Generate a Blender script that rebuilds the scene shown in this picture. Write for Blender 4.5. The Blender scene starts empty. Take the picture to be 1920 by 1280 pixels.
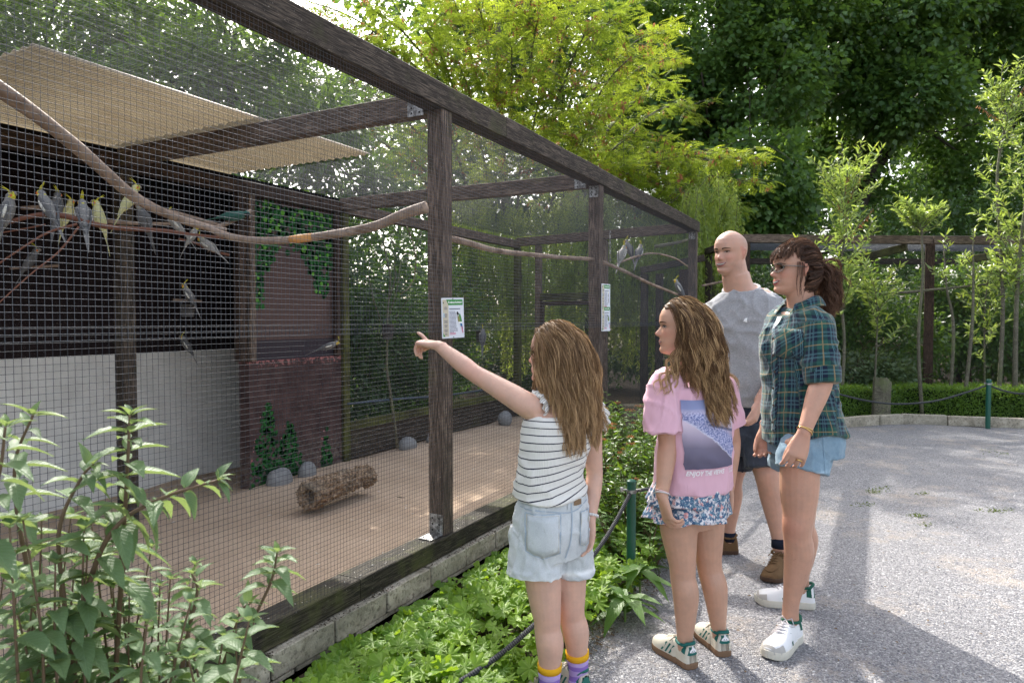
import bpy, bmesh, math, random
import numpy as np
from mathutils import Vector, Matrix, noise as mnoise
from mathutils.bvhtree import BVHTree

SC = bpy.context.scene
COL = SC.collection
random.seed(7); RNG = np.random.default_rng(7)
PI = math.pi

# ------------------------------------------------------------------ camera
YAW = math.radians(27.9); PITCH = math.radians(1.806); FPX = 1300.0
CAM = Vector((0, 0, 1.34))
cR = Vector((math.cos(YAW), math.sin(YAW), 0))
cF = Vector((-math.sin(YAW)*math.cos(PITCH), math.cos(YAW)*math.cos(PITCH), -math.sin(PITCH)))
cU = cR.cross(cF)
cH = Vector((-math.sin(YAW), math.cos(YAW), 0))
cam_d = bpy.data.cameras.new('camera')
cam = bpy.data.objects.new('camera', cam_d); COL.objects.link(cam)
cam.location = CAM; cam.rotation_euler = (PI/2-PITCH, 0, YAW)
cam_d.sensor_width = 36; cam_d.lens = FPX/1920*36
cam_d.clip_start = 0.05; cam_d.clip_end = 900
cam_d.dof.use_dof = True; cam_d.dof.focus_distance = 2.9; cam_d.dof.aperture_fstop = 7
SC.camera = cam
# ------------------------------------------------------------------ light
SUN_AZ = cH*1.0 + cR*(-0.30)             # horizontal direction towards the sun
SUN_AZ.normalize()
SUN_EL = math.radians(42.5)
world = bpy.data.worlds.new('World'); SC.world = world; world.use_nodes = True
nt = world.node_tree; nt.nodes.clear()
sky = nt.nodes.new('ShaderNodeTexSky'); sky.sky_type = 'NISHITA'; sky.sun_disc = False
sky.sun_elevation = SUN_EL
sky.sun_rotation = math.atan2(SUN_AZ.x, SUN_AZ.y)
sky.air_density = 1.0; sky.dust_density = 4.0; sky.ozone_density = 0.6
bg = nt.nodes.new('ShaderNodeBackground'); bg.inputs[1].default_value = 0.15
wo = nt.nodes.new('ShaderNodeOutputWorld')
hs = nt.nodes.new('ShaderNodeHueSaturation'); hs.inputs['Saturation'].default_value = .50; hs.inputs['Value'].default_value = 1.0
nt.links.new(sky.outputs[0], hs.inputs['Color']); nt.links.new(hs.outputs[0], bg.inputs[0]); nt.links.new(bg.outputs[0], wo.inputs[0])
sl = bpy.data.lights.new('sun', 'SUN'); sl.energy = 2.3; sl.angle = math.radians(0.53)
sl.color = (1.0, 0.95, 0.87)
sun = bpy.data.objects.new('sun', sl); COL.objects.link(sun)
to_sun = SUN_AZ*math.cos(SUN_EL) + Vector((0, 0, math.sin(SUN_EL)))
sun.rotation_euler = to_sun.to_track_quat('Z', 'Y').to_euler(); sun.location = (0, 0, 30)
SC.view_settings.view_transform = 'Standard'; SC.view_settings.look = 'None'
SC.view_settings.gamma = 1; SC.view_settings.use_curve_mapping = False
SC.view_settings.exposure = 1.85
SC.cycles.max_bounces = 7; SC.cycles.diffuse_bounces = 3; SC.cycles.glossy_bounces = 2
SC.cycles.transmission_bounces = 5; SC.cycles.transparent_max_bounces = 12
SC.cycles.caustics_reflective = False; SC.cycles.caustics_refractive = False
SC.cycles.use_denoising = True

# ------------------------------------------------------------------ space helpers
def at(px, py, d):
    return CAM + (cF + cR*((px-960)/FPX) + cU*((640-py)/FPX))*d
def ray(px, py):
    return cF + cR*((px-960)/FPX) + cU*((640-py)/FPX)
def onz(px, py, z=0.0):
    r = ray(px, py); return CAM + r*((z-CAM.z)/r.z)
def onx(px, py, x):
    r = ray(px, py); return CAM + r*((x-CAM.x)/r.x)
def ony(px, py, y):
    r = ray(px, py); return CAM + r*((y-CAM.y)/r.y)
def flat(px, d, z=0.0):
    """ground spot seen in column px at distance d along the view"""
    p = CAM + (cH + cR*((px-960)/FPX))*d; p.z = z; return p
def cdir(dx, dz, up=0):
    v = cR*dx + cH*dz; v.z = up; return v.normalized()
def V(*a): return Vector(a)

# ------------------------------------------------------------------ object helpers
WL = {}
def tag(o, label=None, cat=None, group=None, kind=None):
    if label: o['label'] = label
    if cat: o['category'] = cat
    if group: o['group'] = group
    if kind: o['kind'] = kind
    return o
def empty(name, loc, label=None, cat=None, group=None):
    o = bpy.data.objects.new(name, None); COL.objects.link(o); o.location = loc
    o.empty_display_size = .1
    WL[o.name] = Vector(loc); return tag(o, label, cat, group)
def link(name, me, mat, parent=None, loc=None, smooth=None):
    """mesh built in world coordinates; parent (unrotated) handled by offset"""
    o = bpy.data.objects.new(name, me); COL.objects.link(o)
    if mat is not None:
        ms = mat if isinstance(mat, (list, tuple)) else [mat]
        if len(me.materials) == 0:
            for m in ms: me.materials.append(m)
    w = Vector(loc) if loc is not None else Vector((0, 0, 0))
    if parent is not None:
        o.parent = parent; o.location = w - WL[parent.name]
    else:
        o.location = w
    WL[o.name] = w
    if smooth: shade(me)
    return o
def shade(me):
    me.polygons.foreach_set('use_smooth', np.ones(len(me.polygons), bool)); me.update()
def copy_tree(o, parent=None, loc=None, rot=None, label=None, scale=None):
    c = o.copy(); COL.objects.link(c)
    if parent is not None: c.parent = parent
    if loc is not None: c.location = loc
    if rot is not None: c.rotation_euler = rot
    if scale is not None: c.scale = (scale,)*3
    if label: c['label'] = label
    for ch in list(o.children): copy_tree(ch, c)
    return c
def hide_proto(): pass

class MB:
    def __init__(s): s.v = []; s.f = []; s.m = []
    def add(s, vs, fs, mi=0):
        k = len(s.v); s.v += [tuple(v) for v in vs]; s.f += [tuple(i+k for i in f) for f in fs]
        s.m += [mi]*len(fs); return s
    def box(s, lo, hi, mi=0, M=None):
        x0, y0, z0 = lo; x1, y1, z1 = hi
        vs = [Vector(p) for p in ((x0,y0,z0),(x1,y0,z0),(x1,y1,z0),(x0,y1,z0),(x0,y0,z1),(x1,y0,z1),(x1,y1,z1),(x0,y1,z1))]
        if M is not None: vs = [M @ p for p in vs]
        return s.add(vs, ((0,3,2,1),(4,5,6,7),(0,1,5,4),(1,2,6,5),(2,3,7,6),(3,0,4,7)), mi)
    def tube(s, pts, rad, n=8, mi=0, cap=True):
        v, f = tube(pts, rad, n=n, sub=0, cap=cap); return s.add(v, f, mi)
    def mesh(s, name, smooth=False):
        me = bpy.data.meshes.new(name); me.from_pydata(s.v, [], s.f); 
        if s.m and max(s.m) > 0: me.polygons.foreach_set('material_index', s.m)
        if smooth: shade(me)
        me.update(); return me
    def build(s, name, mat, parent=None, smooth=False, bevel=0, loc=None):
        me = s.mesh(name, smooth)
        o = link(name, me, mat, parent, loc)
        if bevel:
            b = o.modifiers.new('bevel', 'BEVEL'); b.width = bevel; b.segments = 2; b.limit_method = 'ANGLE'
        return o

def catmull(P, sub):
    """P: (n,k) array, returns interpolated rows"""
    P = np.asarray(P, float)
    if sub <= 1 or len(P) < 3: 
        if sub <= 1: return P
        t = np.linspace(0, 1, sub*(len(P)-1)+1)[:, None]; return P[0]*(1-t)+P[-1]*t
    Q = np.vstack([2*P[0]-P[1], P, 2*P[-1]-P[-2]]); out = []
    for i in range(1, len(Q)-2):
        p0, p1, p2, p3 = Q[i-1], Q[i], Q[i+1], Q[i+2]
        for k in range(sub):
            t = k/sub
            out.append(.5*((2*p1)+(-p0+p2)*t+(2*p0-5*p1+4*p2-p3)*t*t+(-p0+3*p1-3*p2+p3)*t**3))
    out.append(P[-1]); return np.array(out)

def tube(pts, rad, n=12, sub=4, side=None, cap=True, power=2.0, rounded=False):
    """loft along pts. rad: number or list of numbers or (a,b) pairs; side: lateral reference"""
    P = np.array([tuple(p) for p in pts], float)
    if np.isscalar(rad): rad = [rad]*len(P)
    R = np.array([(r, r) if np.isscalar(r) else tuple(r) for r in rad], float)
    A = catmull(np.hstack([P, R]), sub if sub else 1)
    P, R = A[:, :3], np.maximum(A[:, 3:], 1e-4)
    T = np.gradient(P, axis=0); T /= np.linalg.norm(T, axis=1)[:, None]+1e-12
    if rounded:   # hemispherical ends
        def endcap(i, sgn):
            rr = min(R[i]); ps = []; rs = []
            for a in (.35, .7, .93, 1.0):
                ps.append(P[i]+sgn*T[i]*rr*a*.9); rs.append(R[i]*math.sqrt(max(0, 1-a*a))+1e-4)
            return ps, rs
        ps, rs = endcap(0, -1); qs, ss = endcap(-1, 1)
        P = np.vstack([ps[::-1], P, qs]); R = np.vstack([rs[::-1], R, ss])
        T = np.vstack([[T[0]]*4, T, [T[-1]]*4])
    if side is None:
        s0 = np.cross(T[0], (0, 0, 1.0))
        if np.linalg.norm(s0) < .2: s0 = np.cross(T[0], (0, 1.0, 0))
        side = s0
    S = np.array(tuple(side), float); vs = []
    ang = np.linspace(0, 2*PI, n, endpoint=False)
    ca, sa = np.cos(ang), np.sin(ang)
    if power != 2.0:
        ca = np.sign(ca)*np.abs(ca)**(2/power); sa = np.sign(sa)*np.abs(sa)**(2/power)
    for i in range(len(P)):
        s = S - T[i]*np.dot(S, T[i]); s /= np.linalg.norm(s)+1e-12
        if side is None or True: S = s if side is None else S
        v = np.cross(s, T[i])
        vs.append(P[i] + R[i, 0]*ca[:, None]*s + R[i, 1]*sa[:, None]*v)
    m = len(P); vs = np.vstack(vs); fs = []
    for i in range(m-1):
        for j in range(n):
            k = (j+1) % n
            fs.append((i*n+j, (i+1)*n+j, (i+1)*n+k, i*n+k))
    if cap:
        fs.append(tuple(range(n))); fs.append(tuple((m-1)*n+j for j in reversed(range(n))))
    return [tuple(v) for v in vs], fs

def np_mesh(name, verts, faces_flat, nper, attrs=None, uv=None):
    """fast mesh. verts (N,3); faces_flat flat int array with nper corners each"""
    me = bpy.data.meshes.new(name); verts = np.ascontiguousarray(verts, np.float32)
    ff = np.ascontiguousarray(faces_flat, np.int32).ravel(); nf = len(ff)//nper
    me.vertices.add(len(verts)); me.vertices.foreach_set('co', verts.ravel())
    me.loops.add(len(ff)); me.loops.foreach_set('vertex_index', ff)
    me.polygons.add(nf); me.polygons.foreach_set('loop_start', np.arange(nf, dtype=np.int32)*nper)
    for k, a in (attrs or {}).items():
        a = np.asarray(a, np.float32)
        if a.ndim == 1:
            at_ = me.attributes.new(k, 'FLOAT', 'POINT'); at_.data.foreach_set('value', a)
        else:
            at_ = me.attributes.new(k, 'FLOAT_VECTOR', 'POINT'); at_.data.foreach_set('vector', a.ravel())
    me.update(calc_edges=True); me.validate() if False else None
    return me

def beam(name, p0, p1, w, h, mat, parent=None, up=(0, 0, 1), bevel=.004, roll=0):
    """squared timber from p0 to p1 (centre line); its own local X runs along the grain"""
    p0 = Vector(p0); p1 = Vector(p1); L = (p1-p0).length
    x = (p1-p0)/L; u = Vector(up)
    if abs(x.dot(u)) > .95: u = Vector((0, 1, 0))
    y = u.cross(x).normalized(); z = x.cross(y)
    mb = MB(); nseg = max(1, int(L/.5)); b = bevel
    prof = [(-w/2+b, -h/2), (w/2-b, -h/2), (w/2, -h/2+b), (w/2, h/2-b), (w/2-b, h/2), (-w/2+b, h/2), (-w/2, h/2-b), (-w/2, -h/2+b)]
    vs = []; fs = []; rr = random.Random(int(p0.x*991+p0.y*571+p1.z*331+L*77))
    for i in range(nseg+1):
        ox, oz = (rr.uniform(-.002, .002), rr.uniform(-.002, .002)) if 0 < i < nseg else (0, 0)
        for a, c in prof: vs.append((L*i/nseg, a+ox, c+oz))
    for i in range(nseg):
        for j in range(8):
            k = (j+1) % 8; fs.append((i*8+j, (i+1)*8+j, (i+1)*8+k, i*8+k))
    fs.append(tuple(range(8))); fs.append(tuple(nseg*8+j for j in reversed(range(8))))
    fs = [tuple(reversed(f)) for f in fs]
    me = bpy.data.meshes.new(name); me.from_pydata(vs, [], fs); me.materials.append(mat)
    o = bpy.data.objects.new(name, me); COL.objects.link(o)
    M = Matrix((x, y, z)).transposed().to_4x4(); M.translation = p0
    WL[o.name] = p0.copy()
    if parent is not None:
        o.parent = parent; M.translation = p0 - WL[parent.name]
    o.matrix_local = M
    return o

# ------------------------------------------------------------------ materials
class NT:
    def __init__(s, name, disp=False):
        s.m = bpy.data.materials.new(name); s.m.use_nodes = True; s.t = s.m.node_tree
        s.t.nodes.clear(); s.out = s.t.nodes.new('ShaderNodeOutputMaterial')
        s.b = s.t.nodes.new('ShaderNodeBsdfPrincipled'); s.t.links.new(s.b.outputs[0], s.out.inputs[0])
    def n(s, typ, **k):
        x = s.t.nodes.new('ShaderNode'+typ)
        for a, v in k.items(): setattr(x, a, v)
        return x
    def l(s, a, b): s.t.links.new(a, b)
    def val(s, inp, v):
        if hasattr(v, 'is_linked') or hasattr(v, 'links'): s.l(v, inp)
        else: inp.default_value = v
    def coord(s, kind='Object', scale=(1, 1, 1), rot=(0, 0, 0), loc=(0, 0, 0)):
        c = s.n('TexCoord'); mp = s.n('Mapping'); s.l(c.outputs[kind], mp.inputs[0])
        mp.inputs['Scale'].default_value = scale; mp.inputs['Rotation'].default_value = rot; mp.inputs['Location'].default_value = loc
        return mp.outputs[0]
    def noise(s, vec, scale=5, detail=3, rough=.55, dist=0):
        x = s.n('TexNoise'); s.l(vec, x.inputs['Vector']); x.inputs['Scale'].default_value = scale
        x.inputs['Detail'].default_value = detail; x.inputs['Roughness'].default_value = rough
        x.inputs['Distortion'].default_value = dist
        return x.outputs[0]
    def voro(s, vec, scale=5, feat='F1', out='Distance', rand=1):
        x = s.n('TexVoronoi'); x.feature = feat; s.l(vec, x.inputs['Vector']); x.inputs['Scale'].default_value = scale
        x.inputs['Randomness'].default_value = rand
        return x.outputs[out]
    def ramp(s, f, stops, interp='LINEAR'):
        x = s.n('ValToRGB'); s.l(f, x.inputs[0]); cr = x.color_ramp; cr.interpolation = interp
        while len(cr.elements) < len(stops): cr.elements.new(.5)
        for e, (p, c) in zip(cr.elements, stops):
            e.position = p; e.color = (c, c, c, 1) if np.isscalar(c) else (*c, 1)
        return x.outputs[0]
    def mix(s, f, a, b, blend='MIX'):
        x = s.n('Mix', data_type='RGBA', blend_type=blend)
        for i, v in ((0, f), (6, a), (7, b)):
            if hasattr(v, 'links'): s.l(v, x.inputs[i])
            else: x.inputs[i].default_value = v if i == 0 else ((*v, 1) if len(v) == 3 else v)
        return x.outputs[2]
    def math(s, op, a, b=0.0, c=0.0):
        x = s.n('Math', operation=op)
        for i, v in enumerate((a, b, c)):
            if hasattr(v, 'links'): s.l(v, x.inputs[i])
            else: x.inputs[i].default_value = v
        return x.outputs[0]
    def attr(s, name, out='Fac'):
        x = s.n('Attribute'); x.attribute_name = name; return x.outputs[out]
    def sep(s, v):
        x = s.n('SeparateXYZ'); s.l(v, x.inputs[0]); return x.outputs
    def bump(s, h, strength=.5, dist=.01, prev=None):
        x = s.n('Bump'); s.l(h, x.inputs['Height']); x.inputs['Strength'].default_value = strength
        x.inputs['Distance'].default_value = dist
        if prev is not None: s.l(prev, x.inputs['Normal'])
        s.l(x.outputs[0], s.b.inputs['Normal']); return x.outputs[0]
    def set(s, col=None, rough=None, spec=None, metal=None, sheen=None, sss=None):
        if col is not None:
            if hasattr(col, 'links'): s.l(col, s.b.inputs['Base Color'])
            else: s.b.inputs['Base Color'].default_value = (*col, 1)
        if rough is not None: s.val(s.b.inputs['Roughness'], rough)
        if spec is not None: s.b.inputs['Specular IOR Level'].default_value = spec
        if metal is not None: s.b.inputs['Metallic'].default_value = metal
        if sheen is not None:
            s.b.inputs['Sheen Weight'].default_value = sheen
        if sss is not None:
            s.b.inputs['Subsurface Weight'].default_value = sss; s.b.inputs['Subsurface Radius'].default_value = (1, .35, .2); s.b.inputs['Subsurface Scale'].default_value = .008
        return s.m

def plain(name, col, rough=.6, spec=.4, metal=0, var=.12, scale=30, bump=.0):
    t = NT(name); v = t.coord(); n = t.noise(v, scale, 4)
    c = t.mix(n, tuple(x*(1-var) for x in col), tuple(min(1, x*(1+var)) for x in col))
    if bump: t.bump(n, bump, .003)
    return t.set(c, rough, spec, metal)
def wood(name, dark, light, moss=None, rough=.8, mossamt=.5, grain=1.0, streak=None):
    t = NT(name); oi = t.n('ObjectInfo'); c0 = t.n('TexCoord')
    add = t.n('VectorMath', operation='MULTIPLY_ADD'); t.l(oi.outputs['Random'], add.inputs[0])
    add.inputs[1].default_value = (17, 9, 5); t.l(c0.outputs['Object'], add.inputs[2])
    mp = t.n('Mapping'); t.l(add.outputs[0], mp.inputs[0]); mp.inputs['Scale'].default_value = (1.2, 26, 26)
    g = t.noise(mp.outputs[0], 2.2, 6, .65, .3)
    mp2 = t.n('Mapping'); t.l(add.outputs[0], mp2.inputs[0]); mp2.inputs['Scale'].default_value = (6, 90, 90)
    g2 = t.noise(mp2.outputs[0], 2.0, 3, .6)
    blot = t.noise(add.outputs[0], 6, 5, .65)
    f = t.ramp(g, [(.3, 0.0), (.7, 1.0)])
    col = t.mix(f, dark, light)
    col = t.mix(t.ramp(g2, [(.42, 1), (.6, 0)]), col, tuple(x*.45 for x in dark))
    col = t.mix(t.ramp(blot, [(.45, 0.0), (.7, .75)]), col, tuple(x*.55 for x in dark))
    if moss:
        mn = t.noise(add.outputs[0], 3.1, 5, .7)
        col = t.mix(t.ramp(mn, [(.62-mossamt*.3, 0.0), (.75-mossamt*.2, .8)]), col, moss)
    sp = t.noise(add.outputs[0], 160, 2, .5)
    col = t.mix(t.ramp(sp, [(.68, 0.0), (.74, .5)]), col, (.45, .42, .38))
    h = t.math('ADD', t.math('MULTIPLY', g, .6), t.math('MULTIPLY', g2, .6))
    t.bump(h, .7, .004)
    return t.set(col, rough, .25)
def leafmat(name, c_dark, c_light, trans=.35, rough=.45, spec=.5, yellow=None, veins=False, back=None, tcol=None, bigvar=True):
    t = NT(name); r = t.attr('rnd')
    col = t.ramp(r, [(0, c_dark), (.75, c_light), (1, yellow or tuple(min(1, x*1.15) for x in c_light))])
    if bigvar:
        n = t.noise(t.coord(), 1.1, 3); col = t.mix(t.ramp(n, [(.35, 0.0), (.65, .5)]), col, tuple(x*.7 for x in c_dark))
    if veins:
        uv = t.attr('luv', 'Vector'); s = t.sep(uv)
        v = t.math('ABSOLUTE', s[1])
        mid = t.ramp(v, [(.0, .8), (.07, 0)])
        w = t.math('SUBTRACT', t.math('MULTIPLY', s[0], 9), t.math('MULTIPLY', v, 3.2))
        fr = t.math('ABSOLUTE', t.math('SUBTRACT', t.math('FRACT', w), .5))
        ve = t.ramp(fr, [(.0, 1), (.16, 0)])
        both = t.math('MAXIMUM', mid, t.math('MULTIPLY', ve, .55))
        col = t.mix(t.math('MULTIPLY', both, .45), col, tuple(min(1, x*1.6+.03) for x in c_light))
        t.bump(t.math('SUBTRACT', 1.0, both), .6, .002)
    if back:
        geo = t.n('NewGeometry'); col = t.mix(geo.outputs['Backfacing'], col, back)
    m = t.set(col, rough, spec)
    if trans:
        tr = t.n('BsdfTranslucent'); mx = t.n('MixShader'); mx.inputs[0].default_value = trans
        tc = t.mix(.6, col, tcol or (min(1, c_light[0]*2.2), min(1, c_light[1]*1.9), c_light[2]*.8))
        t.l(tc, tr.inputs[0]); t.l(t.b.outputs[0], mx.inputs[1]); t.l(tr.outputs[0], mx.inputs[2])
        t.l(mx.outputs[0], t.out.inputs[0])
    return m
# ------------------------------------------------------------------ foliage tools
def unit(a): return a/(np.linalg.norm(a, axis=-1, keepdims=True)+1e-12)
T_DIA = (np.array([(0,0,0),(.42,.5,.10),(1,0,0),(.42,-.5,.10)]), np.array([(0,1,2),(0,2,3)]))
T_MID = (np.array([(0,0,0),(.22,.38,.05),(.22,-.38,.05),(.45,0,-.0),(.6,.42,.03),(.6,-.42,.03),(1,0,-.12)]),
         np.array([(0,3,1),(0,2,3),(1,3,4),(3,2,5),(4,3,6),(3,5,6)]))
def near_template(rows=8, droop=.30, serr=.0, wid=None, fold=.10, wave=.0):
    ts = np.linspace(0, 1, rows); v = []; f = []
    for i, t in enumerate(ts):
        w = (wid(t) if wid else math.sin(PI*min(1, t**.8))**.85*(1-.25*t))
        w = max(w, .012)
        if serr and 0 < i < rows-1: w *= (1+serr*(1 if i % 2 else -1))
        z = -droop*t*t
        wv = wave*math.sin(t*17)
        v += [(t, w*.5, z+fold*w*.5+wv), (t, 0, z-.01), (t, -w*.5, z+fold*w*.5-wv)]
    for i in range(rows-1):
        a = i*3; b = a+3
        f += [(a, a+1, b+1), (a, b+1, b), (a+1, a+2, b+2), (a+1, b+2, b+1)]
    return np.array(v, float), np.array(f)
def palm_template(lobes=7, r_in=.55):
    """rounded lobed leaf, petiole at origin, blade in x-y plane around centre"""
    v = [(0, 0, 0)]; n = lobes*6; 
    for i in range(n+1):
        a = -PI*.86+2*PI*.86*i/n
        ph = i/n*lobes
        fr = ph-math.floor(ph)
        lobe = math.sin(PI*fr)**.55 if fr > 0 else 0
        tooth = (0, .07, -.03)[i % 3]
        rad = (r_in+(1-r_in)*lobe+tooth)*.5
        v.append((math.cos(a)*rad, math.sin(a)*rad*1.05, .07*math.sin(ph*2*PI)-.10*rad+.05*lobe))
    f = [(0, i, i+1) for i in range(1, n+1)]
    return np.array(v), np.array(f)
def frond_template(pairs=7, droop=.25):
    """pinnate leaf: narrow midrib and pairs of small oval leaflets"""
    v = []; f = []
    for i in range(pairs):
        t = .18+.78*i/(pairs-1)
        for sgn in (1, -1):
            k = len(v); ln = .19*(1-.35*abs(t-.5)); z = -droop*t*t
            v += [(t, 0, z), (t+.055, sgn*ln*.55, z+.015), (t+.05, sgn*ln, z-.02), (t-.035, sgn*ln*.6, z+.015)]
            f += [(k, k+1, k+2), (k, k+2, k+3)] if sgn > 0 else [(k, k+2, k+1), (k, k+3, k+2)]
    return np.array(v), np.array(f)

def scatter_mesh(name, tmpl, pos, axis, nrm, L, W=None, rnd=None, droop=None):
    tv, tf = tmpl; N = len(pos); k = len(tv)
    axis = unit(axis); side = unit(np.cross(nrm, axis)); nn = np.cross(axis, side)
    L = np.broadcast_to(np.asarray(L, float), (N,)); W = L*.5 if W is None else np.broadcast_to(np.asarray(W, float), (N,))
    t = tv[None, :, 0, None]; s = tv[None, :, 1, None]; h = tv[None, :, 2, None]
    P = pos[:, None, :] + axis[:, None, :]*L[:, None, None]*t + side[:, None, :]*W[:, None, None]*s + nn[:, None, :]*L[:, None, None]*h
    F = (tf[None, :, :] + (np.arange(N)*k)[:, None, None]).reshape(-1)
    if rnd is None: rnd = RNG.random(N)
    at_ = {'rnd': np.repeat(rnd, k), 'luv': np.stack([np.tile(tv[:, 0], N), np.tile(tv[:, 1]*2, N), np.zeros(N*k)], 1)}
    return np_mesh(name, P.reshape(-1, 3), F, 3, at_)

def rand_dirs(n): 
    return unit(RNG.normal(size=(n, 3)))
def lobes_points(lobes, n, shell=.55):
    """sample points in ellipsoid lobes [(center, radii, weight)]"""
    w = np.array([l[2] if len(l) > 2 else l[1][0]*l[1][1]*l[1][2] for l in lobes], float)**.75; w /= w.sum()
    idx = RNG.choice(len(lobes), n, p=w); C = np.array([tuple(l[0]) for l in lobes], float)[idx]; R = np.array([tuple(l[1]) for l in lobes], float)[idx]
    d = rand_dirs(n); r = (shell+(1-shell)*RNG.random(n))[:, None]
    return C+d*R*r, d
def crown_mesh(name, lobes, nclump, per, clump_r, L, W, tmpl=T_DIA, up=.7, hang=.35, shell=.5, flat=1.0, out=.5, rndshift=0):
    cp, cd = lobes_points(lobes, nclump, shell)
    N = nclump*per; ci = np.repeat(np.arange(nclump), per)
    off = rand_dirs(N)*(RNG.random(N)**.5)[:, None]*clump_r; off[:, 2] *= flat
    pos = cp[ci]+off
    ax = unit(off+cd[ci]*out*clump_r+RNG.normal(size=(N, 3))*.35*clump_r); ax[:, 2] -= hang; ax = unit(ax)
    nr = unit(RNG.normal(size=(N, 3))*.45+np.array([0, 0, up])+cd[ci]*.3)
    LL = L*RNG.uniform(.65, 1.25, N); WW = LL*(W/L)
    rn = np.clip(RNG.normal(.45, .2, N)+RNG.normal(0, .16, nclump)[ci]+rndshift, 0, 1)
    return scatter_mesh(name, tmpl, pos, ax, nr, LL, WW, rn)
def merge_np(name, meshes):
    """join several np meshes of triangles with the same attributes into one"""
    vs = []; fs = []; rn = []; uv = []; k = 0
    for m in meshes:
        n = len(m.vertices); a = np.empty(n*3, np.float32); m.vertices.foreach_get('co', a); vs.append(a.reshape(-1, 3))
        l = np.empty(len(m.loops), np.int32); m.loops.foreach_get('vertex_index', l); fs.append(l+k)
        r = np.empty(n, np.float32); m.attributes['rnd'].data.foreach_get('value', r); rn.append(r)
        u = np.empty(n*3, np.float32); m.attributes['luv'].data.foreach_get('vector', u); uv.append(u.reshape(-1, 3))
        k += n; bpy.data.meshes.remove(m)
    return np_mesh(name, np.vstack(vs), np.concatenate(fs), 3, {'rnd': np.concatenate(rn), 'luv': np.vstack(uv)})

def branchy(mb, p, d, L, r, depth, rr, spread=.5, seg=3, grav=0.0, n=6, kids=3, tips=None, minr=.004):
    """recursive limb; collects twig points in tips"""
    pts = [Vector(p)]; d = Vector(d).normalized(); rad = [r]
    for i in range(seg):
        d = (d+Vector((rr.gauss(0, .12), rr.gauss(0, .12), rr.gauss(0, .08)+grav))).normalized()
        pts.append(pts[-1]+d*L/seg); rad.append(r*(1-.45*(i+1)/seg))
        if tips is not None and depth <= 1: tips.append((pts[-1].copy(), d.copy()))
    mb.tube(pts, [max(x, minr) for x in rad], n=n)
    if depth > 0:
        for k in range(kids):
            i = rr.randint(1, seg); q = pts[i]
            a = Vector((rr.gauss(0, 1), rr.gauss(0, 1), rr.gauss(0, .6)+.2)).normalized()
            branchy(mb, q, (d*(1-spread)+a*spread), L*rr.uniform(.5, .75), rad[i]*.62, depth-1, rr, spread, seg, grav, max(4, n-1), kids, tips, minr)

# bark and leaf materials
M_bark = wood('bark', (.035, .028, .020), (.10, .085, .065), moss=(.06, .075, .03), mossamt=.4)
M_barkpale = wood('pale_bark', (.13, .12, .085), (.27, .25, .18), moss=(.12, .14, .06), mossamt=.4)
M_twig = plain('twig', (.10, .055, .035), .7, .2)
M_stem = plain('stem', (.13, .085, .05), .6, .3)
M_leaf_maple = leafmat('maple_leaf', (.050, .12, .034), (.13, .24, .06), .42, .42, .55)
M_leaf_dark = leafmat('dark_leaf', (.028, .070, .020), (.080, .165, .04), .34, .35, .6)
M_leaf_locust = leafmat('locust_leaf', (.045, .12, .014), (.19, .28, .032), .42, .5, .35, yellow=(.33, .34, .02), tcol=(.55, .68, .06), bigvar=False)
M_leaf_willow = leafmat('willow_leaf', (.13, .21, .05), (.32, .42, .11), .45, .38, .5, yellow=(.42, .50, .13))
M_leaf_sap = leafmat('sapling_leaf', (.10, .19, .03), (.24, .34, .07), .42, .33, .5, yellow=(.42, .46, .07), back=(.26, .36, .15), bigvar=False)
M_leaf_laurel = leafmat('laurel_leaf', (.04, .10, .02), (.13, .24, .045), .40, .32, .6)
M_leaf_hedge = leafmat('hedge_leaf', (.07, .16, .02), (.18, .31, .035), .40, .4, .5, yellow=(.17, .24, .03))
M_leaf_ger = leafmat('geranium_leaf', (.10, .21, .02), (.22, .36, .035), .40, .5, .35, yellow=(.26, .38, .05), bigvar=False)
M_leaf_shrub = leafmat('shrub_leaf', (.075, .14, .062), (.17, .26, .125), .38, .5, .35, yellow=(.17, .26, .05), veins=True, back=(.16, .22, .12), bigvar=False)
M_leaf_spirea = leafmat('spirea_leaf', (.045, .115, .016), (.12, .22, .03), .36, .4, .5, yellow=(.25, .33, .04), bigvar=False)
M_leaf_brown = leafmat('dead_leaf', (.20, .09, .04), (.38, .19, .10), .35, .7, .2, yellow=(.27, .15, .07), bigvar=False, tcol=(.5, .2, .08))
M_needle = M_leaf_dark
# ------------------------------------------------------------------ ground
def gravel_mat():
    t = NT('grey_gravel'); v = t.coord('Object')
    c1 = t.voro(v, 125, out='Color'); d1 = t.voro(v, 125)
    g = t.sep(c1)[0]
    st = t.ramp(g, [(0, (.085, .084, .088)), (.35, (.155, .152, .156)), (.7, (.235, .23, .232)), (1, (.40, .39, .385))])
    c2 = t.voro(v, 230, out='Color'); g2 = t.sep(c2)[1]
    st = t.mix(.35, st, t.ramp(g2, [(0, (.10, .10, .12)), (1, (.60, .59, .60))]))
    dust = t.noise(v, 1.3, 6, .68); dust2 = t.noise(v, 9, 5, .7)
    dd = t.math('ADD', t.math('MULTIPLY', dust, .7), t.math('MULTIPLY', dust2, .3))
    st = t.mix(t.ramp(dd, [(.52, 0.0), (.63, .62)]), st, (.44, .375, .31))
    dk = t.noise(v, .8, 4, .6); st = t.mix(t.ramp(dk, [(.5, 0.0), (.75, .25)]), st, (.12, .12, .13))
    t.bump(t.math('ADD', t.math('MULTIPLY', t.math('SUBTRACT', 1.0, d1), .8), t.math('MULTIPLY', g2, .4)), .9, .012)
    return t.set(st, .85, .25)
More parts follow.
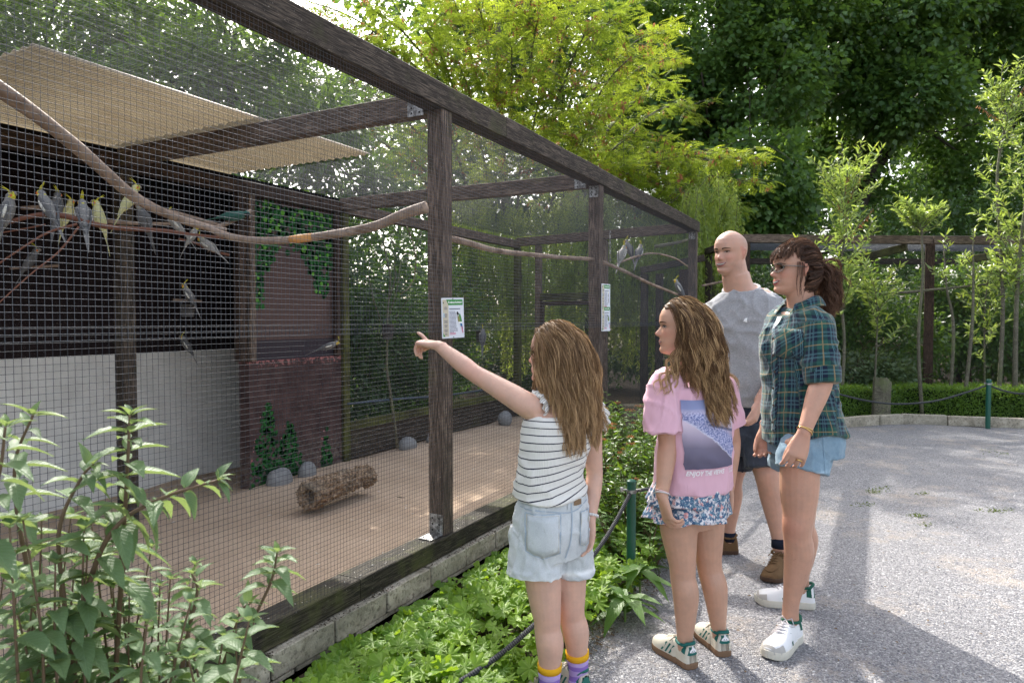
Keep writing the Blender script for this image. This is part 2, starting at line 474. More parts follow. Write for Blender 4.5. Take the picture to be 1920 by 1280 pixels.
def sand_mat():
    t = NT('sand'); v = t.coord('Object')
    n = t.noise(v, 2.2, 5, .6); f = t.noise(v, 70, 3, .6); g = t.noise(v, 260, 2, .6)
    c = t.mix(t.ramp(n, [(.3, 0.0), (.7, 1)]), (.44, .33, .24), (.56, .43, .32))
    c = t.mix(t.ramp(g, [(.35, .35), (.5, 0)]), c, (.18, .12, .08))
    c = t.mix(t.ramp(f, [(.66, 0.0), (.72, .6)]), c, (.22, .15, .10))
    ft = t.noise(v, 14, 3, .6)
    t.bump(t.math('ADD', t.math('MULTIPLY', ft, .8), t.math('MULTIPLY', f, .35)), .55, .03)
    return t.set(c, .95, .1)
M_gravel = gravel_mat(); M_sand = sand_mat()
def soil_mat():
    t = NT('soil'); v = t.coord('Object'); n = t.noise(v, 18, 6, .7)
    c = t.mix(n, (.025, .018, .012), (.10, .075, .05)); t.bump(n, .8, .03); return t.set(c, .95, .1)
M_soil = soil_mat()

# far ground: one sheet out to the horizon
def sheet(name, pts, z, mat, res=None):
    mb = MB(); mb.add([(p[0], p[1], z) for p in pts], [tuple(range(len(pts)))])
    o = mb.build(name, mat); tag(o, kind='structure'); return o
mb = MB(); mb.add([(-400, -300, -.14), (400, -300, -.14), (400, 600, -.14), (-400, 600, -.14)], [(0, 1, 2, 3)])
tag(mb.build('ground', M_soil), kind='structure')
# gravel path with slightly uneven surface
def c2(px, d): p = flat(px, d); return (p.x, p.y)
edge_left = [onz(905, 1420), onz(1000, 1290), onz(1075, 1215), onz(1110, 1160), onz(1160, 1118), onz(1215, 1080), onz(1235, 1010), onz(1225, 950), onz(1215, 900), onz(1230, 855), onz(1260, 820), onz(1290, 800)]
far = [onz(1340, 795), onz(1560, 800), onz(1640, 796), onz(1730, 795), onz(1840, 801), onz(2100, 806)]
poly = [Vector((-.9, -2.2, 0))] + edge_left + far + [Vector((14, 3, 0)), Vector((14, -4, 0)), Vector((-.9, -4, 0))]
bm = bmesh.new(); vs = [bm.verts.new((p.x, p.y, 0)) for p in poly]; bm.faces.new(vs)
bmesh.ops.triangulate(bm, faces=bm.faces[:]); me = bpy.data.meshes.new('path'); bm.to_mesh(me); bm.free()
tag(link('gravel_path', me, M_gravel), kind='structure')
# loose stones on the near part of the path
def in_poly(x, y, P):
    c = False; j = len(P)-1
    for i in range(len(P)):
        if (P[i].y > y) != (P[j].y > y) and x < (P[j].x-P[i].x)*(y-P[i].y)/(P[j].y-P[i].y)+P[i].x: c = not c
        j = i
    return c
ico = [(0,0,1),(.9,0,.1),(.28,.85,.1),(-.73,.53,.1),(-.73,-.53,.1),(.28,-.85,.1)]
icf = [(0,1,2),(0,2,3),(0,3,4),(0,4,5),(0,5,1)]
pos = []
while len(pos) < 16000:
    d = 2.3+3.6*random.random()**1.5; px = random.uniform(900, 2000); p = flat(px, d)
    if in_poly(p.x, p.y, poly): pos.append((p.x, p.y, 0))
pos = np.array(pos); N = len(pos)
s = RNG.uniform(.0025, .0065, N)*RNG.uniform(.7, 1.3, N); a = RNG.random(N)*2*PI
tv = np.array(ico); ca, sa = np.cos(a)[:, None], np.sin(a)[:, None]
X = (tv[None, :, 0]*ca-tv[None, :, 1]*sa)*s[:, None]*RNG.uniform(.7, 1.3, (N, 6)); Y = (tv[None, :, 0]*sa+tv[None, :, 1]*ca)*s[:, None]*RNG.uniform(.7, 1.3, (N, 6)); Z = tv[None, :, 2]*s[:, None]*.8*RNG.uniform(.5, 1.2, (N, 6))
P = pos[:, None, :]+np.stack([X, Y, Z], 2)
F = (np.array(icf)[None]+(np.arange(N)*6)[:, None, None]).reshape(-1)
me = np_mesh('loose_gravel', P.reshape(-1, 3), F, 3, {'rnd': np.repeat(RNG.random(N), 6)})
t = NT('gravel_stone'); cc = t.ramp(t.attr('rnd'), [(0, (.12, .12, .135)), (.5, (.22, .22, .235)), (.85, (.36, .355, .36)), (1, (.55, .54, .53))])
tag(link('loose_gravel', me, t.set(cc, .75, .3)), kind='stuff')
# small weed tufts growing in the path
M_grass = leafmat('grass', (.05, .09, .02), (.12, .17, .04), .3, .6, .2, bigvar=False)
tp = []
for (px, py, w, n) in ((1640, 922, 30, 60), (1718, 967, 28, 50), (1870, 957, 40, 70), (1622, 946, 22, 30), (1730, 925, 18, 26), (1655, 915, 30, 26), (1735, 984, 16, 20), (1850, 845, 20, 20), (1880, 850, 20, 20)):
    for _ in range(n):
        p = onz(px+random.gauss(0, w*.4), py+random.gauss(0, 2.2)); tp.append(tuple(p))
tp = np.array(tp); ax = unit(RNG.normal(size=tp.shape)*[1, 1, .2]+[0, 0, .45])
tag(link('path_weeds', scatter_mesh('path_weeds', T_DIA, tp, ax, rand_dirs(len(tp)), RNG.uniform(.015, .035, len(tp)), .006), M_grass), kind='stuff')
# sand floor of the aviary
n1, n2 = 60, 90; xs = np.linspace(-5.7, -1.93, n1); ys = np.linspace(-1.2, 9.4, n2)
gx, gy = np.meshgrid(xs, ys, indexing='ij'); gz = np.zeros_like(gx)
for i in range(n1):
    for j in range(n2):
        x, y = gx[i, j], gy[i, j]
        gz[i, j] = -.12+.022*mnoise.noise((x*1.3, y*1.3, 0))+.012*mnoise.noise((x*4, y*4, 3))
        gz[i, j] += .10*math.exp(-((x+4.55)/.35)**2)*(.5 if y > 4.1 else .25)
P = np.stack([gx, gy, gz], 2).reshape(-1, 3); idx = np.arange(n1*n2).reshape(n1, n2)
F = np.stack([idx[:-1, :-1], idx[1:, :-1], idx[1:, 1:], idx[:-1, 1:]], 2).reshape(-1)
me = np_mesh('sand_floor', P, F, 4); shade(me)
tag(link('sand_floor', me, M_sand), kind='structure')
# flower bed soil between wall and path
mb = MB(); bedpts = [Vector((-1.93, -2.4, 0)), Vector((-1.93, 9.2, 0)), onz(1340, 790), onz(1290, 800)] + [p+Vector((.06, 0, 0)) for p in reversed(edge_left[:-1])] + [Vector((-.8, -2.4, 0))]
bm = bmesh.new(); vs = [bm.verts.new((p.x, p.y, -.004 if True else 0)) for p in bedpts]; bm.faces.new(vs)
bmesh.ops.triangulate(bm, faces=bm.faces[:]); me = bpy.data.meshes.new('bed'); bm.to_mesh(me); bm.free()
tag(link('flower_bed', me, M_soil), kind='structure')
# kerb stones at the far edge of the path
M_conc = NT('concrete'); tt = M_conc; v = tt.coord(); n = tt.noise(v, 9, 6, .7); sp = tt.noise(v, 60, 4, .6)
oi = tt.n('ObjectInfo')
cc = tt.mix(tt.ramp(n, [(.35, 0.0), (.68, 1)]), (.30, .265, .20), (.58, .52, .42))
cc = tt.mix(tt.ramp(sp, [(.35, .7), (.48, 0)]), cc, (.10, .085, .06))
cc = tt.mix(tt.math('MULTIPLY', oi.outputs['Random'], .35), cc, (.23, .22, .18))
st = tt.noise(v, 3, 5, .7); cc = tt.mix(tt.ramp(st, [(.5, 0.0), (.68, .6)]), cc, (.12, .115, .085))
tt.bump(tt.math('ADD', n, tt.math('MULTIPLY', sp, .5)), .8, .008); M_conc = tt.set(cc, .9, .2)
def rough_block(name, M, size, mat, parent, seed, loc):
    bm = bmesh.new(); bmesh.ops.create_cube(bm, size=1); bmesh.ops.subdivide_edges(bm, edges=bm.edges[:], cuts=2, use_grid_fill=True)
    rr = random.Random(seed)
    for v in bm.verts:
        corner = sum(abs(c) > .49 for c in v.co)
        v.co = Vector((v.co.x*size[0], v.co.y*size[1], v.co.z*size[2]))
        if corner >= 2: v.co *= (1-rr.uniform(.0, .012))
        v.co += Vector((rr.uniform(-1, 1), rr.uniform(-1, 1), rr.uniform(-1, 1)))*.0025
        v.co = M @ v.co
    me = bpy.data.meshes.new(name); bm.to_mesh(me); bm.free()
    o = link(name, me, mat, parent)
    b = o.modifiers.new('bevel', 'BEVEL'); b.width = .004; b.segments = 1; b.limit_method = 'ANGLE'; b.angle_limit = .8
    return o
kp = [onz(1300, 797), onz(1420, 796), onz(1565, 802), onz(1645, 796), onz(1690, 793), onz(1775, 796), onz(1850, 799), onz(1930, 803), onz(2040, 806), onz(2200, 812)]
kerb = empty('kerb', kp[0], 'row of grey concrete kerb stones along the far edge of the gravel path', 'kerb')
for i in range(len(kp)-1):
    a, b = kp[i], kp[i+1]; d = b-a; nseg = max(1, round(d.length/.95))
    for j in range(nseg):
        p = a+d*((j+.5)/nseg); M = Matrix.Translation((p.x, p.y, .055))@Matrix.Rotation(math.atan2(d.y, d.x), 4, 'Z')
        rough_block('kerb_stone', M, (d.length/nseg-.012, .08, .13+random.uniform(-.01, .01)), M_conc, kerb, i*9+j, None)
# ------------------------------------------------------------------ aviary
WX = -1.99                      # plane of the front mesh
M_timber = wood('weathered_timber', (.125, .090, .070), (.33, .245, .19), moss=(.085, .085, .03), mossamt=.15)
M_timberdk = wood('dark_timber', (.052, .040, .031), (.155, .120, .092), moss=(.06, .06, .025), mossamt=.2)
M_moss = wood('mossy_timber', (.040, .036, .018), (.115, .105, .045), moss=(.11, .12, .03), mossamt=.7)
M_brown = wood('brown_timber', (.045, .028, .020), (.13, .080, .055))
M_silltop = wood('sill_timber', (.030, .026, .019), (.105, .088, .062), moss=(.075, .08, .025), mossamt=.5)
M_wire = NT('wire').set((.040, .044, .052), .75, .25, .0)
M_wirelite = NT('pale_wire').set((.085, .092, .108), .75, .25, .0)  # paler copy of the wire: lit look against dark background put into the colour
M_galv = NT('galvanised'); n = M_galv.noise(M_galv.coord(), 40, 4); M_galv = M_galv.set(M_galv.mix(M_galv.ramp(n, [(.42, 0.0), (.6, 1)]), (.16, .15, .14), (.46, .46, .45)), .5, .5, .35)
M_hole = NT('dark_hole').set((.012, .012, .012), .8, .1)
SZ = .215; TOPZ = 2.42; BW = .095
YN, YM, YF = 3.045, 5.30, 8.60
av = empty('aviary', (WX, YN, 0), 'long timber-framed aviary with square wire mesh, rafters and mesh roof beside the path', 'aviary')
# sill: several lengths butted end to end
ys = [-1.3, .55, 2.32, 5.2, 8.65]
for i in range(len(ys)-1):
    beam('sill_beam', (WX-.048, ys[i]+.002, SZ-.047), (WX-.048, ys[i+1]-.002, SZ-.047), BW+.035, .094, M_silltop, av)
# top beam, lengths with a lap joint after the near post
ys = [-1.3, YN+.62, YN+.98, 8.70]
for i in range(len(ys)-1):
    beam('top_beam', (WX-.045, ys[i]+.0015, TOPZ+.062), (WX-.045, ys[i+1]-.0015, TOPZ+.062), .115, .125+(.004 if i == 1 else 0), M_timberdk, av)
for y in (YN, YM, YF):
    beam('post', (WX-.047, y, SZ), (WX-.047, y, TOPZ), .094, .094, M_timber, av, up=(0, 1, 0))
# perforated metal angle brackets
def plate(name, M, w, h, parent, holes=True):
    mb = MB(); mb.box((-w/2, 0, -.0015), (w/2, h, .0015), M=M)
    o = mb.build(name, M_galv, parent)
    if holes:
        hb = MB()
        for ix in range(2):
            for iy in range(3):
                c = Vector(((ix-.5)*w*.5, h*(.2+.3*iy), .0018)); r = .0055
                hb.add([M@(c+Vector((math.cos(a)*r, math.sin(a)*r, 0))) for a in np.linspace(0, 2*PI, 9)[:-1]], [tuple(range(8))])
        for zz in (1,):
            hb.build('screw_holes', M_hole, o)
    return o
# foot of the near post: upright leg on the -Y face, flat leg on the sill
yf = YN-.047-.003
Mup = Matrix.Translation((WX-.047, yf, SZ+.003))@Matrix.Rotation(PI/2, 4, 'X')
plate('angle_bracket', Mup, .082, .105, av)
Mfl = Matrix.Translation((WX-.047, yf-.001, SZ+.003))@Matrix.Rotation(PI, 4, 'Z')
plate('angle_bracket', Mfl, .082, .10, av)
for y, x0 in ((YN, WX-.105), (YM, WX-.105)):
    Mp = Matrix.Translation((x0-.06, y-.052, TOPZ-.02))@Matrix.Rotation(PI/2, 4, 'X')
    plate('angle_bracket', Mp, .10, .085, av)
Mp = Matrix.Translation((WX-.047, YM-.052, TOPZ-.10))@Matrix.Rotation(PI/2, 4, 'X'); plate('angle_bracket', Mp, .075, .09, av)
Mp = Matrix.Translation((WX-.047, YF-.052, TOPZ-.10))@Matrix.Rotation(PI/2, 4, 'X'); plate('angle_bracket', Mp, .075, .09, av)
# rafters and back frame
BX = -4.70
YB = 9.05
for y0, y1 in ((YN, YN), (YM, YM)):
    beam('rafter', (WX-.105, y0, TOPZ+.045), (BX, y1, TOPZ+.05), .07, .12, M_timber, av)
beam('rafter', (WX-.105, YF, TOPZ+.045), (BX, YB, TOPZ+.05), .07, .12, M_timber, av)
beam('rafter', (WX-.105, .30, TOPZ+.045), (BX, .30, TOPZ+.05), .07, .12, M_timber, av)
beam('back_beam', (BX-.01, -1.2, TOPZ+.02), (BX-.01, YM, TOPZ+.02), .08, .11, M_brown, av)
beam('back_beam', (BX-.01, YM+.003, TOPZ+.02), (BX-.01, YB+.04, TOPZ+.02), .08, .11, M_timber, av)
for y, w in ((YN, .10), (YM, .09), (YB, .09), (.62, .10)):
    beam('back_post', (BX, y, -.14), (BX, y, TOPZ-.04), w, w, M_timberdk if y < 4 else M_moss, av, up=(0, 1, 0))
# far end frame with a door
def endp(t, z): return Vector((WX-.047+(BX-WX+.047)*t, YF+(YB-YF)*t, z))
beam('end_post', endp(.86, -.1), endp(.86, TOPZ-.02), .08, .08, M_timber, av, up=(0, 1, 0))
beam('end_post', endp(.46, -.1), endp(.46, TOPZ-.02), .08, .08, M_timber, av, up=(0, 1, 0))
beam('door_lintel', endp(.84, 1.66), endp(.48, 1.66), .07, .10, M_moss, av)
for a, b in (((.83, -.02), (.83, 1.60)), ((.50, -.02), (.50, 1.60))):
    beam('door_stile', endp(*a)+V(0, -.03, 0), endp(*b)+V(0, -.03, 0), .05, .06, M_brown, av, up=(0, 1, 0))
beam('door_rail', endp(.815, 1.57)+V(0, -.03, 0), endp(.515, 1.57)+V(0, -.03, 0), .05, .06, M_brown, av)
# back base wall (dark boards on edge) right of the shelter, with mossy cap
beam('back_plinth', (BX-.02, YM+.05, .075), (BX-.02, YB, .075), .06, .30, M_timberdk, av)
beam('back_plinth_cap', (BX-.0, YM+.05, .27), (BX-.0, YB, .27), .085, .085, M_moss, av)
beam('end_plinth', endp(0, .10), endp(1, .10), .06, .24, M_timberdk, av)

# welded wire mesh: every wire is a thin square bar
def wire_panel(name, O, U, W, nu, nv, du, dv, mat, parent, th=.00074, sag=0.0, skipv=None):
    """O origin, U/W unit directions; nu wires along W spaced du in U; nv wires along U"""
    O, U, W = (np.array(tuple(a), float) for a in (O, U, W)); Nn = np.cross(U, W)
    LU, LW = (nu-1)*du, (nv-1)*dv; vs = []; fs = []
    ring = np.array([(1, 0), (0, 1), (-1, 0), (0, -1)], float)*th
    def wire(pa, dirv, s1, length, nseg, amp):
        k = sum(len(v) for v in vs); pts = []
        for i in range(nseg+1):
            c = pa+dirv*length*i/nseg
            w = amp*(RNG.random()-.5)*2 if 0 < i < nseg else 0
            for a, b in ring: pts.append(c+s1*(a+w)+Nn*(b+w*.6))
        vs.append(np.array(pts))
        for i in range(nseg):
            for j in range(4):
                a = k+i*4+j; b = k+i*4+(j+1) % 4
                fs.append((a, b, b+4)); fs.append((a, b+4, a+4))
    for i in range(nu): wire(O+U*(i*du), W, U, LW, max(2, int(LW/.5)), .0007)
    for j in range(nv): wire(O+W*(j*dv)+Nn*th*1.8, U, W, LU, max(2, int(LU/.6)), .0009)
    me = np_mesh(name, np.vstack(vs), np.array(fs), 3); o = link(name, me, mat, parent); tag(o, kind='stuff'); return o
g = .0195
wire_panel('front_mesh', (WX+.003, -1.2, SZ-.05), (0, 1, 0), (0, 0, 1), int(9.8/g), 60, g, g, M_wire, av)
wire_panel('front_mesh', (WX+.005, -1.2, SZ-.05+57*g+.004), (0, 1, 0), (0, 0, 1), int(9.8/g), 61, g, g, M_wirelite, av)
g = .0215
wire_panel('roof_mesh', (BX, -1.2, TOPZ+.128), (0, 1, 0), (1, 0, 0), int(10.25/g), int(2.70/g), g, g, M_wire, av, th=.00075)
eu = (endp(1, 0)-endp(0, 0)).normalized()
wire_panel('end_mesh', endp(0, .22), eu, (0, 0, 1), int(2.7/.0215), int(2.2/.0215), .0215, .0215, M_wire, av, th=.0006)
wire_panel('back_mesh', (BX-.05, YM, .3), (0, 1, 0), (0, 0, 1), int(3.75/.0215), int(2.15/.0215), .0215, .0215, M_wire, av, th=.0006)

# wall of concrete blocks under the sill, two courses
bw = empty('block_wall', (WX+.03, 2.0, -.1), 'low retaining wall of mossy grey concrete blocks under the aviary sill', 'wall')
z_top = SZ-.100
k = 0
for course, (zt, hh) in enumerate(((z_top, .098), (z_top-.103, .12))):
    y = -1.25 + (.17 if course else 0)
    while y < 8.6:
        L = random.uniform(.325, .345) ; k += 1
        M = Matrix.Translation((WX-.045+random.uniform(-.003, .004)+(.0 if course == 0 else -.006), y+L/2, zt-hh/2))@Matrix.Rotation(random.uniform(-.006, .006), 4, 'Z')
        rough_block('block', M, (.19, L-.011, hh), M_conc, bw, k, None); y += L
mb = MB(); mb.box((WX-.12, -1.3, -.2), (WX+.035, 8.6, z_top-.008)); mb.build('mortar_core', plain('mortar', (.09, .08, .065), .95, .1), bw)
# dirt along the block tops
n = 2600; pos = np.stack([RNG.uniform(WX+.01, WX+.048, n), RNG.uniform(.6, 8.0, n), np.full(n, z_top)], 1)
keep = np.array([mnoise.noise((0, p[1]*5, 3)) > -.15 for p in pos]); pos = pos[keep]; n = len(pos)
me = scatter_mesh('dirt', T_DIA, pos, rand_dirs(n)*[1, 1, .3], rand_dirs(n)+[0, 0, 1.2], RNG.uniform(.004, .012, n), .006)
tag(link('leaf_litter', me, plain('litter', (.045, .03, .02), .95, .1), bw), kind='stuff')

# ------------------------------------------------------------------ bird shelter behind
M_white = NT('limewash'); n = M_white.noise(M_white.coord(), 4, 6, .7); n2 = M_white.noise(M_white.coord(scale=(1, 1, .3)), 26, 4, .6)
cc = M_white.mix(M_white.ramp(n, [(.3, 0.0), (.7, 1)]), (.58, .57, .54), (.74, .73, .70)); cc = M_white.mix(M_white.ramp(n2, [(.62, 0.0), (.75, .4)]), cc, (.28, .25, .2))
M_white.bump(n2, .3, .004); M_white = M_white.set(cc, .85, .2)
M_maroon = wood('maroon_board', (.012, .006, .007), (.026, .012, .013))
M_black = plain('black_panel', (.008, .007, .007), .9, .1)
sh = empty('bird_shelter', (-5.6, 3, 0), 'dark bird shelter with maroon boards above a whitewashed lower wall, behind the mesh', 'shelter')
SX = -5.58
mb = MB(); mb.box((SX-.08, -1.3, -.25), (SX, YM, 1.05)); mb.build('white_panel', M_white, sh)
for i in range(11):                 # horizontal siding boards
    z = 1.055+i*.135
    mb = MB(); M = Matrix.Translation((SX-.015, 0, z))@Matrix.Rotation(math.radians(-4), 4, 'Y')
    mb.box((-.02, -1.3, 0), (0, YM, .142), M=M); mb.build('siding_board', M_maroon, sh)
mb = MB(); mb.box((SX-.1, -1.3, TOPZ+.085), (BX-.06, YM+.02, TOPZ+.12)); mb.build('roof', M_black, sh)
mb = MB(); mb.box((SX-.05, YM-.03, -.15), (BX-.06, YM-.002, TOPZ+.08)); mb.build('side_wall', M_black, sh)
mb = MB(); mb.box((SX-.05, -1.35, -.15), (BX-.06, -1.31, TOPZ+.08)); mb.build('side_wall', M_black, sh)
# translucent corrugated roof sheets
M_sheet = NT('roof_sheet'); tt = M_sheet; v = tt.coord(); n = tt.noise(v, 2.5, 5, .6); n2 = tt.noise(tt.coord(scale=(1, .2, 1)), 14, 4, .6)
cc = tt.mix(n, (.36, .325, .26), (.50, .46, .38)); cc = tt.mix(tt.ramp(n2, [(.45, 0.0), (.7, .5)]), cc, (.25, .19, .12))
tt.set(cc, .6, .3); tr = tt.n('BsdfTranslucent'); tt.l(tt.mix(.5, cc, (.78, .70, .56)), tr.inputs[0]); mx = tt.n('MixShader'); mx.inputs[0].default_value = .48
tt.l(tt.b.outputs[0], mx.inputs[1]); tt.l(tr.outputs[0], mx.inputs[2]); tt.l(mx.outputs[0], tt.out.inputs[0]); M_sheet = tt.m
def sheetpanel(x0, x1, y0, y1, z, tilt=0):
    nx = int((x1-x0)/.019)+1; xs = np.linspace(x0, x1, nx); vs = []; fs = []
    for i, x in enumerate(xs):
        for j, y in enumerate((y0, (y0+y1)/2, y1)):
            vs.append((x, y, z+.009*math.sin((x-x0)/.076*2*PI)+tilt*(x-x0)))
            vs.append((x, y, z+.009*math.sin((x-x0)/.076*2*PI)+tilt*(x-x0)+.003))
    def id(i, j, k): return i*6+j*2+k
    for i in range(nx-1):
        for j in range(2):
            fs.append((id(i,j,0), id(i,j+1,0), id(i+1,j+1,0), id(i+1,j,0))); fs.append((id(i,j,1), id(i+1,j,1), id(i+1,j+1,1), id(i,j+1,1)))
        fs.append((id(i,0,0), id(i+1,0,0), id(i+1,0,1), id(i,0,1))); fs.append((id(i,2,0), id(i,2,1), id(i+1,2,1), id(i+1,2,0)))
    for j in range(2):
        fs.append((id(0,j,0), id(0,j,1), id(0,j+1,1), id(0,j+1,0))); fs.append((id(nx-1,j,0), id(nx-1,j+1,0), id(nx-1,j+1,1), id(nx-1,j,1)))
    me = bpy.data.meshes.new('roof_sheet'); me.from_pydata(vs, [], fs); shade(me)
    return link('roof_sheet', me, M_sheet, sh)
sheetpanel(-5.0, -3.36, 1.78, YN-.002, TOPZ+.150)
sheetpanel(-5.0, -3.36, YN+.002, 4.10, TOPZ+.150)
sheetpanel(-5.0, -3.75, .2, 1.775, TOPZ+.150)

# painted wall between the middle and the right shelter post
YB0 = 4.13
pw = empty('painted_wall', (BX, YB0, 0), 'waist-high dark maroon plastered wall with a flaking pink edge and painted green ivy', 'wall')
t = NT('maroon_plaster'); v = t.coord(); n = t.noise(v, 7, 6, .7); z = t.sep(v)[2]
cc = t.mix(t.ramp(n, [(.35, 0.0), (.7, 1)]), (.040, .022, .022), (.10, .060, .056))
fl = t.noise(v, 22, 5, .7, .6); edge = t.ramp(z, [(.86, 0.0), (1.0, 1)])
msk = t.ramp(t.math('MULTIPLY', fl, t.math('ADD', .62, t.math('MULTIPLY', edge, .5))), [(.50, 0.0), (.54, 1)])
cc = t.mix(t.math('MULTIPLY', msk, edge), cc, (.42, .17, .16))
lo = t.ramp(z, [(.02, 1), (.30, 0)]); cc = t.mix(t.math('MULTIPLY', lo, t.ramp(fl, [(.4, 0.0), (.6, .55)])), cc, (.20, .17, .14))
t.bump(fl, .4, .006); M_plaster = t.set(cc, .85, .25)
PWX = BX+.02
mb = MB(); mb.box((PWX-.12, YB0-.02, -.3), (PWX, YM-.06, .985)); mb.build('wall_body', M_plaster, pw)
M_ivy = [plain('ivy_paint_a', (.010, .055, .016), .8, .2), plain('ivy_paint_b', (.022, .115, .025), .8, .2), plain('ivy_paint_c', (.10, .30, .03), .8, .2), plain('ivy_paint_pink', (.33, .13, .13), .8, .2)]
def ivy(name, M, parent, pts, size, x, mat_i):
    """flat painted leaf marks on a wall facing +X"""
    mb = MB()
    for (y, z, s, a) in pts:
        out = []
        for k in range(10):
            th = 2*PI*k/10; r = size*s*(1 if k % 2 else .72)*(1.15 if k in (2, 3) else 1)
            out.append((x, y+math.cos(th+a)*r, z+math.sin(th+a)*r))
        mb.add(out, [tuple(range(10))])
    o = mb.build(name, M_ivy[mat_i], parent); tag(o, kind='stuff'); return o
rr = random.Random(3)
def bush_in(y, z):
    # silhouettes of the painted shrub: two spires joined into a mound, plus a small sprig
    a = abs(y-4.30) < .20*max(0, (1-(z+.1)/.78))+.02 and z < .62
    b = abs(y-4.55) < .22*max(0, (1-(z+.1)/.55))+.01 and z < .42
    c = abs(y-5.02) < .07*max(0, 1-(z-.0)/.36) and z < .36
    return a or b or c
sets = [[], [], [], []]
for _ in range(2600):
    y, z = rr.uniform(4.1, 5.12), rr.uniform(-.12, .64)
    if bush_in(y, z): sets[0 if rr.random() < .45 else 1].append((y, z, rr.uniform(.6, 1.2), rr.random()*6))
    elif rr.random() < .08 and bush_in(y+.03, z-.03): sets[3].append((y, z, rr.uniform(.3, .6), rr.random()*6))
sets[0] = sets[0][:260]; sets[1] = sets[1][:260]
ivy('ivy_paint', 0, pw, sets[3], .018, PWX+.0015, 3); ivy('ivy_paint', 0, pw, sets[0], .026, PWX+.003, 0); ivy('ivy_paint', 0, pw, sets[1], .020, PWX+.0045, 1)
# panel with hanging ivy above it
t = NT('brown_panel'); v = t.coord(); z = t.sep(v)[2]; n = t.noise(v, 5, 4)
cc = t.mix(t.ramp(z, [(0, 0.0), (.9, 1)]), (.085, .055, .050), (.105, .066, .058)); cc = t.mix(t.ramp(n, [(.4, 0.0), (.7, .3)]), cc, (.05, .035, .035)); M_panel = t.set(cc, .8, .2)
mp = empty('mural_panel', (BX, YB0, 1), 'brown board with bright green hanging ivy painted on it, in a timber frame', 'mural')
mb = MB(); mb.box((BX-.06, YB0+.06, 1.0), (BX-.04, YM-.05, TOPZ-.04)); mb.build('board', M_panel, mp)
mb = MB(); mb.box((BX-.06, YB0+.06, .985), (BX-.036, YM-.05, 1.16)); mb.build('base_board', plain('dark_violet', (.045, .035, .042), .8, .2), mp)
rr = random.Random(5); s0, s1, s2 = [], [], []
def hang(y):   # lower outline of the painted ivy
    u = (y-4.18)/(5.2-4.18)
    if u < .14: return 1.45
    if u < .30: return 1.75+1.2*(u-.14)
    if u < .58: return 2.06
    if u < .75: return 2.0-1.9*(u-.58)
    if u < .93: return 1.62-.2*(u-.75)
    return 1.9
for _ in range(2400):
    y = rr.uniform(4.2, 5.22); z = rr.uniform(1.38, 2.36)
    if z > hang(y)+rr.gauss(0, .05):
        q = rr.random(); L = s0 if q < .55 else s1 if q < .88 else s2
        L.append((y, z, rr.uniform(.6, 1.2), rr.random()*6))
ivy('ivy_paint', 0, mp, s0[:560], .030, BX-.0345, 0); ivy('ivy_paint', 0, mp, s1[:330], .026, BX-.033, 1); ivy('ivy_paint', 0, mp, s2[:75], .022, BX-.0315, 2)
beam('frame_post', (BX+.01, YB0, .99), (BX+.01, YB0, TOPZ-.04), .10, .06, M_timber, mp, up=(0, 1, 0))
beam('frame_post', (BX-.0, YB0-.085, .99), (BX-.0, YB0-.085, TOPZ-.04), .08, .07, M_brown, mp, up=(0, 1, 0))
beam('frame_post', (BX+.01, YM-.10, .99), (BX+.01, YM-.10, TOPZ-.04), .05, .05, M_brown, mp, up=(0, 1, 0))

# stones lying at the foot of the painted wall and the back plinth
def rock(name, p, r, label, seed, squash=(1, 1, .75), mat=None):
    bm = bmesh.new(); bmesh.ops.create_icosphere(bm, subdivisions=3, radius=1)
    for v in bm.verts:
        n = 1+.16*mnoise.noise(v.co*1.4+Vector((seed*3.1, 0, 0)))+.05*mnoise.noise(v.co*4+Vector((0, seed, 0)))
        v.co = Vector((v.co.x*squash[0], v.co.y*squash[1], v.co.z*squash[2]))*n*r
    me = bpy.data.meshes.new(name); bm.to_mesh(me); bm.free(); shade(me)
    o = link(name, me, mat or M_rock, None, p); tag(o, label, 'rock'); return o
t = NT('rock'); n = t.noise(t.coord(), 14, 6, .65); t.bump(n, .5, .01); M_rock = t.set(t.mix(n, (.12, .125, .13), (.33, .33, .33)), .85, .25)
rock('rock', (-4.57, 4.33, -.06), .125, 'rounded grey rock at the left foot of the painted ivy wall', 1, (.7, 1, .95))
rock('rock', (-4.57, 4.66, -.05), .095, 'smaller grey rock leaning on the painted wall behind the bark tunnel', 2, (.7, 1, 1.1))
rock('rock', (-4.55, 6.15, -.03), .10, 'pale rounded rock against the dark plinth right of the bare sapling', 3, (.8, 1.3, .9))
rock('rock', (-4.55, 6.62, -.04), .08, 'small pale rock on the sand next to the rounded one by the plinth', 4, (.8, 1.1, .9))
rock('rock', (-4.45, 8.20, .0), .11, 'grey rock in the far corner of the sand floor behind the girl\'s arm', 5, (.8, 1.1, 1.0))

